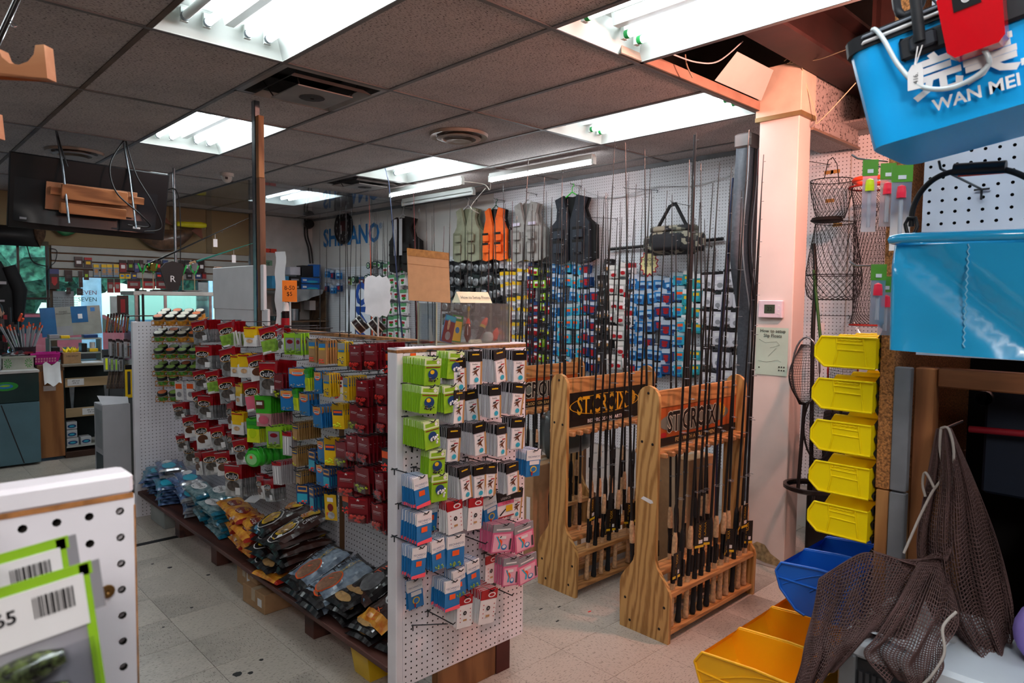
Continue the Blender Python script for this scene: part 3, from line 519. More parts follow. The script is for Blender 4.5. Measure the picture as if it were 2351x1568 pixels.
def tub():
    b = MB(); b.at((0, 0, -.05), (pi/2, 0, 0)); b.lathe([(0, -.012), (.04, -.012), (.043, 0), (.04, .012), (.03, .018), (0, .018)], pm('tub_green', '2fae2b'), 20)
    b.at(); b.tube([(-.035, 0, -.03), (-.02, 0, -.004), (0, 0, 0), (.02, 0, -.004), (.035, 0, -.03)], .004, pm('tub_green', '2fae2b'), 5); return b
def kit(K):
    if K in P: return P[K]
    w, h, pit, base, L, desc, name = spec(K)
    if K == 'greenjar':
        bm = tub().mesh(name); b = MB(); b.at((0, -.0185, -.05), (pi/2, 0, 0)); b.lathe([(.028, .0), (0, .001)], pm('label_green', '8fd08a'), 18); b.at(); layers(b, w, h, [('e', .5, .4, .1, .08, ora)], -.0205); P[K] = (bm, bm, b.mesh('lid_label'), None, w, h, pit, desc, name); return P[K]
    bm = base().mesh(name); t = .011 if 'bag' in name and name != 'worm_bag' else .003
    yb = -.0072 if K.startswith('gulp') else (-.006 if K in ('yellowbag', 'tealcraw', 'greenpink', 'greengrub') else -.0016)
    head = [q for q in L if q[0] == 'r' and q[2] == 0 and q[1] < .05 and q[4]-0 < .4]; rest = [q for q in L if q not in head]
    b = base(); layers(b, w, h, [q for q in head]+[q for q in rest if q[0] != 't'][:4], yb+.0002); backm = b.mesh(name)
    pr = MB(); layers(pr, w, h, rest, yb-.0008); pm_ = pr.mesh('printed_label')
    hm = None
    if head: q = head[0]; hb = MB(); hb.box((-w/2-.0006, -.0022, -q[4]*h), (w/2+.0006, .0022, .001), q[5]); hb.tube([(-.006, -.0025, -.008), (.006, -.0025, -.008)], .0016, blk, 5); hm = hb.mesh('header')
    P[K] = (bm, backm, pm_, hm, w, h, pit, desc, name); return P[K]
def hookmesh(L_, up=.014):
    b = MB(); b.tube([(0, .012, 0), (0, -.01, 0), (0, -L_, .002), (0, -L_-.012, up)], .0024, wire, 5); b.tube([(-.014, -.003, 0), (.014, -.003, 0)], .0022, wire, 5); b.tube([(0, -.004, 0), (0, -.004, -.022)], .0024, wire, 5); return b.mesh('peg_hook')
_HK = {}
def hook(loc, rot, L_, where, grp, parent=None):
    k = round(L_, 2)
    if k not in _HK: _HK[k] = hookmesh(k)
    return put(_HK[k], 'peg_hook', parent, loc, rot, 'thin wire peg hook, '+where, 'hook', grp)
CNT = {}
def hang(K, front, rot, depth, n, sx, sz, where, grp, seed=0, lean=0, yaw=0, pitchk=1.0):
    """hang n packets on a hook: front = world point of the front packet's top, board lies `depth` behind it"""
    bm, backm, prm, hm, w, h, pit, desc, name = kit(K); q = random.Random(seed); out = Vector((sin(rot), -cos(rot), 0))      # direction the packets face
    front = Vector(front); board = front - out*depth
    hook(board+Vector((0, 0, 0)), rot, depth+.012, where, 'peg hooks, '+grp)
    pit = min(pit*pitchk, (depth-.02)/max(1, n))
    for k in range(n):
        p = front - out*(pit*k) + Vector((0, 0, .0035 if k else .002)); ly = lean*(1 if k == 0 else .4) + q.uniform(-.03, .03); yz = yaw*(1 if k == 0 else .35)+q.uniform(-.07, .07)
        r = (q.uniform(-.02, .05), ly, rot+yz)
        lab = f"{desc}, front, {where}" if k == 0 else f"{desc}, {ORD[k]} from front, {where}"
        o = put(bm if k == 0 else backm, name, None, p, r, lab, ' '.join(name.split('_')[-1:]), f"packets on {where}", None, (sx, 1, sz))
        if k == 0:
            put(prm, 'printed_label', o)
            if hm: put(hm, 'header', o)
# ================================================================== main gondola
GX0, GY0, GY1, GH = 1.42, 2.10, 5.42, 1.42
gwhite = M('gondola_white', 'e6e3ea', .45, var=.06, scale=5); holem = M('hole_dark', '1a1512', .9)
g = empty('display_gondola', (1.77, 3.7, 0), 0, 'long white pegboard gondola in the middle of the shop', 'display')
def gl_(b, n, **k):
    o = b.build(n, g, **k); o.location = -Vector((1.77, 3.7, 0)) + Vector(k.get('loc') or (0, 0, 0)); return o
ex1 = 2.085
b = pegpanel(ex1-GX0-.03, 1.27, .006, gwhite, holem, r=.0036); b.v = [(x+GX0+.03, y+GY0, z+.13) for x, y, z in b.v]; gl_(b, 'end_pegboard')
gl_(MB().bbox((GX0, GY0, .03), (GX0+.03, GY0+.06, GH), gwhite, .003), 'corner_post'); gl_(MB().bbox((GX0, GY0-.001, GH-.018), (ex1, GY0+.06, GH-.006), brown_edge, .001).bbox((GX0, GY0+.0, GH-.006), (ex1, GY0+.06, GH), gwhite, .001), 'top_rail')
b = pegpanel(.66, 1.42, .006, gwhite, holem, r=.0032); b.v = [(x+GX0, y+GY1-.01, z+.0) for x, y, z in b.v]; gl_(b, 'far_pegboard'); gl_(MB().bbox((GX0-.004, GY1-.012, 0), (GX0+.03, GY1+.03, GH), gwhite, .003), 'far_post')
b = MB(); b.box((1.745, GY0+.06, .2), (1.795, GY1-.02, GH-.01), MPEG('pegboard_side', 'dddbe2', (1, 2), .0254, .0034)); gl_(b, 'centre_pegboard')
gl_(MB().box((1.742, GY0+.06, GH-.012), (1.798, GY1-.02, GH+.004), brown_edge), 'centre_cap'); gl_(MB().box((1.741, 3.04, .2), (1.7445, 3.085, 1.0), M('raw_joint', '6b4a30', .8)), 'board_joint')
shelfm = MW('shelf_brown', '5a352d', '3c221d', 5, 'Y', .55)
gl_(MB().bbox((GX0, GY0+.065, .17), (1.745, 3.55, .195), shelfm, .003), 'shelf_board'); gl_(MB().bbox((GX0+.004, 3.552, .169), (1.745, GY1-.02, .194), shelfm, .003), 'shelf_board')
for y in (2.9, 3.35, 4.1, 4.75, 5.25): gl_(MB().bbox((1.5, y, 0), (1.6, y+.09, .169), shelfm, .002), 'shelf_block')
gl_(MB().bbox((1.62, GY0+.005, 0), (1.93, GY0+.045, .16), MW('base_plywood', '8c6038', '6b4526', 5, 'Z'), .002), 'base_board'); gl_(MB().bbox((1.93, GY0+.0, 0), (2.01, GY0+.06, .17), M('base_maroon', '4a1f1a', .6), .002), 'base_leg')
for (x, z) in ((.52, GH-.035),): gl_(MB().box((GX0+.06, GY0-.003, 1.385), (GX0+.085, GY0-.001, 1.4), ora), 'price_sticker'); gl_(MB().box((GX0+.275, GY0-.003, 1.385), (GX0+.3, GY0-.001, 1.4), pm('red_sticker', 'e8392a')), 'price_sticker')
# packets on the long side: x, y (px of the front packet's top centre), px width, px height
S4 = 3.015
side = [
 [('gulpd', 120, 170, 220, 325, 8), ('gulpg', 300, 180, 415, 355, 7), ('yellowbag', 495, 215, 560, 350, 5), ('gulpg', 595, 210, 705, 398, 4), ('gulpb', 705, 228, 765, 395, 3), ('greenclam', 768, 258, 832, 400, 3), ('greenclam', 838, 260, 880, 402, 3), ('beadbox', 925, 300, 982, 450, 7), ('beadbox', 1000, 310, 1050, 462, 9), ('yellowcard', 1130, 320, 1188, 465, 4), ('redcard', 1212, 340, 1292, 490, 4), ('redcard', 1312, 330, 1400, 488, 8), ('neonhang', 1455, 385, 1485, 515, 2)],
 [('gulpd', 165, 345, 240, 505, 9), ('gulpd', 300, 360, 425, 555, 4), ('yellowbag', 395, 410, 445, 560, 3), ('yellowbag', 452, 400, 515, 565, 5), ('gulpb', 512, 405, 620, 585, 6), ('gulpd', 585, 455, 720, 690, 9), ('redyellow', 690, 540, 752, 705, 3), ('bluecard', 803, 500, 905, 630, 5), ('greengrub', 900, 500, 940, 640, 3), ('bluecard', 968, 525, 1020, 675, 5), ('yellowcard', 1028, 540, 1080, 690, 5), ('whitecard', 1100, 560, 1166, 728, 1), ('yellowcard', 1172, 560, 1200, 720, 8), ('redcard', 1262, 582, 1340, 740, 7), ('redcard', 1390, 560, 1470, 715, 4)],
 [('pale', 0, 590, 60, 720, 2), ('pale', 90, 590, 128, 720, 2), ('gulpd', 128, 510, 225, 650, 3), ('gulpg', 230, 515, 300, 672, 6), ('gulpd', 308, 555, 405, 740, 5), ('yellowbag', 425, 610, 470, 760, 4), ('gulpp', 465, 585, 597, 800, 6), ('greenpink', 560, 690, 665, 905, 10), ('bluecard', 740, 652, 815, 795, 4), ('greengrub', 822, 640, 850, 760, 4), ('bluecard', 860, 675, 935, 825, 5), ('bluecard', 955, 765, 1020, 912, 9), ('yellowjig', 1098, 750, 1165, 922, 4), ('redyellow', 1215, 750, 1275, 905, 3), ('redcard', 1252, 770, 1345, 935, 11), ('redcard', 1405, 760, 1470, 930, 4)],
 [('gulpd', 0, 740, 60, 850, 4), ('gulpd', 132, 655, 190, 808, 3), ('gulpd', 178, 685, 250, 850, 9), ('gulpb', 355, 735, 415, 915, 6), ('yellowbag', 408, 805, 470, 960, 4), ('tealcraw', 430, 838, 535, 1018, 1), ('greengrub', 500, 850, 590, 1015, 9), ('greenclam', 640, 905, 735, 1055, 5), ('clearred', 748, 945, 810, 1105, 5), ('tan', 820, 880, 862, 1000, 12), ('bluecard', 988, 1000, 1038, 1150, 3), ('yellowjig', 1045, 985, 1112, 1172, 3), ('redyellow', 1113, 1010, 1190, 1165, 5), ('redcard', 1190, 965, 1262, 1105, 4), ('redcard', 1265, 975, 1350, 1142, 7), ('neonhang', 1442, 1060, 1478, 1215, 3)],
 [('gulpb', 52, 832, 150, 975, 4), ('gulpb', 122, 868, 250, 1050, 6), ('gulpd', 260, 900, 330, 1065, 7), ('gulpd', 365, 935, 412, 1095, 5), ('gulpd', 410, 990, 490, 1165, 4), ('greenjar', 512, 1055, 580, 1195, 6), ('tan', 815, 1052, 855, 1180, 11), ('darkblue', 925, 1070, 982, 1215, 3), ('bluecard', 985, 1165, 1030, 1310, 3), ('darkblue', 1030, 1190, 1078, 1330, 11), ('redcard', 1140, 1215, 1240, 1362, 6), ('redyellow', 1252, 1185, 1345, 1350, 6), ('redcard', 1392, 1225, 1445, 1370, 3), ('redcard', 1425, 1260, 1478, 1400, 2)],
 [('gulpd', 20, 960, 75, 1060, 3), ('gulpd', 62, 1010, 145, 1170, 2), ('gulpb', 140, 1075, 186, 1235, 4), ('gulpd', 190, 1070, 295, 1235, 4), ('gulpb', 287, 1078, 368, 1240, 5), ('gulpd', 330, 1165, 482, 1388, 10), ('clearred', 680, 1150, 730, 1308, 11), ('tan', 842, 1215, 880, 1322, 11), ('darkblue', 855, 1308, 920, 1440, 4), ('darkblue', 930, 1322, 970, 1488, 10), ('yellowred', 1045, 1375, 1112, 1545, 1), ('redcard', 1215, 1395, 1330, 1565, 9), ('redcard', 1370, 1440, 1442, 1565, 5), ('redcard', 1446, 1470, 1482, 1580, 2)],
 [('gulpb', 562, 1240, 620, 1402, 3), ('gulpd', 622, 1265, 682, 1420, 6), ('neonhang', 1160, 1370, 1220, 1500, 2)]]
RW = ['top', 'second', 'third', 'fourth', 'fifth', 'sixth', 'lowest']
for ri, row in enumerate(side):
    for ci, (K, x0, y0, x1, y1, n) in enumerate(row):
        X0, Y0, X1, Y1 = 400+x0/S4, 680+y0/S4, 400+x1/S4, 680+y1/S4; fx = GX0+.055 if n > 2 else GX0+.1
        p = pX((X0+X1)/2, Y0, fx); wd = abs(pX(X0, Y0, fx).y-pX(X1, Y0, fx).y); ht = abs(p.z-pX((X0+X1)/2, Y1, fx).z)
        w, h = kit(K)[4:6]; yaw = .0 if wd/w < 1.25 else -.35                                  # wide-looking fronts are swung toward the aisle
        sx = max(.75, min(1.3, wd/w/(1.35 if yaw else 1.02))); sz = max(.7, min(1.35, ht/h))
        p.y = min(p.y, GY1-.08)
        hang(K, p, -pi/2, 1.742-fx, n, sx, sz, f"{ORD[ci]} hook from jars, {RW[ri]} row", 'long side of the gondola', ri*40+ci, lean=-.2 if K.startswith('gulp') and n < 9 else -.03, yaw=-yaw*1.1)
for q in ((640, 1215), (905, 1160), (840, 840), (1120, 1380)):
    p = pX(400+q[0]/S4, 680+q[1]/S4, 1.52); hook((1.742, p.y, p.z), -pi/2, .22, {640: 'bare, above the brown pellet bags', 905: 'bare, beside the amber pouches', 840: 'bare, under the blue jig cards', 1120: 'bare, at the bottom right of the long side'}[q[0]], 'bare wire hooks on the long side')
# end panel packets (front packet boxes in photo pixels)
def c5(x0, y0, x1, y1): return 860+x0/3.564, 560+y0/3.564, 860+x1/3.564, 560+y1/3.564
def c6(x0, y0, x1, y1): return 880+x0/2.667, 980+y0/2.667, 880+x1/2.667, 980+y1/2.667
endp = [
 [('greenblack', c5(415, 945, 543, 1155), 17), ('greenwhite', c5(605, 890, 738, 1090), 9), ('exact', c5(650, 940, 730, 1160), 8), ('exact', c5(775, 885, 880, 1140), 7), ('exact', c5(965, 870, 1075, 1138), 8), ('exact', c5(1140, 880, 1238, 1115), 8)],
 [('greenblack', c5(390, 1175, 520, 1378), 15), ('greenwhite', c5(563, 1165, 688, 1370), 6), ('exact', c5(655, 1200, 735, 1460), 11), ('exact', c5(745, 1200, 830, 1440), 4), ('exact', c5(940, 1165, 1030, 1410), 9), ('exact', c5(1135, 1150, 1235, 1395), 9)],
 [('greenwhite', c6(255, -30, 328, 125), 15), ('exact', c6(405, 10, 465, 190), 9), ('exact', c6(560, -20, 610, 165), 10), ('exact', c6(700, -10, 748, 170), 9), ('exact', c6(790, -50, 865, 120), 7)],
 [('greenblack', c6(297, 150, 370, 255), 7), ('exact', c6(465, 250, 525, 420), 10), ('exact', c6(560, 240, 620, 400), 9), ('exact', c6(640, 230, 690, 380), 7), ('exact', c6(750, 225, 830, 365), 6), ('bluering', c6(885, 145, 960, 275), 8)],
 [('blueorange', c6(185, 310, 265, 480), 8), ('greenwhite', c6(312, 295, 380, 440), 8), ('bluegreen', c6(260, 460, 340, 610), 4), ('redwhite', c6(390, 460, 478, 630), 6), ('redwhite', c6(525, 440, 612, 610), 9), ('bluering', c6(607, 435, 690, 578), 3), ('leijie', c6(700, 400, 795, 535), 3), ('exact', c6(798, 380, 852, 520), 4)],
 [('blueorange', c6(200, 530, 300, 710), 10), ('pink', c6(685, 600, 795, 765), 10), ('pink', c6(802, 600, 915, 758), 5)],
 [('blueorange', c6(185, 740, 262, 918), 8), ('bluegreen', c6(290, 700, 372, 872), 7), ('bluegreen', c6(395, 672, 497, 858), 9), ('bluegreen', c6(510, 825, 585, 992), 8), ('redwhite', c6(625, 790, 697, 938), 1), ('pink', c6(745, 805, 825, 965), 7), ('pink', c6(820, 795, 935, 945), 3)],
 [('bluering', c6(145, 940, 232, 1115), 2), ('blueorange', c6(380, 945, 470, 1120), 9), ('bluegreen', c6(425, 880, 495, 1030), 6), ('redwhite', c6(475, 1040, 527, 1210), 9), ('redwhite', c6(605, 1000, 700, 1205), 12), ('blackcard', c6(615, 965, 692, 1035), 2)]]
for ri, row in enumerate(endp):
    for ci, (K, (X0, Y0, X1, Y1), n) in enumerate(row):
        dep = .165 if n > 5 else .1
        if n <= 2: dep = .05
        fy = GY0-dep; p = pY((X0+X1)/2, Y0, fy); wd = abs(pY(X0, Y0, fy).x-pY(X1, Y0, fy).x); ht = abs(p.z-pY((X0+X1)/2, Y1, fy).z)
        w, h = kit(K)[4:6]; sx = max(.8, min(1.3, wd/w)); sz = max(.75, min(1.35, ht/h))
        hang(K, p, 0, dep-.002, n, sx, sz, f"{ORD[ci]} hook from post, {['top','second','third','fourth','fifth','sixth','seventh','lowest'][ri]} end-panel row", 'end panel of the gondola', 900+ri*20+ci, lean=(.0, .1, -.08, .05, -.12)[(ri+ci) % 5], yaw=(.0, .1, -.1)[(ri*2+ci) % 3])
for (x, y, l) in ((175, 120, 'bare, left of the fourth row'), (270, 1125, 'bare, near the bottom edge'), (175, 1215, 'bare and bent sideways, lowest of all'), (465, 655, 'bare, between red header cards and blue cards'), (550, 625, 'bare, beside the pink cards'), (625, 960, 'bare, low on the right')):
    p = pY(880+x/2.667, 980+y/2.667, GY0); hook((p.x, GY0, p.z), 0 if y != 1215 else .9, .16, l+', end panel', 'bare wire hooks on the end panel')
# ------------------------------------------------------------------ bait bags on the shelf
def baghook(w, d, t, seed):
    q = random.Random(seed); ph = [q.uniform(0, 6) for _ in range(6)]
    def hgt(u, v):
        e = max(0., (1-abs(2*u-1)**3.2))*max(0., (1-abs(2*v-1)**3.2)); wr = .5*sin(ph[0]+u*11+v*3)+.35*sin(ph[1]+v*17-u*5)+.3*sin(ph[2]+(u+v)*23)+.2*sin(ph[3]+(u-v)*31)
        return t*.5*(e**.55) + .09*t*wr*min(1, e*3+.1)
    return hgt
def sackbag(name, w, d, t, seed, top, band=None, bandcol=None, oval=None, extra=()):
    hg = baghook(w, d, t, seed); q = random.Random(seed); cw = q.uniform(-.06, .06)
    b = MB(); nu, nv = 16, 12
    xy = lambda u, v: ((u-.5)*w*(1-.05*sin(pi*v)), (v-.5)*d*(1-.08*sin(pi*u))+cw*(u-.5)**2*w)
    def mm(u, v): return bandcol if band and (u < band or u > 1-band) else top
    b.grid(lambda u, v: (*xy(u, v), hg(u, v)), nu, nv, mm); b.grid(lambda u, v: (*xy(1-u, v), -hg(1-u, v)*.8), nu//2, nv//2, mm)
    me = b.mesh(name); pr = MB()
    onb = lambda x, y, z=0, up=.0022: (x, y, hg(min(.98, max(.02, x/w+.5)), min(.98, max(.02, y/d+.5)))+up)
    for k, ov in enumerate(oval or ()):
        cx, cy, rx, ry, m = ov; n = 18; vs = [onb(cx, cy, 0, .0016+.0007*k)]+[onb(cx+cos(a*2*pi/n)*rx*.5, cy+sin(a*2*pi/n)*ry*.5, 0, .0016+.0007*k) for a in range(n)]+[onb(cx+cos(a*2*pi/n)*rx, cy+sin(a*2*pi/n)*ry, 0, .0016+.0007*k) for a in range(n)]
        pr.add(vs, [(0, 1+i, 1+(i+1) % n) for i in range(n)]+[(1+i, 1+n+i, 1+n+(i+1) % n, 1+(i+1) % n) for i in range(n)], m, True)
    for (t_, x, y, s, m, an) in extra:
        ca, sa = cos(an), sin(an); pr.text(t_, s, m, fn=lambda a, b_, c, x=x, y=y: onb(x+a*ca-b_*sa, y+a*sa+b_*ca, 0, .0045))
    return me, (pr.mesh('printed_label') if pr.v else None)
glossy = dict(coat=.6)
bbr, bgr, bor = M('bag_brown', '351a14', .3, var=.3, coat=.4, bump=.25, scale=30), M('bag_slate', '5c6c80', .3, var=.3, coat=.5, bump=.2, scale=25, col2='8fa0b2'), M('bag_orange', 'd9701c', .3, var=.3, coat=.5, bump=.2, scale=22, col2='e8a93a')
bblk, bteal, bblue = M('bag_black', '171416', .3, var=.4, coat=.4, bump=.25, scale=30), M('bag_teal', '1b6a86', .3, var=.3, coat=.5, bump=.2, scale=30), M('bag_blue', '1b2f63', .3, var=.4, coat=.5, bump=.2, scale=30, col2='5f7ba8')
bwt, bred = M('bag_white_teal', '9fb7bb', .3, var=.3, coat=.5, bump=.2, scale=34, col2='2f5f6a'), M('bag_red', '8f2018', .3, var=.2, coat=.5)
btan = M('bag_tan_window', 'b08a58', .35, var=.15, coat=.4, scale=50)
S = 3
BT = {
 'brown': [sackbag('groundbait_bag', .30, .2, .055, s, bbr, .09, bblk, [(-.06, 0, .075, .062, wht), (-.06, 0, .07, .055, bblk), (-.055, .0, .055, .042, yel), (-.055, 0, .045, .034, btan), (.085, .02, .05, .05, M('bag_orange', 'd9701c')), (.1, .0, .03, .035, yel)], [('SUPER', .065, .03, .045, wht, .1), ('MIX', .07, -.01, .04, yel, .1), ('Classic', .06, -.055, .03, wht, .1)]) for s in (1, 2, 3)],
 'grey': [sackbag('groundbait_bag', .30, .2, .055, s, bgr, .07, bblk, [(-.045, -.01, .07, .052, ora), (-.045, -.01, .064, .046, M('bait_pile', '86604a', .7, var=.2, scale=80))], [('FEEDER', .07, .04, .042, pm('black', '141316'), 0), ('SPECIAL', .07, -.005, .03, yel, 0), ('GROUNDBAIT', -.01, .085, .028, wht, 0)]) for s in (4, 5, 6)],
 'tiesta': [sackbag('groundbait_bag', .30, .2, .055, s, bblk, .07, bbr, [(-.05, .0, .06, .05, M('grey_horse', '6a6a6e', .5, var=.5, scale=18))], [('Tiesta', .055, .03, .055, ora, .1), ('FEEDER', .05, -.04, .03, wht, .1)]) for s in (7, 8)],
 'feeder': [sackbag('groundbait_bag', .30, .2, .055, s, bbr, .14, bor, [(.03, 0, .075, .062, wht), (.03, 0, .07, .055, bblk), (.03, .0, .05, .038, yel), (.03, 0, .042, .03, btan)], [('FEEDER', -.02, .085, .03, wht, 0), ('MIX', -.1, .0, .035, ora, .3)]) for s in (9, 10)],
 'tan': [sackbag('pellet_bag', .28, .18, .045, s, bblk, None, None, [(-.09, 0, .022, .06, btan), (-.03, 0, .022, .065, btan), (.03, 0, .022, .065, btan), (.09, 0, .022, .06, btan)]) for s in (11, 12)],
 'orange': [sackbag('bait_mix_bag', .24, .15, .042, s, bor, .1, bred, [(.0, 0, .05, .04, bred)], [('HOT', .0, .02, .034, wht, 0), ('FISH', .0, -.02, .03, yel, 0)]) for s in (13, 14, 15)],
 'white': [sackbag('bait_mix_bag', .24, .15, .034, s, bwt, .08, bteal, [(.04, 0, .06, .045, wht)], [('Joker', .04, .0, .038, blk, 0)]) for s in (16, 17, 18)],
 'blue': [sackbag('bait_mix_bag', .24, .15, .034, s, bblue, .1, silv, [(-.04, 0, .05, .045, cya), (.05, 0, .04, .03, wht)], [('BREAM', .04, .03, .028, wht, 0)]) for s in (19, 20, 21)],
 'teal': [sackbag('bait_mix_bag', .22, .15, .03, s, bteal, .1, bblue, [(-.02, 0, .05, .04, cya)], []) for s in (22, 23)]}
BD = {'brown': 'dark brown groundbait bag with yellow lettering', 'grey': 'slate grey groundbait bag with brown oval', 'tiesta': 'black groundbait bag with orange lettering', 'feeder': 'brown groundbait bag with orange ends', 'tan': 'black pellet bag with tan window stripes', 'orange': 'orange and yellow bait mix bag', 'white': 'white and teal bait mix bag', 'blue': 'dark blue bait mix bag', 'teal': 'teal bait mix bag'}
def bag(T, loc, rot, lab, k, grp):
    me, pr = BT[T][k % len(BT[T])]; o = put(me, me.name.split('.')[0], None, loc, rot, lab, 'bag', grp)
    if pr: put(pr, 'printed_label', o)
    return o
def pile(T, y, n, t, x=1.585, yj=.015, top=.35, where='', z0=.205, rz=0, tilt=.12):
    for k in range(n):
        last = k == n-1; bag(T, (x+rnd.uniform(-.03, .03)-.004*k, y+rnd.uniform(-yj, yj), z0+t*.5+k*t*.8), (rnd.uniform(-.06, .06), -(tilt if not last else top), rz-pi/2*0+rnd.uniform(-.12, .12)), f"{BD[T]}, {'top of' if last else ORD[k]+' up in'} the {where}", k, BD[T]+'s')
for (T, y, n, t, x, w, top, rz) in (
    ('teal', 5.3, 7, .026, 1.53, 'pile against the far board', .1, 1.2), ('blue', 5.13, 9, .03, 1.6, 'far blue pile', .1, 1.5), ('teal', 4.98, 6, .026, 1.52, 'teal pile before far blue pile', .15, 1.3),
    ('blue', 4.8, 8, .03, 1.6, 'middle blue pile', .15, 1.5), ('blue', 4.6, 6, .03, 1.55, 'blue pile next to the white bags', .2, 1.4), ('white', 4.42, 8, .03, 1.58, 'farther white pile', .15, 1.5), ('white', 4.25, 8, .03, 1.6, 'middle white pile', .15, 1.4), ('white', 4.08, 7, .03, 1.55, 'white pile beside orange bags', .15, 1.6),
    ('orange', 3.93, 7, .036, 1.58, 'farther orange pile', .12, 1.5), ('orange', 3.76, 7, .036, 1.56, 'middle orange pile', .12, 1.4), ('orange', 3.6, 6, .036, 1.53, 'orange pile beside the brown bags', .2, 1.5)):
    pile(T, y, n, t, x, .012, top, w, rz=rz)
for (T, y, n, x, w, top, rz) in (('brown', 3.42, 6, 1.6, 'farther brown pile', .3, .06), ('tan', 3.25, 2, 1.56, 'layer under the brown bags', .1, .0), ('brown', 3.2, 5, 1.6, 'nearer brown pile', .38, -.1), ('grey', 2.98, 3, 1.59, 'farther grey pile', .4, -.05), ('grey', 2.78, 3, 1.57, 'nearer grey pile', .4, -.1), ('tan', 2.6, 3, 1.56, 'pile beside the grey bags', .2, 0), ('tan', 2.4, 2, 1.56, 'pile near the end panel', .2, .1), ('tiesta', 2.56, 1, 1.64, 'pile near the end board', .35, 0), ('feeder', 2.36, 1, 1.6, 'pile touching the corner post', .4, 0)):
    z0 = .205
    if T in ('tiesta', 'feeder'): z0 = .33 if T == 'tiesta' else .3
    if T == 'brown' and y == 3.2: z0 = .25
    pile(T, y, n, .052, x, .012, top, w, z0=z0, rz=rz, tilt=.1)
bag('orange', (1.47, 3.23, .222), (0, 0, 1.7), 'single orange bait bag lying on the shelf edge under the brown bags', 1, None); bag('brown', (1.6, 2.22, .235), (0, -.15, .1), 'dark brown groundbait bag lying lowest by the corner post', 1, None)
bag('grey', (1.6, 2.99, .2+.03), (0, -.1, .05), 'slate grey groundbait bag crushed at the bottom of its pile', 2, None); bag('brown', (1.57, 2.8, .22), (0, -.1, -.1), 'dark brown groundbait bag under the grey bags', 0, None)
MB().box((-.06, -.04, 0), (.06, .04, .001), wht).build('paper_note', None, (1.63, 3.83, .455), (.0, -.3, .4), 'small white price paper lying on the orange bags', 'paper')
# boxes under the shelf
def carton(loc, d, rz, lab, m=cardb, tape=True, name='carton', labelled=True):
    c = empty(name, loc, rz, lab, 'box'); w, l, h = d
    MB().bbox((-w/2, -l/2, 0), (w/2, l/2, h), m, .004).build('body', c)
    if tape: MB().box((-w/2-.001, -.02, h*.4), (-w/2, .02, h), M('parcel_tape', 'b9a58a', .3)).box((-w/2, -.02, h), (w/2, .02, h+.001), M('parcel_tape', 'b9a58a', .3)).build('tape', c)
    if labelled: MB().box((-w/2-.0015, -l*.38, h*.3), (-w/2-.0005, -l*.2, h*.7), wht).build('shipping_label', c)
    return c
carton((1.56, 3.42, 0), (.26, .24, .1), .05, 'brown carton under the shelf, standing on the floor'); carton((1.56, 3.5, .101), (.2, .12, .06), 0, 'small brown carton stacked on the floor carton', labelled=False); carton((1.6, 3.7, 0), (.2, .2, .15), .0, 'brown carton in the dark under the shelf, behind the labelled one')
b = MB(); b.at(); b.add([(0, -.06, 0), (.12, -.06, 0), (.12, .06, 0), (0, .06, 0), (-.02, -.07, .13), (.14, -.07, .13), (.14, .07, .13), (-.02, .07, .13)], [(0, 1, 5, 4), (1, 2, 6, 5), (2, 3, 7, 6), (3, 0, 4, 7), (0, 3, 2, 1)], yel); b.build('yellow_tub', None, (1.5, 2.47, 0), label='small yellow plastic tub on the floor under the shelf', cat='tub')
MB().bbox((0, 0, 0), (.1, .3, .16), M('scale_metal', '9ba19f', .4, .3), .004).build('metal_case', None, (1.48, 5.0, 0), label='pale metal case on the floor under the far end of the shelf', cat='case')
# ------------------------------------------------------------------ things standing on the gondola
acr = MCLEAR('acrylic', (.97, .98, .98), .02, .04); db = empty('display_case', (1.82, 2.19, GH), 0, 'clear acrylic display box with sample floats on the gondola end', 'display case')
cw_, cd_, ch = .39, .12, .165
for (n, a, c) in (('front_pane', (-cw_/2, -cd_/2, .002), (cw_/2, -cd_/2+.003, ch)), ('back_pane', (-cw_/2, cd_/2-.003, .002), (cw_/2, cd_/2, ch)), ('side_pane', (-cw_/2, -cd_/2, .002), (-cw_/2+.003, cd_/2, ch)), ('side_pane', (cw_/2-.003, -cd_/2, .002), (cw_/2, cd_/2, ch)), ('top_pane', (-cw_/2, -cd_/2, ch), (cw_/2, cd_/2, ch+.003))): MB().box(a, c, acr).build(n, db)
edge = M('acrylic_edge', 'a9a892', .2)
for (a, c) in (((-cw_/2, -cd_/2), (.003, .003)), ((cw_/2, -cd_/2), (.003, .003)), ((-cw_/2, cd_/2), (.003, .003)), ((cw_/2, cd_/2), (.003, .003))): MB().box((a[0]-.002, a[1]-.002, 0), (a[0]+.002, a[1]+.002, ch+.003), edge).build('edge_strip', db)
MB().box((-cw_/2, -cd_/2, 0), (cw_/2, cd_/2, .0025), edge).build('base', db)
b = MB(); b.prism([(-.028, 0), (.028, 0), (0, .045)], -.085, .085, M('ivory_card', 'e6dfc0', .7)); b.v = [(z, x, y) for x, y, z in b.v]; tc_ = b.build('tent_card', None, (1.84, 2.17, GH+ch+.0035), label='ivory tent card reading How to Setup Floats on the display box', cat='sign')
MB().text('How to Setup Floats', .0195, blk, Matrix.Translation((0, -.0165, .0205)) @ Matrix.Rotation(radians(58), 4, 'X') @ Matrix.Translation((0, 0, .0028)), sx=.95).build('lettering', tc_)
def flt(prof, mats, loc, rot, lab): MB().lathe([(0, prof[0][1])]+prof+[(0, prof[-1][1])], None, 14, True, [mats[0]]+mats+[mats[-1]]).build('float', None, loc, rot, lab, 'float')
fm, fo, fbk, fw_ = M('float_maroon', '6d1a14', .2, coat=.8), M('float_orange', 'ff4a1c', .35), M('float_black', '101014', .2, coat=.8), M('float_white', 'e9e8e4', .3)
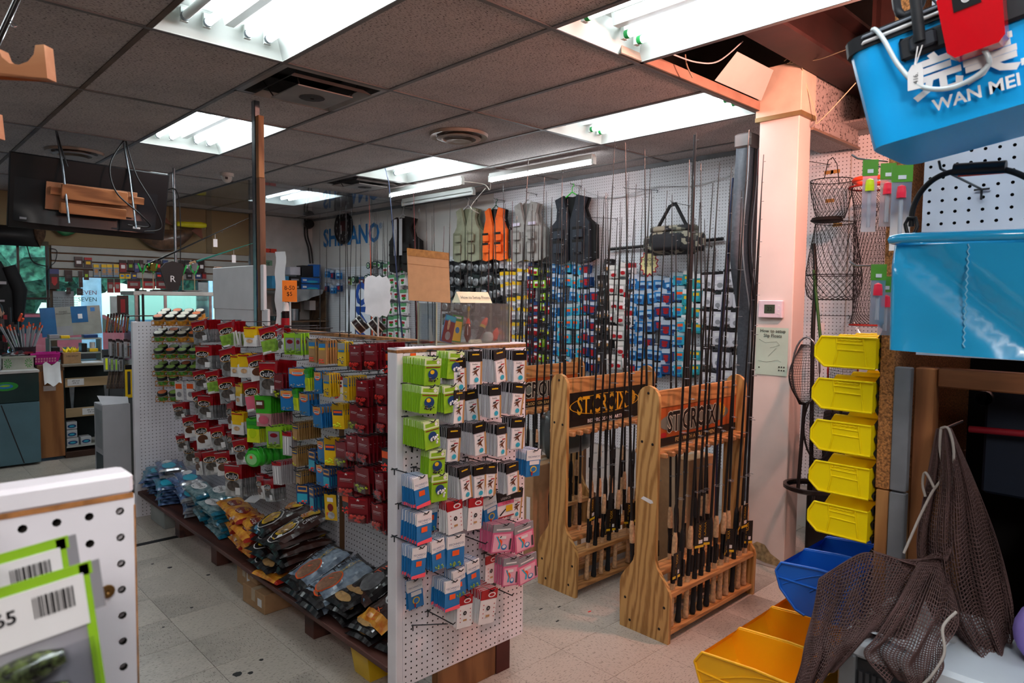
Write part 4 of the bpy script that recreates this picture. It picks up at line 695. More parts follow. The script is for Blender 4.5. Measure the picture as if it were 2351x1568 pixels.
fz = GH+.004
flt([(.003, 0), (.008, .01), (.016, .03), (.013, .065), (.005, .085), (.011, .078), (.004, .1), (.0035, .13), (.006, .14), (.003, .15)], [fm, fm, fm, fm, fm, fo, cork, yel, yel], (1.83, 2.19, fz), (0, .06, 0), 'dark red and orange balsa float standing inside the display box')
flt([(.002, 0), (.007, .01), (.012, .07), (.0125, .075), (.0125, .082), (.013, .095), (.006, .118)], [fbk, fbk, yel, yel, fo, fo], (1.868, 2.18, fz), (0, .55, 0), 'black float with orange tip leaning in the display box')
flt([(.012, .0), (.02, .008), (.023, .021), (.02, .034), (.012, .042)], [fw_]*4, (1.925, 2.165, fz), (0, 0, 0), 'round white bobber in the display box'); flt([(.006, .0), (.011, .006), (.013, .016), (.009, .026), (.006, .04), (.0015, .045), (.001, .085)], [fw_, fw_, fo, fo, fm, fm], (1.95, 2.19, fz), (0, -.5, 0), 'orange and white pear float leaning behind the round bobber')
flt([(.003, .0), (.013, .01), (.013, .04), (.003, .06)], [fo]*3, (1.99, 2.2, fz), (0, .3, 0), 'small orange float at the right end of the display box'); flt([(.003, .0), (.009, .01), (.009, .03), (.003, .1)], [fo, fw_, fw_], (1.66, 2.21, fz), (0, -.1, 0), 'thin orange and white float at the left end of the display box')
o = put(card(.055, .11, .003, blu).mesh('float_packet'), 'float_packet', None, (1.73, 2.17, fz+.112), (0, .25, 0), 'maroon and blue float packet leaning in the display box', 'packet'); b = MB(); layers(b, .055, .11, [('r', .02, .22, .98, .98, drk), ('r', .05, .02, .95, .18, cya), ('e', .5, .75, .25, .16, gry), ('e', .4, .35, .12, .2, cork)], -.0016); b.build('printed_label', o)
o = put(card(.055, .11, .003, dgrn).mesh('float_packet'), 'float_packet', None, (1.79, 2.2, fz+.112), (0, .14, 0), 'green and yellow float packet in the display box', 'packet'); b = MB(); layers(b, .055, .11, [('r', .06, .22, .94, .96, yel), ('e', .55, .55, .2, .12, blu), ('r', .2, .05, .8, .12, wht)], -.0016); b.build('printed_label', o)
t_ = MB().prism([(-.008, 0), (.008, 0), (0, .014)], -.03, .03, M('ivory_card', 'e6dfc0', .7)); t_.v = [(z, x, y) for x, y, z in t_.v]; o = t_.build('tent_card', None, (1.84, 2.148, fz), label='tiny ivory label reading Tubes inside the display box', cat='sign'); MB().text('Tubes', .009, blk, Matrix.Translation((0, -.0055, .006)) @ Matrix.Rotation(radians(60), 4, 'X'), sx=1).build('lettering', o)
# cardboard sheet, jars, bottle, signs
b = MB(); b.box((-.1, -.002, 0), (.1, .002, .215), cardb).box((-.1, -.0026, .208), (.1, .0026, .215), brown_edge); sh = b.build('cardboard_sheet', None, (1.72, 2.3, GH+ch+.006), (-.16, .05, -.1), 'plain brown cardboard sheet propped up behind the display box', 'cardboard')
MB().box((-.101, -.0032, .185), (.101, -.0021, .216), M('brown_tape', '8f6a3a', .25, var=.2, scale=60)).build('tape_strip', sh); MB().box((-.098, -.0026, .15), (.098, -.0021, .152), M('crease', '8f6c4a', .9)).build('fold_line', sh)
def jar(loc, rot, lab, r=.034, h=.045, lid=None, body=None, band=None, grp=None, name='bait_jar'):
    j = empty(name, loc, 0, lab, 'jar', grp); j.rotation_euler = rot
    MB().lathe([(0, 0), (r*.95, 0), (r, .003), (r, h*.7), (0, h*.7)], body or M('jar_clear', 'a9a196', .15, coat=.5), 14).build('body', j)
    if band: MB().lathe([(r+.0006, h*.12), (r+.0006, h*.6)], band, 14).build('label_band', j)
    MB().lathe([(0, h*.7), (r*1.06, h*.7), (r*1.07, h), (r*.98, h+.002), (0, h+.002)], lid or M('jar_lid', '16171a', .35, coat=.4), 14).build('lid', j); return j
mband = M('jar_label_dark', '241414', .3, coat=.4)
for k, (q, l) in enumerate((((830, 775), 'black lidded bait jar lying tilted on the gondola top, left of two'), ((868, 780), 'black lidded bait jar lying tilted on the gondola top, right of two'))):
    p = pX(q[0]-14, q[1], 1.77); j = jar((p.x, p.y, GH+.035), (0, radians(50), radians(-35)), l, .038, .055, None, M('jar_white', 'dcd7d0', .3), mband); MB().box((.0392, -.012, .012), (.04, .008, .026), ora).build('price_sticker', j)
p = pX(657, 745, 1.77); bt = empty('spray_bottle', (1.77, p.y, GH+.006), 0, 'dark red bottle with white cap on the gondola top', 'bottle'); MB().lathe([(0, 0), (.026, 0), (.028, .004), (.028, .09), (.02, .1), (0, .1)], M('bottle_dark', '1f1213', .2, coat=.5), 16).build('body', bt); MB().lathe([(.0285, .02), (.0285, .06)], red, 16).build('label_band', bt); MB().lathe([(.02, .1), (.017, .125), (.014, .145), (.006, .15), (0, .15)], M('cap_white', 'e0e0e0', .4), 12).build('cap', bt)
def stick_sign(px_, top, bot, w, h, m, lab, txt=None, zig=False, ypl=None):
    p = pX(px_, (top+bot)/2, 1.77); st = empty('sign_on_stick', (1.77, p.y, GH+.004), radians(-48), lab, 'sign'); zc = p.z-GH
    MB().tube([(0, 0, 0), (0, 0, zc)], .005, M('clear_rod', 'b9c0c4', .1, coat=.6), 6).build('stick', st)
    b = MB()
    if zig:
        pts = []; n = 26
        for k in range(n):
            a = 2*pi*k/n; r = 1-(.1 if k % 2 and (k < 8 or k > 14) else 0); s = 1/max(abs(cos(a)), abs(sin(a)))**.75; pts.append((cos(a)*w/2*r*s, sin(a)*h/2*r*s))
        b.prism(pts, -.001, .001, m); b.v = [(x, -z-.007, y+zc) for x, y, z in b.v]
    else: b.box((-w/2, -.008, zc-h/2), (w/2, -.006, zc+h/2), m)
    b.build('board', st)
    if txt: MB().text(txt, h*.28, blk, FT(0, -.0085, zc)).build('lettering', st)
stick_sign(666, 652, 688, .085, .12, M('orange_card', 'f07a1e', .6), 'orange handwritten price card on a clear stick over the bottle', '8-50\n$5'); stick_sign(868, 650, 715, .13, .2, M('card_white', 'e2e1e6', .6), 'blank white sign with a jagged edge on a stick', None, True)
# easel of boards with white foam sheets
ea = empty('framed_board', (1.77, 4.3, GH+.004), 0, 'white padded boards in an unpainted wooden frame on the gondola top', 'board'); wd1 = MW('lumber', 'a87448', '7d4f2c', 6, 'Z'); wd2 = MW('lumber_pale', 'c79a66', 'a3713f', 6, 'Z')
MB().bbox((-.02, .42, 0), (.02, .46, .38), wd1, .002).build('frame_rail', ea); MB().bbox((-.02, -.2, 0), (.02, -.16, .36), wd1, .002).build('frame_rail', ea)
foam = M('foam_sheet', 'd4d4d8', .8, var=.04, bump=.1); MB().bbox((-.045, -.38, .1), (-.025, .41, .37), foam, .004).build('foam_sheet', ea); MB().bbox((-.04, -.42, .0), (-.024, .40, .11), foam, .004).build('foam_sheet', ea)
MB().box((-.046, -.3, .12), (-.0455, -.29, .34), M('blue_print', '3a5fa0', .6)).build('ruler_marks', ea)
# post: steel stud with lumber
po = empty('ceiling_post', (1.77, 4.0, 0), 0, 'steel stud and lumber post rising from the gondola to the ceiling', 'post')
MB().box((-.05, .005, GH), (-.047, .05, H), steel).box((-.05, .005, GH), (-.02, .008, H), steel).box((-.05, .047, GH), (-.02, .05, H), steel).build('steel_stud', po)
MB().bbox((-.046, -.04, GH-.1), (-.01, .004, 2.3), MW('lumber_dark', '6d4528', '4b2d19', 6, 'Z'), .002).build('lower_lumber', po); MB().bbox((-.046, -.036, 2.302), (-.012, .004, 2.66), wd1, .002).build('upper_lumber', po)
# ================================================================== rod racks
oak = MW('oak', 'c79a5e', '9a6d38', 17, 'Z', .5); oakx = MW('oak_rail', 'c28d55', '9a6a3a', 17, 'X', .5); screw = M('screw_black', '0e0e0f', .4)
gold = M('sign_gold', 'd9a41f', .4, var=.05); sgrey = M('sign_grey', '6d736a', .5, var=.05); sorange = M('sign_orange', 'a5501c', .5, var=.15); sblk = M('sign_black', '17120f', .45)
def rackside():
    pts = [(-.14, 0), (.14, 0), (.145, .22)]; pts += [(.145-.085*(.5-.5*cos(pi*t)), .22+.16*t) for t in (.2, .4, .6, .8, 1)]
    pts += [(.06, 1.13)]+[(.06*cos(a), 1.14+.065*sin(a)) for a in [pi*k/10 for k in range(1, 10)]]+[(-.06, 1.13)]
    pts += [(-.145+.085*(.5-.5*cos(pi*t)), .22+.16*t) for t in (1, .8, .6, .4, .2)]+[(-.145, .22)]
    return pts
def rack(x, y, L_, lab, style, text2, ns=13):
    r = empty('rod_rack', (x, y, 0), 0, lab, 'rack', 'wooden rod racks')
    for k, xx in enumerate((0, L_)):
        b = MB(); b.prism(rackside(), 0, .02, oak); b.v = [(z+xx, p, q) for p, q, z in b.v]; sp = b.build('side_panel', r)
        for (sy, sz) in ((0, 1.17), (-.03, .93), (.03, .935), (-.115, .17), (.11, .15), (-.09, .06), (.08, .045)):
            b = MB(); b.at((xx-.0008 if k == 0 else xx+.0205, sy, sz), (0, -pi/2, 0)); b.lathe([(0, .0015), (.0065, .0008), (.007, 0)], screw, 10); b.build('screw', sp)
    MB().bbox((.02, -.01, 1.09), (L_, .01, 1.175), oakx, .003).build('top_rail', r)
    sg = MB().box((.02, -.006, .9), (L_, .006, 1.09), sblk if style == 'black' else sorange).build('sign_board', r)
    m1 = gold if style == 'black' else sgrey; b = MB(); cx, cz, rx, rz, yy = L_*.5, 1.012, L_*.4, .058, -.0068
    n = 28; el = lambda s, dy: [(cx+cos(2*pi*k/n)*rx*s, yy-dy, cz+sin(2*pi*k/n)*rz*(1-(1-s)*L_*3)) for k in range(n)]
    a_, c_ = el(1, .0003), el(.975, .0003)
    if style == 'black': b.add(a_+c_, [(k, (k+1) % n, n+(k+1) % n, n+k) for k in range(n)], gold)
    else: b.add(a_, [tuple(range(n))], sgrey)
    for k in range(7): an = radians(100-26*k); q = .045; b.add([(L_*.8, yy-.001, cz-.02), (L_*.8+cos(an+.18)*q, yy-.001, cz+.01+sin(an+.18)*q), (L_*.8+cos(an-.18)*q, yy-.001, cz+.01+sin(an-.18)*q)], [(0, 1, 2)], gold)
    b.build('emblem', sg)
    MB().text('ST.CROIX', .14, gold if style == 'black' else sblk, FT(L_*.46, yy-.0018, cz-.004), sx=.74, bold=.02).build('lettering', sg)
    if style != 'black': MB().text('ST.CROIX', .14, M('sign_outline', 'cfc9b6', .5), FT(L_*.46, yy-.0012, cz-.004), sx=.74, bold=.05).build('lettering_outline', sg); b = MB(); b.add([(.12+cos(2*pi*k/14)*.028, yy-.002, .955+sin(2*pi*k/14)*.013) for k in range(14)], [tuple(range(14))], red); b.build('red_badge', sg)
    MB().box((.02, -.0075, .9), (L_, -.0062, .94), sblk).build('sign_band', sg); MB().text(text2, .028, wht if style == 'black' else M('tan_letters', 'b9a46a', .5), FT(L_*.5, -.0082, .92), sx=1.15, bold=.02).build('lettering', sg)
    MB().bbox((.02, -.05, .865), (L_, .05, .893), oakx, .003).build('upper_rail', r)
    st = (L_-.05)/(ns-1)
    for k in range(ns):
        for s in (-1, 1): MB().at((.035+k*st, s*.068, .866), (0, 0, 0)).bbox((-.013, -.02, 0), (.013, .02, .025), M('lug_wood', 'b07c50', .5, var=.15), .005).build('rail_lug', r)
    for s in (-1, 1): MB().bbox((.02, s*.092-.048, .215), (L_, s*.092+.048, .24), oakx, .003).build('tray', r)
    for s in (-1, 1): MB().bbox((.02, s*.09-.045, .035), (L_, s*.09+.045, .058), oakx, .003).build('bottom_shelf', r)
    return r
def _bold(b, txt, size, m, T=None, align='CENTER', sx=1, fn=None, bold=0):
    if not bold: return MB._t0(b, txt, size, m, T, align, sx, fn)
    key = (txt, align, bold)
    if key not in _TX:
        c = bpy.data.curves.new('t', 'FONT'); c.body = txt; c.align_x = align; c.align_y = 'CENTER'; c.resolution_u = 2; c.offset = bold
        o = bpy.data.objects.new('t', c); SC.collection.objects.link(o); bpy.context.view_layer.update()
        me = bpy.data.meshes.new_from_object(o.evaluated_get(bpy.context.evaluated_depsgraph_get())); _TX[key] = ([tuple(v.co) for v in me.vertices], [tuple(p.vertices) for p in me.polygons]); bpy.data.objects.remove(o); bpy.data.meshes.remove(me)
    V, Fc = _TX[key]; vs = [(x*size*sx, y*size, 0) for x, y, z in V]
    if T is not None: vs = [tuple(T @ Vector(p)) for p in vs]
    return b.add(vs, Fc, m)
MB._t0 = MB.text; MB.text = _bold
R1 = rack(2.69, 1.885, .82, 'oak rod rack nearest the camera with an orange sign', 'orange', 'FISH WITH A CRAFTSMEN'); R2 = rack(2.75, 2.51, .80, 'wooden rod rack with black and gold sign, middle of three', 'black', 'BEST RODS ON EARTH'); R3 = rack(2.85, 3.17, .80, 'farthest wooden rod rack with orange and grey sign behind the gondola end', 'orange', 'BEST RODS ON EARTH')
MB().prism([(-.035, .0), (.02, -.014), (.036, -.008), (.03, .004), (-.02, .014)], 0, .0006, wht).build('torn_sticker', R1, (-.0012, -.006, .66), (pi/2, 0, -pi/2))
# rods: handle profile and tapered blank, one mesh per part
rodblk = M('rod_blank', '0d0e10', .28, coat=.5, var=.2); rodred, rodblu, rodora, rodgrn = M('rod_red', '5a1418', .3), M('rod_blue', '16294f', .3), M('rod_orange', 'e0532a', .35), M('rod_green', '2f8a7a', .35)
eva = M('eva_foam', '17181a', .85); rseat = M('reel_seat', '1c1d20', .25, .3)
_RP = {}
def rodparts(style, H_, bm):
    k = (style, H_, bm.name)
    if k in _RP: return _RP[k]
    b = MB(); b.lathe([(.0075, .45), (.0062, .45+(H_-.45)*.35), (.004, .45+(H_-.45)*.75), (.0018, H_), (0, H_)], bm, 6); blank = b.mesh('blank')
    c = eva if style == 'eva' else cork; b = MB(); b.lathe([(0, 0), (.014, 0), (.0155, .01), (.012, .05), (.0125, .2), (.0105, .22)], c, 10); butt = b.mesh('butt_grip')
    b = MB(); b.lathe([(.0105, .2), (.0125, .22), (.0105, .3), (.0125, .33), (.0125, .345)], rseat, 10); b.box((-.006, -.02, .23), (.006, -.011, .31), rseat); seat = b.mesh('reel_seat')
    b = MB(); b.lathe([(.0125, .345), (.0138, .36), (.0125, .43), (.008, .455), (.006, .46)], c, 10); fore = b.mesh('fore_grip')
    b = MB(); n = 8
    for q in range(n):
        z = .62+(H_-.66)*(q/(n-1))**.85; rr = .011*(1-q/(n-1))+.0035
        b.tube([(0, 0, z), (0, -.006-rr*.3, z+.004)], .0011, steel, 4); ring = [(cos(2*pi*k/8)*rr, -.006-rr+sin(2*pi*k/8)*rr*1.0, z+.004) for k in range(9)]; b.tube(ring, .0011, steel, 4, False)
    gd = b.mesh('guides'); _RP[k] = (blank, butt, seat, fore, gd); return _RP[k]
def rod(base, H_, style='cork', bm=None, lab='', lean=(0, 0), rz=0, grp=None, tg=None):
    ps = rodparts(style, H_, bm or rodblk); o = put(ps[1], 'fishing_rod', None, base, (lean[0], lean[1], rz), lab, 'fishing rod', grp)
    put(ps[0], 'blank', o); put(ps[2], 'reel_seat', o); put(ps[3], 'fore_grip', o); put(ps[4], 'guides', o, kind='stuff')
    if tg:
        b = MB(); w, h = .06, .125; b.box((-w/2, -.018, tg), (w/2, -.0165, tg+h), sblk).box((-w/2, -.0188, tg), (w/2, -.0165, tg+.012), yel); t = b.build('hang_tag', o)
        MB().text('ST.CROIX', .022, gold, FT(0, -.0185, tg+h*.55) @ Matrix.Rotation(pi/2, 4, 'Z')).box((-.005, -.0186, tg+.02), (.02, -.0182, tg+.038), wht).build('lettering', t)
    return o
hs = [2.32, 1.98, 2.15, 2.28, 1.86, 2.22, 2.1, 2.36, 2.05, 1.95, 2.25, 2.18, 2.0]
def fill(R, x, y, L_, side, n, ns, who, seed, hts, pos=None, skip=(), gr=''):
    q = random.Random(seed); st = (L_-.05)/(ns-1); c = 0
    for k in range(ns-1):
        if k in skip: continue
        c += 1; xx = x+.035+(k+.5)*st; h = hts[k % len(hts)]+q.uniform(-.07, .07); yy = y+side*.108
        sty = 'eva' if q.random() < .3 else 'cork'
        rod((xx, yy, .062), round(h-.0, 1), sty, None, f"{'black foam' if sty == 'eva' else 'cork'} handled rod, {ORD[c-1]} from near panel, {'front' if side < 0 else 'rear'} row, {who}", (-side*(-1)*.032*-1+q.uniform(-.006, .006), q.uniform(-.012, .012)), q.uniform(-.9, .9), f'rods in the {who}', (.34 if q.random() < .5 else .24) if side < 0 and q.random() < .55 else None)
fill(R1, 2.69, 1.885, .82, -1, 12, 13, 'nearest rack', 1, hs); fill(R1, 2.69, 1.885, .82, 1, 12, 13, 'nearest rack', 2, hs[3:]+hs[:3], skip=(1, 4, 8))
fill(R2, 2.75, 2.51, .80, -1, 12, 13, 'middle rack', 3, hs[5:]+hs[:5], skip=(0, 6, 9, 11)); fill(R2, 2.75, 2.51, .80, 1, 12, 13, 'middle rack', 4, hs[2:]+hs[:2], skip=(3, 5, 10))
fill(R3, 2.85, 3.17, .80, -1, 12, 13, 'farthest rack', 5, hs[7:]+hs[:7], skip=(6, 7, 11)); fill(R3, 2.85, 3.17, .80, 1, 12, 13, 'farthest rack', 6, hs[4:]+hs[:4], skip=(1, 6, 10))
# tall tripod pole and bagged rods
b = MB(); b.tube([(0, 0, .02), (.0, 0, 1.2), (.01, 0, 2.62)], [.013, .012, .009], M('rod_sock', '17181c', .8, bump=.3), 8); b.build('rod_in_sleeve', None, (pY(1586, 600, 2.32).x, 2.32, .0), label='tall rod in a black fabric sleeve standing before the middle rack', cat='fishing rod')
b = MB(); b.tube([(0, 0, .03), (.02, 0, 1.2), (.09, -.02, 2.4)], [.016, .016, .007], M('sleeve_blue', '141d3c', .6), 8); b.build('rod_in_sleeve', None, (pY(1650, 870, 2.28).x-.02, 2.28, .0), label='rod in a navy sleeve leaning near the rod case', cat='fishing rod')
# rod case hanging beside the pillar
cg, cb, cs = M('case_grey', '4c4f57', .6, var=.15, scale=60, bump=.1), M('case_black', '121317', .6), M('case_piping', 'a7a6ab', .5)
rc = empty('rod_case', (4.2, 2.19, 0), 0, 'long grey and black padded rod case standing beside the pillar', 'rod case')
def sweep(fx, fw, x0, m, d, y0, z0=.3, z1=2.62, n=26):
    b = MB(); P_ = [(z0+(z1-z0)*k/n) for k in range(n+1)]
    for k in range(n):
        a, c = P_[k], P_[k+1]; b.add([(fx(a)-fw(a), y0, a), (fx(a)+fw(a), y0, a), (fx(a)+fw(a), y0+d, a), (fx(a)-fw(a), y0+d, a), (fx(c)-fw(c), y0, c), (fx(c)+fw(c), y0, c), (fx(c)+fw(c), y0+d, c), (fx(c)-fw(c), y0+d, c)], [(0, 1, 5, 4), (1, 2, 6, 5), (2, 3, 7, 6), (3, 0, 4, 7)], m, True)
    return b
bend = lambda z: -.055-.05*math.exp(-((z-2.0)/.28)**2)+.11/(1+math.exp((z-1.65)/.09))*.9
sweep(bend, lambda z: .06 if z < 2.5 else .055, 0, cg, .09, -.04).build('front_panel', rc); sweep(lambda z: bend(z)+.012, lambda z: .006, 0, cb, .005, -.046).build('zip', rc); sweep(lambda z: bend(z)-.058, lambda z: .004, 0, cs, .005, -.045).build('piping', rc); sweep(lambda z: bend(z)+.055, lambda z: .004, 0, cs, .005, -.045).build('piping', rc)
sweep(lambda z: bend(z)+.1, lambda z: .03+.02*math.exp(-((z-2.15)/.25)**2), 0, cg, .07, -.03, .3, 2.45).build('side_pocket', rc); MB().bbox((-.125, -.055, 2.58), (.005, .06, 2.67), M('case_cap', '5a5150', .5), .01).build('top_cap', rc); MB().box((-.0, -.05, 2.42), (.02, .04, 2.58), M('case_red', 'b4453a', .5)).build('red_gusset', rc)
# ================================================================== goods on the pegboard wall
def simple(name, w, h, base, top, mark, mark2=None, t=.003, topf=.3): return card(w, h, t, base, [('r', 0, 0, 1, topf, top), ('r', .2, topf+.12, .8, topf+.32, mark)]+([('e', .5, .75, .28, .14, mark2)] if mark2 else [])).mesh(name)
WK = {
 'yellow': (lambda: simple('swivel_packet', .075, .115, pm('pack_grey', 'b0b0b4'), yel, wht, gry), 'yellow topped packet', 'swivel_packet'),
 'aqua': (lambda: simple('leader_packet', .078, .11, cya, pm('head_pale', 'a9c2cc'), ora, blu), 'aqua and white tackle packet', 'leader_packet'),
 'blue': (lambda: simple('hook_packet', .078, .115, blu, pm('head_blue', 'b4c3d4'), pm('pale_blue', 'a5c7e2'), nav), 'blue packet, white header', 'hook_packet'),
 'redblue': (lambda: simple('rig_packet', .078, .115, nav, pm('head_blue', 'b4c3d4'), red, red), 'navy packet, red sticker', 'rig_packet'),
 'blackmix': (lambda: simple('jig_packet', .07, .11, dkgrey, blk, wht, tan_), 'dark packet, white label', 'jig_packet'),
 'clear': (lambda: simple('sinker_packet', .08, .12, pm('pack_clear', 'a9b0ae'), pm('pack_pale', 'cfd6d3'), wht, red), 'clear packet, pale header', 'sinker_packet'),
 'white': (lambda: simple('feeder_packet', .08, .13, pm('pack_white', 'cfccd4'), blk, wht, gry, topf=.16), 'white card, black hanger', 'feeder_packet'),
 'yblk': (lambda: simple('crankbait_packet', .08, .13, wht, blk, yel, red, topf=.12), 'white card, black-yellow header', 'crankbait_packet'),
 'redtop': (lambda: simple('spinner_packet', .08, .13, wht, red, gry, dkgrey), 'white card, red header', 'spinner_packet'),
 'green': (lambda: simple('lure_packet', .065, .1, lime, blk, wht, red), 'lime and black lure packet', 'lure_packet'),
 'dark': (lambda: simple('weight_packet', .06, .095, dkgrey, blk, gry, nyel), 'dark weight packet', 'weight_packet'),
 'teal': (lambda: simple('bead_packet', .078, .115, M('print_teal', '2a8f94', .35), wht, yel, cya), 'teal packet, yellow mark', 'bead_packet'),
 'redmix': (lambda: simple('lure_card_packet', .07, .11, drk, nav, wht, red), 'dark red lure packet', 'lure_card_packet'),
 'line': (lambda: simple('line_packet', .1, .13, wht, pm('line_green', '5c9a6a'), red, dgrn, .02), 'white and green line pack', 'line_packet')}
WM = {}
def spoolmesh():
    b = MB(); b.box((-.045, -.002, -.13), (.045, .0, 0), blk); b.at((0, -.002, -.075), (pi/2, 0, 0)); b.lathe([(.038, 0), (.04, .012), (.03, .02), (.012, .022), (.012, .012), (0, .012)], M('spool_silver', '8c8f92', .25, .4), 14); return b.mesh('spool_packet')
WK['spool'] = (spoolmesh, 'black carded round line spool', 'spool_packet')
def tubmesh():
    b = MB(); b.at((0, 0, -.05), (pi/2, 0, 0)); b.lathe([(0, -.03), (.03, -.03), (.045, -.028), (.045, -.022), (.028, -.018), (.028, .018), (.045, .022), (.045, .03), (0, .03)], M('spool_green', '31504a', .25, coat=.5), 16); b.at(); layers(b, .09, .1, [('e', .5, .5, .3, .3, wht), ('e', .5, .5, .2, .2, dgrn)], -.0305); return b.mesh('bulk_spool')
WK['bulk'] = (tubmesh, 'green bulk line spool', 'bulk_spool')
NCNT = {}; HOOKS = []
def wallzone(x0, x1, y0, y1, kinds, zone, dx=.084, dz=.128, n=4, skip=.04, seed=0, lastdy=0, short=0):
    q = random.Random(seed+int(x0)); a = pX(x0, y0, WX-.1); c = pX(x1, y1, WX-.1); ny = max(1, int(abs(a.y-c.y)/dx+.5)); nz = max(1, int((a.z-c.z)/dz+.5))
    for i in range(ny):
        for k in range(nz):
            if q.random() < skip: continue
            K = kinds[(i*7+k*3) % len(kinds)] if len(kinds) > 1 and q.random() < .5 else kinds[min(len(kinds)-1, i*len(kinds)//ny)]
            if K not in WM: WM[K] = WK[K][0]()
            nm = WK[K][2]; y = a.y-(i+.5)*dx+q.uniform(-.016, .016); z = a.z-k*dz+q.uniform(-.02, .02); wh = f"{ORD[i]} column, {ORD[k]} row, {zone}"; m_ = n
            NCNT[nm] = NCNT.get(nm, 0)
            dep = .05+.018*m_
            if x0 >= 1500: hook((WX-.009, y, z), -pi/2, .11, wh, 'wall pegboard hooks')
            else: HOOKS.append((y, z))
            for j in range(m_):
                if NCNT[nm] >= 300: break
                NCNT[nm] += 1; nw, dk = WK[K][1], .1-.016*j
                put(WM[K], nm, None, (WX-.012-dk, y+q.uniform(-.003, .003), z-.001), (0, q.uniform(-.1, .1), -pi/2+q.uniform(-.1, .4)), f"{nw}, {ORD[j]+' from front' if j else 'front'}, {wh}", nm.split('_')[-1], f"packets in {wh}", None, (q.uniform(.95, 1.15), 1, q.uniform(.92, 1.1)))
                if j == 0: NCNT[nm]
wallzone(1152, 1212, 592, 815, ['yellow'], 'yellow wall block', n=3, skip=.12); wallzone(1213, 1265, 605, 830, ['redmix', 'green', 'dark'], 'dark mixed wall block', n=3, dx=.085, dz=.12)
wallzone(1268, 1338, 600, 860, ['blue', 'aqua', 'aqua'], 'aqua wall block', n=4); wallzone(1340, 1372, 596, 850, ['redblue'], 'navy wall block', n=4); wallzone(1373, 1402, 600, 850, ['blackmix'], 'black wall block', n=4)
wallzone(1403, 1446, 608, 840, ['clear', 'clear', 'redtop'], 'pale wall block', n=3); wallzone(1448, 1550, 634, 860, ['blue', 'blue', 'redblue', 'blue'], 'wide blue wall block', n=4, dz=.118); wallzone(1552, 1612, 626, 860, ['aqua', 'teal', 'teal'], 'teal wall block', n=4, dz=.118)
wallzone(1617, 1698, 622, 880, ['white'], 'block by rod case', n=4, dz=.15, skip=.0); wallzone(1700, 1735, 672, 800, ['yblk'], 'block by pillar', n=4, dz=.14, skip=0); wallzone(1700, 1735, 802, 900, ['redtop'], 'low block by pillar', n=4, dz=.15, skip=0)
wallzone(1020, 1150, 600, 765, ['spool'], 'spool block behind cardboard', n=3, dx=.105, dz=.145, skip=.03); wallzone(880, 935, 605, 790, ['line'], 'block under brown vest', n=3, dx=.13, dz=.16, skip=0); wallzone(845, 880, 602, 700, ['bulk'], 'bulk spool block', n=1, dx=.13, dz=.16)
wallzone(745, 790, 620, 700, ['blue', 'redblue'], 'block under wall lettering', n=3, dx=.16, dz=.2, skip=.2); wallzone(795, 850, 635, 745, ['green', 'bulk', 'redmix', 'redmix'], 'block by jagged sign', n=2, dx=.16, dz=.2, skip=.25)
for (px_, py_) in ((1692, 580), (1713, 582)): p = pX(px_, py_, WX-.05); o = card(.12, .4, .02, wht, [('r', .1, .0, .9, .06, red), ('r', .2, .12, .8, .2, gry), ('r', .2, .25, .6, .28, red)]).build('tall_packet', None, p, (0, 0, -pi/2), f"tall white packet with red top, {'left' if px_ < 1700 else 'right'} of two beside the rod case", 'packet')
b = MB()
for (y, z) in HOOKS: b.tube([(WX, y, z), (WX-.115, y, z+.002), (WX-.128, y, z+.014)], .0024, wire, 4)
b.build('rows_of_hooks', bpy.data.objects['wall_right'], kind='stuff')
# lettering painted on the wall
lb = M('wall_lettering', '1f6fae', .6, var=.05); a, c = pX(742, 548, WX-.003), pX(872, 537, WX-.003)
TW = lambda y, z, x=WX-.0035: Matrix(((0, 0, -1, x), (-1, 0, 0, y), (0, 1, 0, z), (0, 0, 0, 1)))
MB().text('SHIMANO', .34, lb, TW((a.y+c.y)/2, (a.z+c.z)/2-.0), sx=.96, bold=.03).text('®', .1, lb, TW(c.y-.02, c.z+.1)).build('wall_lettering', None, label='large blue SHIMANO lettering painted on the white wall', cat='lettering')
bn = empty('vertical_banner', (WX-.3, 7.6, 0), 0, 'white upright banner with large blue letters behind the jagged sign', 'banner'); MB().box((-.005, -.34, .4), (.005, .34, 1.72), M('banner_white', 'd5d8de', .6, var=.03)).build('sheet', bn); MB().text('SHIMANO', .36, M('banner_blue', '1c4390', .5), Matrix(((0, 0, -1, -.006), (0, -1, 0, -.05), (1, 0, 0, 1.0), (0, 0, 0, 1))) @ Matrix.Rotation(0, 4, 'Z'), bold=.05).build('lettering', bn)
# clock
p = pX(787, 522, WX-.03); ck = empty('wall_clock', (WX-.035, p.y, p.z), 0, 'round black wall clock hanging over the blue lettering', 'clock'); b = MB(); b.at((0, 0, 0), (0, -pi/2, 0)); b.lathe([(0, -.03), (.23, -.03), (.23, .0), (.205, .012), (.19, .0), (0, .0)], M('clock_black', '17181b', .35), 28); b.build('case', ck)
for k in range(12): an = pi/6*k; MB().cbox((-.003, sin(an)*.16, cos(an)*.16), (.002, .014, .03), M('clock_mark', '8a8c8e', .5)).build('numeral', ck)
MB().cbox((-.005, .03, -.03), (.002, .012, .12), wht).build('hand', ck)
MB().bbox((WX-.04, pX(795, 488, WX).y-.08, 2.52), (WX-.002, pX(795, 488, WX).y+.1, 2.66), M('sign_maroon', '3a1216', .5)).build('wall_box', None, label='small dark red box high on the wall behind the clock', cat='box')
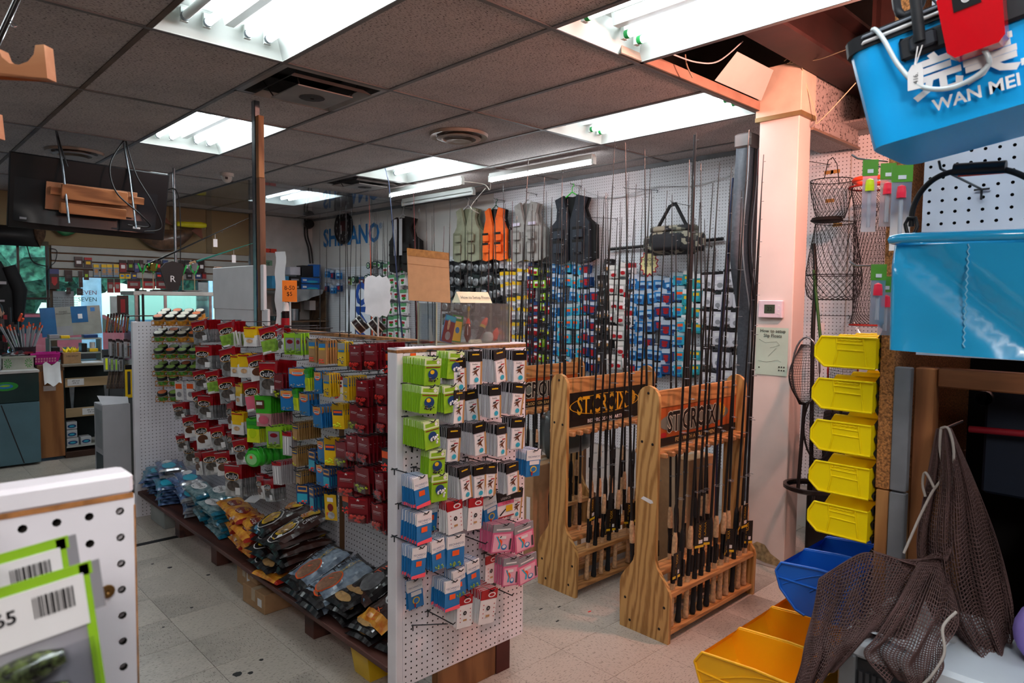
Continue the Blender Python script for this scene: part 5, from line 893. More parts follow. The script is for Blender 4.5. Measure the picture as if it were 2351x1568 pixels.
# vests
def vest(px0, px1, py0, py1, m1, m2, lab, hang_m, pk=2, strip=None, x=WX-.13, hookz=None, pocket=None):
    a, c = pX(px0, py0, x), pX(px1, py1, x); w = a.y-c.y; h = a.z-c.z; v = empty('fishing_vest', (x, (a.y+c.y)/2, a.z), -pi/2, lab, 'vest', 'fishing vests on the back wall')
    def half(s, pts, y0, y1, m, n): b = MB(); b.prism([(s*p*w, q*h) for p, q in (pts if s > 0 else pts[::-1])], y0, y1, m); b.v = [(X, y+abs(X)*.12+.01*sin(X*37+z*19), z) for X, z, y in b.v]; b.build(n, v)
    back = [(0, -.02), (.13, -.0), (.33, -.05), (.27, -.2), (.34, -.36), (.49, -.45), (.5, -.93), (.25, -.97), (0, -.95)]
    frontp = [(.02, -.36), (.1, -.15), (.14, -.0), (.33, -.05), (.27, -.2), (.32, -.34), (.40, -.42), (.42, -.97), (.22, -1.0), (.03, -.96)]
    sidep = [(.31, -.34), (.34, -.36), (.49, -.45), (.5, -.93), (.40, -.97), (.39, -.42)]
    for s in (-1, 1): half(s, back, .01, .03, m2, 'back_panel'); half(s, frontp, -.045, -.015, m1, 'front_panel'); half(s, sidep, -.02, .01, m2, 'side_panel')
    for s in (-1, 1):
        for (z, hh) in ((-.56, .14), (-.76, .17)): MB().bbox((s*.21*w-.08*w-.01, -.062, z*h-hh*h/2), (s*.21*w+.1*w, -.043, z*h+hh*h/2), pocket or m1, .006).build('pocket', v); MB().box((s*.21*w-.08*w-.012, -.064, z*h+hh*h/2-.02*h), (s*.21*w+.1*w+.002, -.0625, z*h+hh*h/2+.02*h), m2).build('pocket_flap', v)
        if strip: MB().box((s*.22*w-.1*w, -.053, -.39*h), (s*.22*w+.1*w, -.047, -.34*h), strip).build('reflective_strip', v)
    MB().tube([(-.2*w, 0, -.05*h), (0, -.0, .05*h), (.2*w, 0, -.05*h)], .006, hang_m, 5).tube([(0, 0, .05*h), (0, 0, .11*h), (.02, 0, .14*h), (.012, .0, .17*h), (-.012, 0, .165*h)], .004, hang_m, 5).build('hanger', v)
    hook((WX-.009, (a.y+c.y)/2, a.z+.16*h), -pi/2, .14, 'holding the '+lab.split(' vest')[0]+' vest', 'vest hooks'); return v
vest(1262, 1366, 456, 604, M('vest_black', '20262f', .75, bump=.5, scale=14), M('vest_side_black', '0c0d0f', .8), 'black fishing vest on a bright green hanger', M('hanger_green', '38d83a', .4), pocket=M('vest_pocket_slate', '2a323c', .75, bump=.4))
vest(1172, 1252, 470, 600, M('vest_grey', '9a9894', .8, bump=.5, scale=14), M('vest_grey_dark', '83817d', .85), 'light grey fishing vest with reflective strips', wht, strip=M('reflective', 'cfc9dc', .3))
vest(1106, 1172, 482, 598, M('vest_orange', 'ff6a1c', .7, bump=.4, scale=14), M('vest_side_black', '0c0d0f', .8), 'orange and black fishing vest on a dark green hanger', M('hanger_dark_green', '0f5a46', .4))
vest(1040, 1110, 482, 600, M('vest_khaki', '8f917a', .8, bump=.5, scale=14), M('vest_khaki_dark', '75775f', .85), 'khaki fishing vest on a white hanger', wht); v5 = vest(890, 962, 503, 625, M('vest_brown', '201d1c', .8, bump=.5, scale=14), M('vest_brown_dark', '171514', .85), 'dark brown fishing vest with two white strips', wht)
for s in (-.06, .05): MB().box((s-.03, -.07, -.46), (s+.03, -.066, -.03), pm('strip_white', 'c9c9cc')).build('white_strip', v5)
# camouflage bag
def camo():
    m, N, L, B = _mat('camouflage'); tc = N.new('ShaderNodeTexCoord'); v = N.new('ShaderNodeTexVoronoi'); v.inputs['Scale'].default_value = 26; v.distance = 'CHEBYCHEV'; L.new(tc.outputs['Object'], v.inputs[0])
    s = N.new('ShaderNodeSeparateColor'); L.new(v.outputs['Color'], s.inputs[0]); cr = N.new('ShaderNodeValToRGB'); cr.color_ramp.interpolation = 'CONSTANT'; e = cr.color_ramp.elements
    e[0].color = (*hx('1c1c20'), 1); e[1].color = (*hx('8d8878'), 1); e[1].position = .7; k = cr.color_ramp.elements.new(.4); k.color = (*hx('55564e'), 1); L.new(s.outputs[0], cr.inputs[0]); L.new(cr.outputs[0], B.inputs['Base Color']); B.inputs['Roughness'].default_value = .8; return m
cm_ = camo(); cbg = empty('camouflage_bag', (WX-.22, 3.06, 1.97), -pi/2, 'camouflage waist bag hanging from a wall hook', 'bag')
def pillowbox(w, d, h, m): b = MB(); f = lambda s: (lambda u, v: ((u-.5)*w*(1-.15*abs(2*v-1)**4), s*d*.5*(1-abs(2*u-1)**4)**.5*(1-abs(2*v-1)**5)**.5, v*h)); b.grid(f(-1), 12, 8, m); b.grid(lambda u, v: f(1)(1-u, v), 12, 8, m); return b
pillowbox(.44, .2, .2, cm_).build('body', cbg); pillowbox(.26, .07, .13, M('camo_mesh', '23252a', .8)).build('front_pocket', cbg, (0, -.1, .03)); pillowbox(.42, .2, .06, cm_).build('lid', cbg, (0, 0, .17))
for s in (-1, 1): b = MB(); b.tube([(s*.14, -.03, .2), (s*.03, -.02, .38), (-s*.02, 0, .4)], .014, M('strap_black', '131417', .8), 5); b.build('strap', cbg)
for s in (-1, 1): pillowbox(.1, .1, .14, cm_).build('end_pocket', cbg, (s*.22, 0, .02))
hook((WX-.009, 3.06, 2.375), -pi/2, .26, 'carrying the camouflage bag', 'wall pegboard hooks')
b = MB(); b.tube([(0, 0, 0), (0, -1.1, .03)], .013, M('pole_case_black', '0e0f12', .4), 8); b.build('pole', None, (WX-.05, 3.83, 2.06), label='long black pole lying on two wall hooks beside the camouflage bag', cat='pole'); [hook((WX-.009, y, 2.042), -pi/2, .09, w_, 'wall pegboard hooks') for y, w_ in ((3.65, 'left support of the black pole'), (2.85, 'right support of the black pole'))]
for (x_, y_, l_) in ((1385, 490, 'long bare hook right of the black vest'), (1480, 425, 'long bare hook high on the wall above the price star')): p = pX(x_+30, y_+12, WX-.01); hook((WX-.009, p.y, p.z), -pi/2-.5, .3, l_, 'bare long hooks')
# price star
n = 26; b = MB(); pts = [(cos(2*pi*k/n)*(.1 if k % 2 else .078)*1.0, sin(2*pi*k/n)*(.115 if k % 2 else .09)) for k in range(n)]; b.prism(pts, 0, .002, red); b.prism([(x*.86, y*.86) for x, y in pts], .002, .0025, M('star_cream', 'e5dba0', .7)); p = pX(1490, 605, WX-.12)
st = b.build('price_star', None, p, (pi/2, 0, -pi/2), 'cream starburst price card with red edge reading 2.99', 'sign'); MB().text('HOOKS\n$2.99', .042, blk, Matrix.Translation((0, .01, .003))).build('lettering', st)
# wall cords
for k, (pts, l) in enumerate((([(1050, 462), (1140, 437), (1230, 425), (1310, 425)], 'thin grey cord strung along the wall top above the khaki vest'), ([(1310, 425), (1400, 455), (1500, 430), (1600, 425), (1700, 395)], 'grey cord sagging along the pegboard above the camouflage bag'), ([(1310, 428), (1330, 452), (1450, 450), (1500, 432)], 'second grey cord looping right of the green hanger'))): cable('strung_line', [pX(*q, WX-.03) for q in pts], .003, grayw, l)
# rods standing in a low stand in front of the left part of the wall and beyond the gondola
def stand(x, y0, y1, lab): s = empty('rod_stand', (x, y0, 0), 0, lab, 'rod stand'); L_ = y1-y0; MB().bbox((-.1, 0, .0), (.1, L_, .05), M('stand_wood', '5b4632', .6), .004).build('base', s); MB().bbox((-.09, 0, .7), (.0, L_, .73), M('stand_wood', '5b4632', .6), .004).build('rail', s); [MB().bbox((-.09, y, .05), (-.03, y+.03, .7), M('stand_wood', '5b4632', .6), .003).build('upright', s) for y in (0, L_/2, L_-.03)]; return s
stand(4.3, 6.1, 9.0, 'low dark wooden rod stand along the back wall by the blue lettering'); stand(4.2, 3.5, 5.95, 'low dark wooden rod stand along the back wall under the vests')
wr = [(746, 500), (757, 490), (782, 470), (798, 440), (801, 435), (817, 415), (828, 510), (834, 497), (846, 495), (852, 500), (860, 440), (872, 505), (880, 455), (887, 515), (894, 500), (903, 495), (916, 512), (930, 520), (964, 480), (968, 525), (977, 548), (989, 440), (1003, 520), (1010, 500), (1018, 470), (1024, 465)]
for k, (x, y) in enumerate(wr):
    p = pX(x, y, 4.33); bm = rodora if x == 880 else (rodred if x in (989, 1003) else rodblk); xb = 4.24+.03*(k % 3); by = p.y+rnd.uniform(-.1, .1); h = (p.z-.052)
    rod((xb, by, .052), round(h, 1), 'eva' if k % 2 else 'cork', bm, f"{'orange' if bm is rodora else 'dark red' if bm is rodred else 'black'} rod, {ORD[k]} from the left in the stand by the blue lettering", (rnd.uniform(-.01, .01)+(p.y-by)*-.4, 0), -pi/2, 'rods in the stand by the lettering')
wr2 = [(1040, 470), (1062, 560), (1075, 520), (1092, 480), (1105, 560), (1120, 575), (1140, 470), (1160, 480), (1172, 500), (1190, 466), (1205, 520), (1218, 480), (1232, 485), (1247, 490), (1268, 480), (1290, 470), (1302, 500), (1322, 560), (1340, 470), (1352, 520), (1369, 446), (1400, 510), (1428, 460), (1443, 395), (1478, 470)]
for k, (x, y) in enumerate(wr2):
    p = pX(x, y, 4.2); h = p.z-.052; rod((4.13+.03*(k % 3), p.y, .052), round(h, 1), 'cork' if k % 2 else 'eva', rodred if k in (5, 9) else rodblk, f"{'dark red' if k in (5, 9) else 'black'} rod, {ORD[k]} from the left in the stand under the vests", (rnd.uniform(-.012, .012), rnd.uniform(-.004, .02)), -pi/2, 'rods in the stand under the vests')
b = MB(); pts = [Vector((3.2, 5.1, 1.0)).lerp(pD(900, 560, 5.6), 0)]; q0, q1, q2, q3 = pX(925, 790, 3.6), pX(905, 560, 3.6), pX(893, 420, 3.6), pX(870, 332, 3.6)
b.tube([(q0.x, q0.y, .02), q0, q1, q2, q3], [.012, .008, .006, .004, .002], rodblu, 6); b.build('tall_rod', None, label='tall navy rod bending up to the ceiling left of the cardboard', cat='fishing rod')
# cartons seen through the racks
carton((3.0, 2.9, 0), (.3, .16, .62), .1, 'tall brown carton seen through the middle rack', labelled=True); carton((3.55, 2.2, 0), (.26, .22, .7), -.1, 'tall brown carton behind the nearest rack', labelled=False); pillowbox(.4, .2, .3, M('poly_bag', '3f4a4c', .3, coat=.5, bump=.5)).build('plastic_sack', None, (3.25, 2.9, .62), label='dark plastic sack on top of the carton behind the middle rack', cat='bag')
b = MB(); b.box((0, 0, 0), (.03, .03, .9), MW('lumber_mid', 'a87a4c', '83572f', 6, 'Z')); b.build('timber_offcut', None, (3.78, 2.25, 0), label='upright timber offcut behind the nearest rack', cat='timber')
# ================================================================== left part of the shop
cgrn, cteal = M('cooler_green', '14302f', .5, var=.1), M('cooler_teal', '53737f', .5, var=.08, scale=4)
co = empty('chest_cabinet', (.3, 7.745, 0), 0, 'blue-grey and dark green chest cabinet at the left counter', 'cabinet')
MB().bbox((-.6, 0, .02), (.92, .62, .6), cteal, .006).build('lower_body', co); MB().bbox((-.6, 0, .603), (.92, .62, .875), cgrn, .006).build('upper_body', co); MB().bbox((-.61, -.01, .875), (.925, .64, .9), M('counter_edge', 'b9bcbb', .5), .003).build('top', co)
for (x0, x1) in ((.2, .12), (.62, .78)): MB().add([(x0, -.0015, .59), (x0+.01, -.0015, .59), (x1+.01, -.0015, .03), (x1, -.0015, .03)], [(0, 3, 2, 1)], blk).build('panel_seam', co)
b = MB(); b.at((.52, -.002, .6), (pi/2, 0, 0)); b.lathe([(.022, 0), (.02, .012), (0, .014)], steel, 12); b.build('latch', co)
b = MB(); layers(b, .2, .1, [('e', .5, .5, .5, .42, dgrn), ('e', .5, .5, .3, .22, blu), ('e', .5, .45, .2, .1, lime)], 0); b.build('green_badge', co, (.66, -.002, .81))
wc_ = MW('laminate_wood', 'a0683a', '83512b', 4, 'Z', .4); ct = empty('shop_counter', (1.225, 7.85, 0), 0, 'wooden counter with open dark shelves beside the chest cabinet', 'counter')
MB().bbox((0, 0, .03), (.21, .04, .87), wc_, .003).build('end_panel', ct); MB().bbox((0, 0, .87), (.22, .1, .93), M('panel_cap', '6d4a30', .5), .003).build('panel_cap', ct); MB().bbox((.2, -.02, .905), (.72, .55, .93), MW('worktop', '9c9384', '7d7365', 4, 'X'), .003).build('worktop', ct)
MB().box((.212, .4, .02), (.7, .42, .9), M('shelf_back', '12201f', .7)).box((.212, .02, .02), (.225, .42, .9), M('shelf_back', '12201f', .7)).build('back_panel', ct); MB().bbox((.212, .0, .0), (.7, .42, .06), M('kick_brown', '3f271b', .7), .003).build('plinth', ct)
ply = MW('birch_ply', 'b09572', '97805d', 3, 'X')
for z, l in ((.7, (.02, .11)), (.40, (.14, .24))):
    s_ = MB().bbox((.225, .01, z), (.7, .03, z+.09), ply, .002).box((.225, .03, z), (.7, .39, z+.012), ply).build('drawer_shelf', ct); nb = MB(); nb.box((.225+l[0], .007, z+.015), (.225+l[1]+.05, .009, z+.08), wht); nb.build('paper_label', s_); MB().text('#8 lead\n3/8 oz', .022, blk, FT(.225+(l[0]+l[1]+.05)/2, .0065, z+.05)).build('lettering', s_)
MB().box((.225, .01, .1), (.7, .39, .115), M('shelf_white', 'a9aaa4', .6)).build('bottom_shelf', ct)
for x in (.26, .56): b = MB(); b.add([(x, .015, .70), (x+.045, .015, .70), (x+.03, .012, .49), (x+.012, .012, .49)], [(0, 3, 2, 1)], steel); b.build('bracket', ct)
for k, (x, z, w) in enumerate(((1.455, .1165, .1), (1.455, .198, .09), (1.455, .28, .09), (1.575, .1165, .09), (1.72, .1165, .07))):
    o = MB().bbox((0, 0, 0), (w, .12, .075), M('carton_white', 'b9bcc0', .6), .003).build('small_box', None, (x, 7.875, z), label=f"small white and blue box, {['bottom of the stack', 'middle of the stack', 'top of the stack', 'alone right of the stack', 'at the right end'][k]} on the lowest counter shelf", cat='box', group='small boxes under the counter'); b = MB(); layers(b, w, .075, [('e', .5, .6, .42, .25, nav), ('e', .5, .6, .25, .12, cya)], 0); b.build('printed_label', o, (w/2, -.0005, .075))
# things on the counter
cr = empty('plastic_crate', (.95, 7.86, .9), 0, 'white and green plastic crate on the chest cabinet', 'crate'); cw = M('crate_white', 'a3a79c', .5)
MB().box((0, 0, 0), (.26, .2, .012), cw).build('base', cr)
for (a, c) in (((0, 0), (.26, .01)), ((0, .19), (.26, .2)), ((0, 0), (.01, .2)), ((.25, 0), (.26, .2))): MB().box((*a, .012), (*c, .11), cw).build('side', cr)
MB().box((-.01, -.01, .11), (.27, .21, .125), cw).build('rim', cr); b = MB(); [b.quad((.05+.16*s+cos(a)*.008, -.0015, .06+sin(a)*.01), (.05+.16*s+cos(a)*.03, -.0015, .06+sin(a)*.045), (.05+.16*s+cos(a+.25)*.03, -.0015, .06+sin(a+.25)*.045), (.05+.16*s+cos(a+.25)*.008, -.0015, .06+sin(a+.25)*.01), dgrn) for s in (0, 1) for a in [q*.62 for q in range(10)]]; b.build('slots', cr, kind='stuff')
for k in range(7): MB().bbox((0, 0, 0), (.07, .1, .012), (dkgrey, gry, drk)[k % 3], .002).build('tackle_packet', None, (.96+.032*k, 7.9+.01*(k % 2), 1.026+.012*(k % 2)), (.1, rnd.uniform(-.3, .3), rnd.uniform(-.6, .6)), f"small dark packet, {ORD[k]} from the left in the heap on the white crate", 'packet', 'packets heaped on the crate')
mg = M('magenta_plastic', 'c21f8a', .4); bk_ = empty('pink_basket', (1.17, 7.88, .935), 0, 'magenta plastic basket on the counter corner', 'basket'); b = MB(); b.at((.13, .1, 0)); bo = [(-.1, -.07), (.1, -.07), (.1, .07), (-.1, .07)]; to = [(-.13, -.09), (.13, -.09), (.13, .09), (-.13, .09)]
b.add([(*p, 0) for p in bo]+[(*p, .1) for p in to], [(3, 2, 1, 0)]+[(i, (i+1) % 4, 4+(i+1) % 4, 4+i) for i in range(4)], mg); b.build('tray', bk_); MB().box((-.005, .0, .095), (.265, .012, .11), mg).box((-.005, .188, .095), (.265, .2, .11), mg).box((-.005, .0, .095), (.01, .2, .11), mg).box((.25, 0, .095), (.265, .2, .11), mg).build('rim', bk_)
b = MB(); [b.quad((.05+.022*i, .026-.008*j-.001, .02+.025*j), (.063+.022*i, .026-.008*j-.001, .02+.025*j), (.063+.022*i, .02-.008*j-.001, .038+.025*j), (.05+.022*i, .02-.008*j-.001, .038+.025*j), pm('pale_pink', 'eba9bd')) for i in range(8) for j in range(2)]; b.build('slots', bk_, kind='stuff')
lb_ = carton((1.52, 7.94, .931), (.15, .12, .11), .0, 'small open cardboard box of yellow lures on the counter', tape=False, labelled=False); MB().text('2/$5 EACH', .022, blk, FT(0, -.0615, .075)).build('lettering', lb_)
for k in range(9): MB().lathe([(0, 0), (.012, .012), (.014, .03), (.005, .05), (.002, .065), (0, .065)], M('lure_yellow', 'f2d21b', .35), 8).build('yellow_lure', None, (1.465+.013*k, 7.9+.03*(k % 3), 1.035), (rnd.uniform(-.7, .7), rnd.uniform(-.7, .7), 0), f"yellow lure with red eyes, {ORD[k]} from left in the small cardboard box", 'lure', 'yellow lures in the cardboard box')
ws = empty('countertop_rack', (1.38, 8.15, .931), 0, 'white two-tier rack standing on the back of the counter', 'rack')
for z in (.075, .22): MB().box((0, 0, z), (.46, .2, z+.014), M('rack_white', '8f938e', .5)).build('shelf', ws)
for x in (0, .45): MB().box((x, 0, 0), (x+.01, .2, .22), M('rack_white', '8f938e', .5)).build('side', ws)
for (x, w, h, c, l) in ((.02, .07, .06, blk, 'black tin on the lower tier'), (.14, .09, .05, dkgrey, 'dark box on the lower tier behind the yellow lures'), (.28, .05, .09, blk, 'black jar on the lower tier'), (.35, .08, .035, yel, 'yellow bin on the lower tier')): MB().bbox((1.38+x, 8.16, 1.021), (1.38+x+w, 8.3, 1.02+h), c, .004).build('small_box', label=l+' of the counter rack', cat='box')
for (x, w, h, c, l) in ((.0, .09, .04, gry, 'grey pouch on the upper tier'), (.1, .08, .03, yel, 'flat yellow box on the upper tier'), (.3, .13, .035, nav, 'navy box on the upper tier')): MB().bbox((1.38+x, 8.16, 1.166), (1.38+x+w, 8.26, 1.166+h), c, .004).build('small_box', label=l+' of the counter rack', cat='box')
MB().lathe([(0, 0), (.026, 0), (.026, .06), (0, .06)], wht, 12).build('tape_roll', None, (1.77, 8.22, 1.057), label='white roll in the yellow bin on the counter rack', cat='roll')
cbv = empty('calendar_board', (1.36, 8.37, 1.17), (.0), 'blue and beige printed board leaning above the counter rack', 'board'); cbv.rotation_euler = (-.05, -.06, 0); MB().bbox((0, 0, 0), (.54, .012, .3), M('board_beige', '8f8d86', .6), .002).build('panel', cbv)
b = MB(); b.box((.0, -.002, 0), (.13, 0, .3), M('print_board_blue', '1f5c8e', .5)).box((.27, -.002, .13), (.42, 0, .3), M('print_board_blue', '1f5c8e', .5)).box((.45, -.002, .24), (.49, 0, .28), blu).box((.13, -.002, 0), (.27, -.0005, .1), gry); b.box((.33, -.003, .17), (.37, -.001, .22), wht).build('printed_panels', cbv, kind='stuff'); MB().text('FISHING\nREGULATIONS', .02, blk, FT(.2, -.003, .24)).build('lettering', cbv)
# bouquet of clear float tubes with orange tips
bo_ = empty('float_tube_bucket', (1.17, 8.1, .9), 0, 'dark pot of clear float tubes with orange tips on the counter', 'bucket'); MB().lathe([(0, 0), (.08, 0), (.09, .2), (.085, .2)], M('pot_purple', '2d2028', .4), 16).build('pot', bo_)
for k in range(20):
    a, r = k*2.4, .05+.09*((k*7) % 10)/10; t = MB(); t.tube([(cos(a)*r*.3, sin(a)*r*.3, .05), (cos(a)*r*1.5, sin(a)*r*.8, .36+.01*(k % 6))], .007, M('tube_clear', '9ba0a6', .15, coat=.5), 5); tt = t.build('float_tube', bo_); MB().tube([(cos(a)*r*1.5, sin(a)*r*.8, .36+.01*(k % 6)), (cos(a)*r*1.56, sin(a)*r*.83, .385+.01*(k % 6))], .008, M('tip_orange', 'e0552f', .4), 5).build('orange_tip', tt)
b = MB(); [b.cbox((rnd.uniform(-.09, .09), rnd.uniform(-.03, .03), rnd.uniform(.05, .5)), (.03, .012, rnd.uniform(.03, .09)), (blk, dkgrey, blk, drk)[k % 4]) for k in range(26)]; b.tube([(0, .02, 0), (0, .02, .58)], .008, blk, 5); b.build('hanging_gear_stand', None, (1.08, 8.22, .9), label='black stand crowded with small dark gear left of the float tubes', cat='stand', kind=None)
for k in range(3): MB().lathe([(0, 0), (.012, .01), (.012, .05), (0, .06)], M('tip_orange', 'e0552f', .4), 8).build('orange_float', None, (1.13+.012*k, 8.14, 1.34+.035*(k % 2)), (.4*k, .3, 0), f"bright orange float, {ORD[k]} from left above the float tubes", 'float', 'orange floats on the black stand')
b = MB(); [b.add([(0, 0, 0), (.03, .0, .02), (.05, 0, 0), (.03, 0, -.02)], [(0, 1, 2, 3)], M('leaf', '2f7a2c', .6)) if b.at((rnd.uniform(-.04, .06), rnd.uniform(-.04, .04), rnd.uniform(.1, .3)), (rnd.random()*6, rnd.random()*6, rnd.random()*6)) else 0 for k in range(30)]; b.at().tube([(0, 0, 0), (0, 0, .3)], .004, M('leaf', '2f7a2c', .6), 5); pp_ = b.build('leafy_plant', None, (1.08, 8.3, .93), label='small green leafy plant in the window behind the counter', cat='plant')
MB().grid(lambda u, v: ((u-.5)*.14, .0-.05*v*v, -.2*v+.02*sin(u*9)), 6, 6, wht).build('receipt_paper', None, (1.34, 7.838, .945), label='white paper slips hanging over the wooden counter end', cat='paper'); MB().box((1.27, 7.8475, .68), (1.37, 7.8495, .73), M('label_pinkish', 'b7a8a4', .6)).build('sticker', label='torn pale sticker on the wooden counter end', cat='sticker')
MB().bbox((1.6, 7.86, .932), (1.78, 8.02, .936), wht, .001).build('paper_sheet', label='white papers lying on the counter right of the lures box', cat='paper')
pillowbox(.16, .14, .15, M('bag_grey_white', '8f8f92', .4, coat=.4, bump=.5)).build('shopping_bag', None, (.87, 7.83, .902), label='crumpled white shopping bag at the far left of the chest cabinet', cat='bag')
# tall white carton
tb_ = empty('tall_carton', (1.335, 5.62, 0), 0, 'tall white carton with an open flap at the far gondola end', 'box'); MB().bbox((-.095, -.1, 0), (.085, .14, .82), M('carton_pale', 'a7a6ab', .6, var=.04), .003).build('body', tb_)
MB().add([(-.095, -.1, .822), (.075, -.1, .822), (.09, -.02, .86), (-.1, .02, .88)], [(0, 1, 2, 3)], M('carton_pale', 'a7a6ab', .6)).build('flap', tb_); MB().box((-.0965, -.09, 0), (-.0955, .1, .46), M('carton_dark_print', '2f3b42', .5)).box((-.0965, -.09, .5), (-.0955, .1, .78), M('carton_text_grey', '8b8d90', .5)).build('printed_panel', tb_)
# glass display case
gc = empty('glass_case', (2.02, 6.6, 0), 0, 'glass display cabinet with white top behind the jars rack', 'display case'); MB().bbox((-.33, -.2, 1.61), (.34, .2, 1.645), M('case_top_white', 'b9bab6', .5), .004).build('top', gc); gcl = MCLEAR('case_glass', (.85, .92, .92), .05)
for (a, c) in (((-.31, -.19), (.31, -.187)), ((-.31, .187), (.31, .19)), ((-.31, -.19), (-.307, .19)), ((.307, -.19), (.31, .19))): MB().box((*a, .9), (*c, 1.61), gcl).build('glass_pane', gc)
for x in (-.31, -.08, .3): MB().box((x-.012, -.2, .9), (x+.012, -.19, 1.61), steel).build('metal_frame', gc)
MB().bbox((-.33, -.2, 0), (.34, .2, .9), M('case_base', '5b5f5e', .6), .004).build('base', gc); MB().box((-.3, -.17, 1.2), (.3, .17, 1.206), gcl).build('glass_shelf', gc)
for k in range(7): MB().lathe([(0, 0), (.02, 0), (.022, .05), (.01, .08), (0, .08)], (dkgrey, blk, gry)[k % 3], 10).build('fishing_reel', None, (1.98+.05*k, 6.55+.06*(k % 2), 1.207), label=f"dark reel in the glass case, {ORD[k]} from the left on its shelf", cat='reel', group='reels in the glass case')
def yholder(x, y, z, l): b = MB(); b.tube([(0, 0, 0), (.0, 0, .17)], .004, M('holder_wood', 'b39b78', .6), 5); h = empty('rod_holder', (x, y, z), 0, l, 'rod holder', 'green rod holders on the glass case'); b.build('stem', h); MB().tube([(-.035, 0, .24), (-.012, 0, .18), (0, 0, .15), (.012, 0, .18), (.035, 0, .24)], .008, M('holder_green', '23c052', .4), 5).build('fork', h); MB().bbox((-.02, -.04, -.0), (.02, .04, .012), blk, .003).build('foot', h)
p1, p2, p3_, p4_ = pY(328, 660, 6.55), pY(352, 655, 6.5), pY(420, 660, 6.55), pY(447, 655, 6.5)
for q, l in ((p1, 'leftmost green forked rod holder on the glass case'), (p2, 'tall green forked rod holder in the middle left of the glass case'), (p3_, 'short green forked rod holder under the teal rod'), (p4_, 'rightmost green forked rod holder holding the teal rod')): yholder(q.x, q.y, 1.645, l)
def drod(a, c, m, l, tag_=None):
    o = MB().tube([a, a.lerp(c, .5), c], [.01, .006, .002], m, 6).build('display_rod', None, label=l, cat='fishing rod'); MB().tube([a+(a-c)*.12, a+(a-c)*.02], .013, cork if m is rodgrn else blk, 8).build('grip', o); b = MB(); r_ = a+(a-c)*.06-Vector((0, 0, .04)); b.at(tuple(r_), (pi/2, 0, .3)); b.lathe([(0, -.03), (.035, -.03), (.038, -.02), (.024, -.012), (.024, .012), (.038, .02), (.035, .03), (0, .03)], M('reel_chrome' if m is rodgrn else 'reel_gold', 'a9abb0' if m is rodgrn else '8d7a34', .2, .8), 14); b.build('reel', o)
    for t in (.3, .5, .7, .85): q = a.lerp(c, t); MB().tube([q, q-Vector((0, 0, .02)), q-Vector((.012, 0, .02))], .0015, steel, 4).build('guide', o)
    q = a.lerp(c, .62); MB().tube([q, q-Vector((0, 0, .05))], .0015, wht, 4).box((q.x-.018, q.y-.001, q.z-.12), (q.x+.018, q.y+.001, q.z-.05), wht).build('price_tag', o)
drod(pY(362, 597, 6.5), pY(572, 500, 6.2), rodblk, 'black display rod rising diagonally from the glass case'); drod(pY(452, 600, 6.5), pY(588, 556, 6.2), rodgrn, 'teal display rod lying in green holders')
b = MB(); b.prism([(-.1, .17), (-.06, .22), (0, .24), (.08, .22), (.1, .17), (.045, -.02), (-.045, -.02)], 0, .02, M('fin_black', '141517', .5)); p = pY(395, 650, 6.5); o = b.build('black_bag_display', None, (p.x, 6.5, 1.675), (pi/2, 0, 0), 'black tapered pouch display standing on the glass case', 'pouch'); MB().text('R', .08, wht, Matrix.Translation((.0, .08, .021))).build('lettering', o)
MB().lathe([(0, 0), (.05, 0), (.09, .015), (.085, .015), (.045, .004), (0, .004)], wht, 18).build('plate', None, (2.2, 6.5, 1.646), label='white plate on the glass case beside the teal rod', cat='plate'); MB().bbox((1.86, 6.45, 1.646), (2.02, 6.5, 1.662), black, .003).build('black_case', label='flat black case lying on the glass case', cat='case')
# jars rack, orange wire
ow = M('orange_wire', 'b8701c', .4); jr = empty('jar_rack', (1.66, 5.17, 0), radians(-38), 'orange wire rack of bait jars hooked to the far gondola end', 'rack')
jlg, jly, jlt = M('jar_label_green', '4c8a34', .4, var=.4, scale=60), M('jar_label_amber', 'c48a2b', .4, var=.3, scale=60), M('jar_top_pale', 'c9c4b4', .4, var=.2)
tiers = [(1.40, 4, 3, 0, jly, .0), (1.285, 4, 2, 0, jlg, .0), (1.165, 4, 2, 0, jlg, .0), (1.045, 4, 2, 0, jlg, 0), (.975, 2, 1, -.02, jlg, -.06), (.865, 2, 1, -.02, jlg, -.06)]
for ti, (z, nc, nr, yy, lm, xo) in enumerate(tiers):
    w, d = .078*nc, .07*nr; b = MB(); x0 = -w/2+xo; y0 = -.09
    for zz in (0, .03): b.tube([(x0, y0, z+zz), (x0+w, y0, z+zz), (x0+w, y0+d, z+zz+.02), (x0, y0+d, z+zz+.02), (x0, y0, z+zz)], .0028, ow, 4)
    for k in range(nc*3+1): b.tube([(x0+w*k/(nc*3), y0, z+.03), (x0+w*k/(nc*3), y0, z), (x0+w*k/(nc*3), y0+d, z+.02)], .002, ow, 3)
    b.build('wire_shelf', jr)
    for r_ in range(nr):
        for c_ in range(nc):
            jx, jy = x0+.039+.078*c_, y0+.035+.07*r_; q = Matrix.Rotation(radians(-38), 4, 'Z') @ Vector((jx, jy, 0)); am = (c_+r_+ti) % 3 == 0
            j = jar((1.66+q.x, 5.17+q.y, z+.008+.02*r_), (radians(22), 0, radians(-38)), f"black lidded bait jar, {ORD[c_]} from left, {['front', 'middle', 'back'][r_]} row, {['top', 'second', 'third', 'fourth', 'fifth', 'lowest'][ti]} tier of the orange rack", .032, .062, None, None, jly if (ti < 1 or (ti == 1 and c_ > 1)) else lm, 'bait jars in the orange wire rack')
            MB().lathe([(.028, .0645), (0, .065)], M('jar_top_orange', 'c8693a', .4) if (c_*3+r_+ti) % 5 == 0 else jlt if ti < 2 else M('jar_top_green', '7fa04a', .4, var=.3), 12).build('lid_label', j)
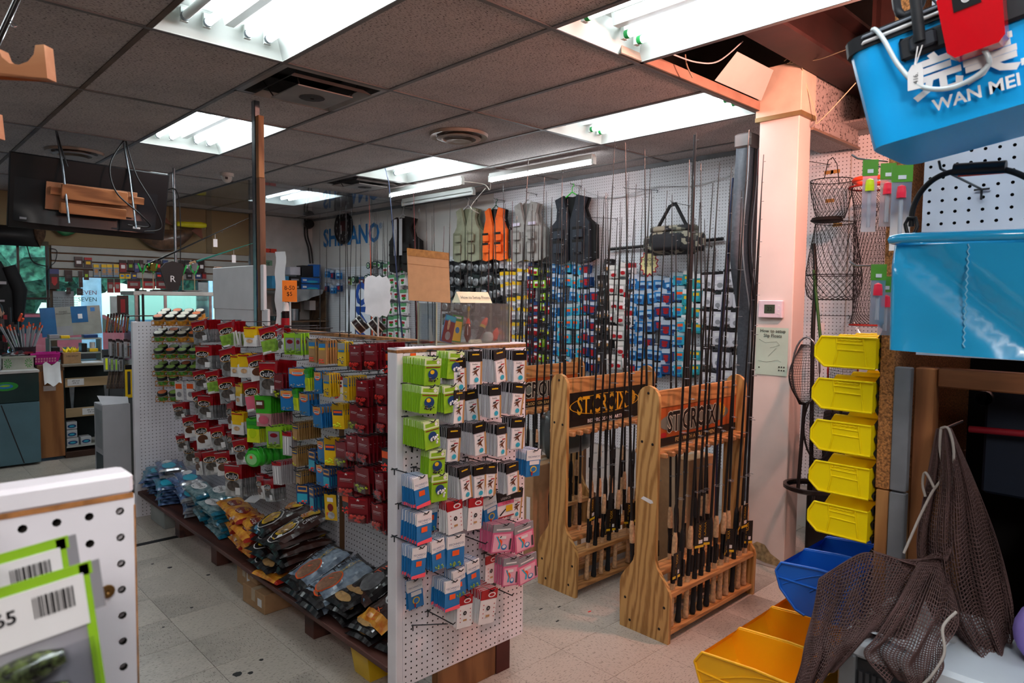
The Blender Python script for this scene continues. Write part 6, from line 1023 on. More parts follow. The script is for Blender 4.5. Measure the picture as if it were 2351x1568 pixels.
b = MB(); [b.tube([(x, .0, .84), (x, .0, 1.46)], .0035, ow, 4) for x in (-.12, .12)]; b.tube([(.17, -.1, .98), (.17, -.1, 1.44)], .0035, ow, 4); b.build('wire_upright', jr)
# goods on the slatwall and hanging beside the window
def wcard(x0, y0, x1, y1, base, top, mark, lab, Y_=WY-.07, grp='goods on the slatwall', extra=()):
    a, c = pY(x0, y0, Y_), pY(x1, y1, Y_); w, h = abs(c.x-a.x), abs(a.z-c.z); b = card(w, h, .02, base, [('r', 0, 0, 1, .25, top), ('r', .2, .4, .8, .7, mark)]+list(extra)); return b.build('tackle_pack', None, ((a.x+c.x)/2, Y_, a.z), (0, 0, 0), lab, 'packet', grp)
T_ = 'on the slatwall'
wcard(171, 589, 190, 613, blk, dkgrey, wht, 'black pack with white window, leftmost square pack '+T_); wcard(193, 591, 211, 614, dkgrey, red, yel, 'dark pack with yellow and blue lure '+T_)
for k, x in enumerate((214, 232, 245, 260)): wcard(x, 607, x+13, 636, M('print_steelblue', '6f8fa8', .4), yel, tan_, f"yellow topped blue strip card, {ORD[k]} of four "+T_, extra=[('r', 0, z, 1, z+.06, tan_) for z in (.35, .55, .75)])
for k, (x, w, b_, t, m) in enumerate(((274, 16, drk, blk, wht), (293, 13, blk, blk, lime), (308, 11, nav, blk, gry), (320, 9, blk, blk, gry), (338, 14, blk, nav, red), (356, 14, blk, blk, neon), (373, 13, blk, nav, neon), (410, 12, blk, blk, red), (424, 12, dkgrey, blk, wht), (440, 14, nav, blk, wht), (456, 13, blk, blk, wht))): wcard(x, 597, x+w, 622 if k % 2 else 625, b_, t, m, f"dark lure pack, {ORD[k]} from the left in the upper crowd {T_}")
for k, (x, w, b_, t, m) in enumerate(((274, 12, yel, blk, blu), (287, 12, yel, blk, blu), (302, 12, nav, blk, yel), (358, 14, blk, nav, neon), (374, 13, blk, nav, neon), (408, 11, drk, blk, gry), (428, 13, blk, blk, gry), (448, 14, nav, blk, wht), (464, 9, drk, blk, red))): wcard(x, 625, x+w, 640, b_, t, m, f"small dark pack, {ORD[k]} from the left in the second crowd {T_}")
for k, (x, w) in enumerate(((246, 15), (262, 14), (292, 30), (326, 30), (358, 28))): wcard(x, 640, x+w, 672 if k < 2 else 663, red if k % 2 else drk, blk, M('pack_window', '8e8a88', .3), f"red packet, {ORD[k]} from the left at the bottom edge {T_}")
wcard(113, 617, 136, 664, blk, nav, red, 'black hanging packet with red oval logo left of the window', extra=[('e', .5, .62, .25, .2, red)])
for (x0, y0, x1, y1, l) in ((148, 620, 166, 647, 'small black pouch dangling over the window'), (152, 660, 162, 675, 'small black tag box on strings over the window'), (180, 622, 190, 660, 'thin black strap dangling over the window'), (176, 662, 190, 678, 'black clip box on a strap over the window'), (192, 620, 204, 643, 'black pack with two green lights over the window')): wcard(x0, y0, x1, y1, blk, blk, lime if 'green' in l else dkgrey, l)
cable('cable_loop', [pY(113, 570, WY-.06), pY(130, 575, WY-.06), pY(127, 600, WY-.06), pY(112, 617, WY-.06), pY(110, 655, WY-.06)], .004, blackw, 'black cord looped at the left end of the slatwall')
for (x0, y0, x1, y1, m, l, tx) in ((121, 668, 171, 725, M('paper_note', '8f979c', .7), 'grey printed notice taped inside the shop window', True), (252, 680, 276, 730, M('paper_white', 'b9c2c4', .7), 'white paper taped in the window above the lure rack', False), (455, 648, 478, 690, M('paper_white', 'b9c2c4', .7), 'white sign in the window over the glass case', False)):
    a, c = pY(x0, y0, WY-.02), pY(x1, y1, WY-.02); o = MB().box((a.x, WY-.021, c.z), (c.x, WY-.019, a.z), m).build('window_notice', label=l, cat='paper')
    if tx: MB().text('\n'.join(['NOTICE TO CUSTOMERS']+['lorem'[:0]+'no returns on bait and line']*5), .026, dkgrey, FT((a.x+c.x)/2, WY-.022, (a.z+c.z)/2)).build('lettering', o)
a = pY(201, 680, WY-.02); MB().text('SEVEN', .07, drk, FT(a.x, WY-.021, a.z+.04)).text('SEVEN', .07, M('sticker_green', '1f4f33', .5), FT(a.x, WY-.021, a.z-.04)).build('window_decal', label='two line red and green SEVEN decal on the window glass', cat='decal')
# hanging lures on a wire stand by the gondola end
sd = empty('lure_stand', (1.72, 6.19, 0), 0, 'black wire display stand hung with lure packs beside the white carton', 'stand'); MB().tube([(0, .06, 0), (0, .06, 1.62)], .01, blk, 6).lathe([(0, 0), (.16, 0), (.16, .015), (0, .015)], blk, 16).tube([(-.16, .03, 1.44), (.1, .03, 1.44)], .005, blk, 4).tube([(-.16, .03, 1.19), (.1, .03, 1.19)], .005, blk, 4).tube([(-.14, .03, .95), (.1, .03, .95)], .005, blk, 4).build('frame', sd)
def slim(x0, y0, x1, y1, body, m2, lab, grp, Y_=6.25, nm='lure_pack', tilt=0): a, c = pY(x0, y0, Y_), pY(x1, y1, Y_); w, h = abs(c.x-a.x), abs(a.z-c.z); return card(w, h, .006, body, [('r', 0, 0, 1, .14, blk), ('r', .3, .2, .7, .9, m2)]).build(nm, None, ((a.x+c.x)/2, Y_-.004, a.z), (0, tilt, 0), lab, 'packet', grp)
gl2 = M('lure_gold', '8f7a3c', .3, .5)
for k in range(8): slim(246+6.6*k, 718+abs(k-3)*1.0, 252+6.6*k, 764, blk if k % 3 else drk, (gl2, silv, smoke, gl2)[k % 4], f"slim hanging minnow pack, {ORD[k]} from the left on the top bar of the black stand", 'minnow packs on the black stand', 6.25+.02*(k % 2), tilt=.12)
slim(268, 678, 295, 722, blk, drk, 'black lure pack with red print at the top of the black stand', None)
for k in range(8): slim(248+5.8*k, 778+(k % 3)*2, 258+5.8*k, 822, M('sleeve_clear', '77797c', .25, var=.3, coat=.4), (gry, smoke, silv, brownb)[k % 4], f"clear lure sleeve, {ORD[k]} from the left on the middle bar of the black stand", 'clear sleeves on the black stand', 6.22+.02*(k % 3))
for k, (x, w, m) in enumerate(((237, 14, nyel), (252, 9, mgr), (262, 9, lime), (272, 10, smoke))): slim(x, 815+k*2, x+w, 852, M('sleeve_clear', '77797c', .25), m, f"clear pack with {['neon yellow', 'olive', 'lime', 'dark'][k]} lure low on the black stand", None, 6.18)
for k in range(6): slim(250+7*k, 848, 257+7*k, 892, M('worm_pack', '4a3a34', .3, var=.4, coat=.4), smoke, f"brown worm pack, {ORD[k]} from the left on the lowest bar of the black stand", 'brown worm packs', 6.2+.02*(k % 2), tilt=.15)
slim(286, 838, 305, 912, yel, dkgrey, 'tall yellow and black pack hanging beside the white carton', None, 5.9)
# television with wooden bracket
tv = empty('television', (1.25, 5.78, 2.32), 0, 'large black television seen from behind, hung from the ceiling', 'television'); tv.rotation_euler = (radians(14), radians(1.5), 0)
MB().bbox((-.48, -.02, -.27), (.52, .03, .24), M('tv_black', '0d0e11', .35), .006).build('screen_shell', tv); b = MB(); b.grid(lambda u, v: ((u-.5)*.9, -.02-.05*(1-abs(2*u-1)**6)*(.2+.8*max(0, 1-v*2.2)), -.22+.3*v), 12, 8, M('tv_hump', '15171b', .3)); b.build('rear_hump', tv)
MB().box((.19, -.073, -.21), (.38, -.07, -.13), M('tv_plate', '1e2024', .4)).box((.28, -.075, -.19), (.33, -.072, -.17), wht).box((-.42, -.066, -.2), (-.38, -.063, -.185), gry).build('rating_plate', tv, kind='stuff'); w3 = MW('bracket_wood', 'a5693f', '7c4a28', 6, 'X')
MB().bbox((-.28, -.085, -.11), (.29, -.075, .08), M('backing_ply', '9a6a4b', .6), .002).build('backing_board', tv); MB().bbox((-.26, -.12, .0), (.33, -.087, .05), w3, .002).build('wood_batten', tv); MB().bbox((-.2, -.155, -.02), (.21, -.122, .08), w3, .003).build('wood_block', tv); MB().bbox((-.2, -.15, -.12), (.21, -.09, -.045), w3, .003).build('wood_block', tv)
for (x, t) in ((1.05, 130), (1.47, 282)): b = MB(); b.tube([(x, 5.74, H), (x+.02, 5.68, 2.5), (x+.03, 5.58, 2.1)], .008, steel, 4); b.build('hanging_strap', label=f"perforated steel strap carrying the television, {'left' if x < 1.2 else 'right'} one", cat='strap')
cable('tv_cable', [(1.47, 5.72, H), (1.36, 5.66, 2.55), (1.38, 5.6, 2.35), (1.52, 5.55, 2.2), (1.6, 5.6, 2.12), (1.45, 5.6, 2.12)], .006, blackw, 'black cable drooping behind the television, left loop'); cable('tv_cable', [(1.48, 5.72, H), (1.53, 5.66, 2.5), (1.62, 5.6, 2.3), (1.68, 5.6, 2.12), (1.56, 5.6, 2.08)], .006, blackw, 'black cable drooping behind the television, right loop'); cable('tv_cable', [(1.05, 5.74, H), (1.07, 5.7, 2.62), (1.1, 5.68, 2.5)], .006, blackw, 'black cable beside the left television strap')
MB().bbox((.55, 5.95, 2.55), (.74, 6.05, 2.68), M('exit_red', '4a130c', .4), .004).build('exit_box', label='dark red box sign hanging left of the television', cat='sign')
cp = pY(402, 440, 6.6); MB().tube([(cp.x, 6.62, 1.65), (cp.x, 6.62, H)], .012, steel, 8).build('conduit', label='grey metal conduit from the glass case to the ceiling', cat='pipe'); cable('conduit_cable', [pY(352, 425, 6.4), pY(375, 437, 6.5), (cp.x+.01, 6.6, pY(400, 437, 6.6).z), (cp.x+.04, 6.6, 2.3), (cp.x+.03, 6.6, 1.7)], .005, blackw, 'black cable running down beside the metal conduit')
# trophies above the slatwall
fp = pY(375, 525, WY-.12); fs_ = empty('mounted_fish', (fp.x, WY-.12, fp.z), 0, 'mounted brown fish trophy on the tan wall beside the conduit', 'trophy'); b = MB(); b.grid(lambda u, v: ((u-.5)*.75, sin(2*pi*v)*.07*sin(pi*u)**.6, cos(2*pi*v)*.13*sin(pi*u)**.55-.14*(1-(2*u-1)**2)), 16, 12, M('fish_skin', '5c4330', .4, var=.5, scale=12, coat=.4)); b.build('body', fs_); MB().prism([(0, 0), (.12, .1), (.14, -.1)], 0, .02, M('fish_tail', '6d3a22', .5)).build('tail', fs_, (.33, 0, 0), (pi/2, 0, 0)); MB().prism([(0, 0), (-.1, .12), (-.16, .04)], 0, .02, M('fish_tail', '6d3a22', .5)).build('fin', fs_, (.1, 0, .05), (pi/2, 0, 0))
MB().lathe([(0, 0), (.03, .01), (.035, .1), (.04, .3), (.028, .36), (0, .36)], M('bat_yellow', 'd8d11c', .4), 12).build('giant_lure', None, (pY(405, 514, WY-.2).x, WY-.2, pY(405, 514, WY-.2).z), (0, pi/2-.03, 0), 'big yellow decorative lure with black stripes on the tan wall', 'lure')
cable('green_pipe', [pY(125, 518, WY-.1), pY(150, 536, WY-.1), pY(182, 522, WY-.1)], .03, M('pipe_green', '1d6a3c', .5), 'bent green decorative lure on the tan wall under the television', 'lure', 8)
MB().grid(lambda u, v: (cos(2*pi*u)*.06*sin(pi*min(v+.08, 1)), sin(2*pi*u)*.05*sin(pi*min(v+.08, 1)), -.32*v), 10, 8, M('fur_brown', '4a3526', .9, var=.5, scale=30, bump=.6)).build('mounted_fish', None, (pY(90, 505, WY-.12).x, WY-.12, pY(90, 505, WY-.12).z), label='brown hanging trophy fish left of the green lure', cat='trophy')
b = MB(); b.grid(lambda u, v: ((u-.5)*.6, -.1*sin(pi*u)*sin(pi*v), (v-.5)*.22), 8, 6, M('speaker_black', '0d0d0e', .6)); b.build('black_cushion', None, (pY(15, 540, WY-.1).x, WY-.1, pY(15, 540, WY-.1).z), label='rounded black fixture over the barred window', cat='fixture'); cable('drooping_cable', [pY(40, 520, WY-.1), pY(60, 560, WY-.08), pY(75, 600, WY-.08), pY(110, 612, WY-.08)], .006, blackw, 'black cord drooping across the barred window')
# jacket in the window and shopkeeper
jk = empty('hanging_jacket', (.98, 8.9, 1.95), 0, 'black hooded jacket hanging before the barred window', 'jacket'); jm = M('jacket_black', '0b0b0e', .85, bump=.4)
def rbody(w, d, h, m, top=.7): b = MB(); b.grid(lambda u, v: (cos(2*pi*u)*w/2*(1-(1-top)*v**3), sin(2*pi*u)*d/2*(1-.4*v), h*v), 16, 8, m); return b
rbody(.5, .2, .75, jm, .5).build('torso', jk, (0, 0, -.75)); b = MB(); b.tube([(.18, 0, -.05), (.27, 0, -.3), (.25, -.03, -.62)], [.07, .075, .05], jm, 8); b.build('sleeve', jk); b = MB(); b.tube([(-.18, 0, -.05), (-.27, 0, -.3), (-.25, -.03, -.62)], [.07, .075, .05], jm, 8); b.build('sleeve', jk); MB().box((.05, -.105, -.24), (.15, -.1, -.21), gry).box((.07, -.105, -.42), (.13, -.1, -.4), gry).build('patch', jk, kind='stuff')
def person():
    r = empty('person', (.98, 8.62, 0), 0, 'person in a black top leaning on the counter at the left edge', 'person')
    V = [(0, 0, .84), (0, -.01, 1.0), (0, -.03, 1.18), (0, -.05, 1.25), (0, -.06, 1.31), (.1, 0, .8), (.11, -.02, .45), (.11, 0, .08), (-.1, 0, .8), (-.11, -.02, .45), (-.11, 0, .08), (.16, -.05, 1.22), (.2, -.08, 1.02), (.06, -.3, .98), (-.16, -.05, 1.22), (-.22, -.1, 1.02), (-.1, -.32, .98), (.12, -.12, .04), (-.12, -.12, .04)]
    E_ = [(0, 1), (1, 2), (2, 3), (3, 4), (0, 5), (5, 6), (6, 7), (0, 8), (8, 9), (9, 10), (3, 11), (11, 12), (12, 13), (3, 14), (14, 15), (15, 16), (7, 17), (10, 18)]
    Rr = [.12, .12, .13, .09, .05, .085, .06, .04, .085, .06, .04, .06, .045, .032, .06, .045, .032, .035, .035]
    me = bpy.data.meshes.new('body'); me.from_pydata(V, E_, []); me.update(); o = bpy.data.objects.new('body', me); SC.collection.objects.link(o); sk = o.modifiers.new('s', 'SKIN'); o.modifiers.new('u', 'SUBSURF').levels = 1
    for i, q in enumerate(Rr): me.skin_vertices[0].data[i].radius = (q, q*.85)
    me.skin_vertices[0].data[0].use_root = True; bpy.context.view_layer.update(); m2 = bpy.data.meshes.new_from_object(o.evaluated_get(bpy.context.evaluated_depsgraph_get())); bpy.data.objects.remove(o); m2.materials.clear(); m2.materials.append(M('shirt_black', '0c0c10', .85)); put(m2, 'body', r)
    skn = M('skin', 'a87a62', .5); b = MB(); b.at((0, -.08, 1.42)); b.grid(lambda u, v: (cos(2*pi*u)*.075*sin(pi*v)**.8, sin(2*pi*u)*(.09+.012*(sin(2*pi*u) < -.9)*(abs(v-.5) < .12))*sin(pi*v)**.8, -cos(pi*v)*.115), 18, 14, skn); b.tube([(0, -.085, .0), (0, -.108, -.025), (0, -.09, -.03)], [.008, .013, .008], skn, 6)
    for s in (-1, 1): b.tube([(s*.074, 0, .02), (s*.084, .005, 0), (s*.074, 0, -.025)], .012, skn, 5); b.cbox((s*.028, -.083, .012), (.018, .008, .008), blk)
    b.cbox((0, -.08, -.055), (.04, .01, .007), M('lips', '8a4a44', .5)); b.build('head', r); b = MB(); b.at((0, -.07, 1.44)); b.grid(lambda u, v: (cos(2*pi*u)*.088*sin(pi*v*.55), sin(2*pi*u)*.1*sin(pi*v*.55)+.015, cos(pi*v*.55)*.115), 16, 8, M('hair_black', '0d0b0a', .5)); b.build('hair', r)
    for s, (hx_, hy, hz) in ((1, (.06, -.3, .98)), (-1, (-.1, -.32, .98))):
        b = MB(); b.tube([(hx_, hy+.01, hz), (hx_-s*.01, hy-.05, hz-.015), (hx_-s*.015, hy-.09, hz-.03)], [.025, .036, .03], skn, 8)
        for k in range(4): fx = hx_-s*.015+(k-1.5)*.018; b.tube([(fx, hy-.085, hz-.03), (fx, hy-.12-.01*(k in (1, 2)), hz-.04), (fx, hy-.15-.012*(k in (1, 2)), hz-.06)], [.009, .0085, .006], skn, 5)
        b.tube([(hx_-s*.03, hy-.04, hz-.01), (hx_-s*.055, hy-.075, hz-.025), (hx_-s*.055, hy-.1, hz-.04)], [.011, .01, .007], skn, 5); b.build('hand', r)
person()
# desk shelf in the far right corner
ds = empty('corner_shelf', (4.05, 9.0, 0), 0, 'brown two-level shelf desk in the far right corner', 'shelf'); dw = MW('desk_wood', '5d452f', '3e2c1e', 4, 'X'); MB().bbox((-.2, -.2, 1.70), (.76, .3, 1.725), dw, .003).build('upper_shelf', ds); MB().bbox((-.2, -.2, 1.27), (.76, .3, 1.29), dw, .003).build('lower_shelf', ds)
for x in (-.19, .72): MB().bbox((x, -.19, 0), (x+.03, .29, 1.70), dw, .003).build('upright', ds)
bx = lambda x0, y0, x1, y1, m, l, Y_=8.95, d=.18, lay=(): (lambda a, c: (lambda o: (lambda bb: (layers(bb, c.x-a.x, a.z-c.z, lay, 0), bb.build('printed_label', o)) if lay else 0)(MB()))(MB().bbox((-(c.x-a.x)/2, .0005, -(a.z-c.z)), ((c.x-a.x)/2, d, 0), m, .004).build('stacked_box', None, ((a.x+c.x)/2, Y_, a.z), label=l, cat='box')))(pY(x0, y0, Y_), pY(x1, y1, Y_))
sb = M('box_sky', '2f7fa8', .5); rb_ = M('box_royal', '1c5fae', .5)
bx(625, 633, 664, 665, sb, 'light blue carton with two yellow discs on the corner shelf', lay=[('e', .45, .66, .13, .22, ora), ('e', .62, .66, .13, .22, yel), ('r', .3, .3, .9, .4, wht)]); bx(666, 634, 691, 649, blk, 'black box, upper of two beside the blue crates', lay=[('r', .1, .4, .8, .7, gry)]); bx(666, 650, 691, 666, blk, 'black box, lower of two beside the blue crates', lay=[('r', .1, .4, .8, .7, gry)]); bx(666, 612, 690, 632, M('box_pale', 'b5b4be', .6), 'white box on top of the black boxes')
bx(693, 637, 737, 651, rb_, 'blue box in the middle of the corner stack', lay=[('r', .05, .3, .25, .6, wht), ('e', .55, .7, .3, .2, cya)]); bx(693, 652, 737, 667, rb_, 'blue box at the bottom of the corner stack', lay=[('r', .05, .3, .25, .6, wht), ('e', .55, .7, .3, .2, cya)]); bx(720, 607, 737, 636, rb_, 'blue box on top of the corner stack', lay=[]); bx(694, 609, 719, 636, blk, 'square black open box on the blue boxes')
bx(645, 692, 690, 716, M('box_dark_brown', '4a3222', .7), 'brown carton hanging under the upper corner shelf', 9.1); bx(711, 690, 740, 712, wht, 'pale plastic drawer unit under the corner shelf', 9.1); bx(632, 726, 646, 740, blk, 'small black box on the lower corner shelf'); MB().lathe([(0, 0), (.075, 0), (.075, .16), (0, .16)], steel, 16).build('tin_can', None, (pY(675, 740, 9).x, 9.0, 1.291), label='round metal tin on the lower corner shelf', cat='tin')
cl2 = MB(); cl2.grid(lambda u, v: ((u-.5)*.55, -.22+.03*sin(u*20)*v, -.18*v*(.6+.4*sin(u*3+1))), 14, 4, M('cloth_grey', '82868a', .8)); cl2.build('grey_cloth', None, (4.45, 9.0, 1.722), label='grey cloth hanging over the edge of the corner shelf', cat='cloth')
pillowbox(.22, .16, .28, M('sack_white', 'bcbab8', .7, bump=.5)).build('white_sack', None, (4.56, 7.95, .9), label='white sack standing on a red box behind the gondola', cat='bag'); MB().bbox((4.43, 7.8, .0), (4.8, 8.1, .898), M('box_red', '6f1218', .6), .005).build('red_crate', label='tall red crate behind the gondola by the wall', cat='crate')
# small fixings
cdm = M('camera_white', 'b5b3ae', .4); p = pZ(521, 398, H); dc = empty('dome_camera', (p.x, p.y, H), 0, 'white dome security camera on the ceiling', 'camera'); MB().lathe([(.06, 0), (.06, -.03), (0, -.03)], cdm, 18).build('base', dc); b = MB(); b.at((0, 0, -.045)); b.grid(lambda u, v: (cos(2*pi*u)*.045*sin(pi*v), sin(2*pi*u)*.045*sin(pi*v), cos(pi*v)*.045), 16, 10, cdm); b.build('eyeball', dc); MB().cbox((-.02, -.04, -.05), (.022, .01, .022), blk).build('lens', dc)
p = pY(706, 515, WY-.1); sc_ = empty('wall_camera', (p.x, WY-.1, p.z), 0, 'black round security camera high in the far corner', 'camera'); b = MB(); b.at((0, -.05, 0), (pi/2, 0, 0)); b.lathe([(0, -.09), (.05, -.08), (.07, 0), (.055, .05), (0, .05)], black, 16); b.build('housing', sc_)
for (x, l) in ((700, 'left of two black cables down the far corner'), (706, 'right of two black cables down the far corner')): cable('corner_cable', [pY(x, 498, WY-.03), pY(x, 540, WY-.03), pY(x+8, 570, WY-.03), pY(x+12, 605, WY-.03)], .012, blackw, l)
for (x0, y0, x1, y1, m, t, l) in ((605, 570, 635, 581, pm('note_red', 'd8402c'), '2', 'orange red paper note numbered 2 on the grey wall'), (603, 597, 625, 610, M('note_green', '6f9a80', .7), 'ng', 'pale green note on the grey wall behind the post')): a, c = pY(x0, y0, WY-.004), pY(x1, y1, WY-.004); o = MB().box((a.x, WY-.005, c.z), (c.x, WY-.002, a.z), m).build('wall_note', label=l, cat='note'); MB().text(t, .07, blk, FT((a.x+c.x)/2, WY-.0055, (a.z+c.z)/2)).build('lettering', o)
p = pY(600, 680, 3.9); MB().grid(lambda u, v: ((u-.5)*.08+.006*sin(v*17), .003*sin(v*9), -.44*v), 3, 14, foam).build('torn_foam_strip', None, (1.80, 3.86, GH+.45), (0, 0, radians(-90+20)), 'ragged white foam strip hanging behind the post', 'foam')
film = MCLEAR('ceiling_film', (.93, .95, .96), .0, .015)
for n_ in film.node_tree.nodes:
    if n_.type == 'BUMP': n_.inputs['Strength'].default_value = .0
MB().box((2.75, 6.6, H-.022), (4.5, 8.8, H-.02), film).build('ceiling_sheet', label='clear glossy plastic sheet under the far ceiling, mirroring the wall', cat='plastic sheet')
# foreground left: end of the next gondola with two soft-bait packs
fg = empty('near_gondola', (0, .72, 0), 0, 'white pegboard gondola end in the left foreground', 'display'); b = pegpanel(.56, 1.0, .0065, gwhite, holem, r=.0038, x0=.56-.0127-.0254*21, z0=.021); b.v = [(x-.373, y, z+.41) for x, y, z in b.v]; b.build('end_pegboard', fg)
MB().bbox((-.373, .0, 1.41), (.187, .036, 1.432), gwhite, .004).build('top_rail', fg); MB().bbox((.165, .0066, .03), (.187, .036, 1.41), gwhite, .003).build('side_rail', fg); MB().box((-.373, -.0007, 1.4075), (.186, -.0002, 1.4125), M('chipped_edge', 'a8703e', .8, var=.4, scale=50)).box((.1862, -.0005, .41), (.1876, .001, 1.40), M('chipped_edge', 'a8703e', .8, var=.4, scale=50)).build('worn_edge', fg); MB().box((-.37, .007, .03), (-.345, .036, 1.41), gwhite).build('side_rail', fg)
b = MB(); b.at((.162, -.001, 1.322), (pi/2, 0, 0)); b.lathe([(.0065, 0), (.006, .0015), (.002, .002), (0, .0005)], M('brass_screw', '7c5a2e', .4, .7), 12); b.build('screw', fg)
for k, (dx, dy, dz) in enumerate(((0, 0, 0), (-.008, .03, .012))):
    q = empty('worm_pack', (.112+dx, .55+dy, 1.412+dz), 0, 'lime edged pack of glittery dark worms, front of two at lower left' if k == 0 else 'lime edged pack of dark worms behind the front one at lower left', 'packet', 'worm packs in the left foreground'); q.rotation_euler = (0, -.1, 0); w, h = .11, .17
    MB().box((-w, .0, -h), (0, .002, 0), M('pack_inner', '8b8a92', .3, var=.3, coat=.4)).build('backing', q); MB().box((-w, -.0012, -.008), (.002, -.0002, .001), lime).box((-.006, -.0012, -h), (.0, -.0002, 0), lime).build('lime_edge', q, kind='stuff'); MB().box((-w, -.002, -.043), (-.004, -.0013, -.006), wht).build('label', q); MB().box((.0, -.001, -.035), (.007, .001, 0), gry).build('hang_tab', q)
    rr = random.Random(4); b = MB(); x = -.035
    while x < -.011: ww = rr.choice((.0006, .001, .0016)); b.quad((x, -.0026, -.027), (x+ww, -.0026, -.027), (x+ww, -.0026, -.012), (x, -.0026, -.012), blk); x += ww+rr.choice((.0005, .0009))
    b.text('-265' if k == 0 else '0269', .013, blk, FT(-.056, -.0026, -.021), bold=.02); b.build('barcode_and_number', q, kind='stuff')
    for j in range(4): b = MB(); b.tube([(-.1+.006*sin(i+j), -.008, -.065-.024*j+.01*(i/6)**2) if i < 1 else (-.1+.013*i, -.008-.003*sin(i), -.065-.024*j+.008*(i/6)) for i in range(7)], [.006, .0095, .011, .0115, .011, .0095, .005], M('glitter_worm', '20242a', .15, var=.9, scale=180, coat=.8, col2='5f6f3a'), 10); b.build('soft_worm', q)
    MB().box((-w, -.0205, -h), (-.006, -.02, -.045), clearp).build('window', q)
hook((.045, .719, 1.43), 0, .2, 'holding the worm packs in the left foreground', 'foreground hook')
# notched wooden rod brackets at the left edge
ced = MW('cedar', 'd09a72', 'b57a54', 5, 'X', .6); 
def notched(loc, rot, lab, n=3, L_=.24):
    pts = [(-L_, 0), (0, 0), (0, .045)]; pts += [(-.012, .045)]; x = -.012
    for k in range(n):
        for t in range(7): a = pi*t/6; pts.append((x-.026+cos(a)*.026, .045-sin(a)*.024))
        x -= .052; pts.append((x-.012, .046)); x -= .012
    pts = [p for p in pts if p[0] > -L_]+[(-L_, .045)]; b = MB(); b.prism(pts, 0, .018, ced); o = b.build('rod_bracket', None, loc, rot, lab, 'bracket', 'cedar rod brackets'); MB().bbox((-L_, -.0, -.012), (-.09, .018, .0), ced, .001).build('mounting_strip', o, (0, -.014, 0)) if False else None; return o
e1 = pD(130, 189, .95); e2 = pD(12, 322, 1.25)
notched(e1, (pi/2, -.08, radians(-46)), 'notched cedar rod bracket at the upper left edge'); notched(e2, (pi/2, -.08, radians(-46)), 'lower notched cedar rod bracket peeking in at the left edge')
a, c = pD(-30, 150, 1.1), pD(48, -20, 1.1); o = MB().tube([a, c], .0045, rodblk, 8).build('hanging_rod', label='black rod section crossing the top left corner', cat='fishing rod'); q = pD(22, 45, 1.09); MB().tube([q, q+Vector((.004, -.004, -.01))+RT*.006, q+RT*.004-UP*.012, q-UP*.006], .001, steel, 5).build('guide', o)
# ================================================================== right foreground
rg = empty('right_gondola', (1.74, .5, 0), 0, 'pegboard and timber gondola in the right foreground', 'display')
def rgb(b, n): o = b.build(n, rg); o.location = (-1.74, -.5, 0); return o
b = pegpanel(.94, .96, .0065, M('gondola_cool', 'c3cbda', .4, var=.1, scale=6), holem, r=.0036); b.v = [(1.74+y, .494-x, 1.487+z) for x, y, z in b.v]; rgb(b, 'pegboard')
osb = M('particle_board', 'a8703f', .85, var=.55, scale=220, bump=.4); gst = M('grey_lath', '77797f', .6, var=.12, scale=12); fir = MW('fir', 'a0653a', '774523', 6, 'Z', .6); pine = MW('pine', 'b98450', '935f33', 6, 'Z', .6)
rgb(MB().bbox((1.72, .531, 1.17), (2.4, .562, 2.42), osb, .002), 'end_board'); rgb(MB().bbox((1.722, .532, .02), (2.4, .56, 1.167), pine, .002), 'lower_end_board')
rgb(MB().bbox((1.716, .4955, 1.172), (1.74, .5295, 1.458), gst, .002), 'grey_lath'); rgb(MB().bbox((1.716, .4955, .4), (1.74, .5295, 1.168), gst, .002), 'grey_lath'); rgb(MB().bbox((1.742, .455, .02), (1.79, .4945, 1.458), fir, .003), 'timber_post'); rgb(MB().bbox((1.76, -.4, 1.415), (1.8, .454, 1.458), MW('fir_x', 'a0653a', '774523', 6, 'Y', .6), .003), 'timber_beam')
b = MB(); [b.add([(1.719, .562, z), (1.719, .569, z+.012), (1.719, .562, z+.024), (2.39, .562, z), (2.39, .569, z+.012), (2.39, .562, z+.024)], [(0, 1, 4, 3), (1, 2, 5, 4), (0, 2, 1)], black) for z in [1.0+.034*k for k in range(17)]]; rgb(b, 'louvre_strip')['kind'] = 'stuff'
rgb(MB().box((2.38, -.5, 0), (2.4, .53, 1.46), M('inner_dark', '0e0b0a', .9)).box((1.76, -.5, .45), (2.38, .44, .47), M('inner_dark', '0e0b0a', .9)), 'inner_panel')
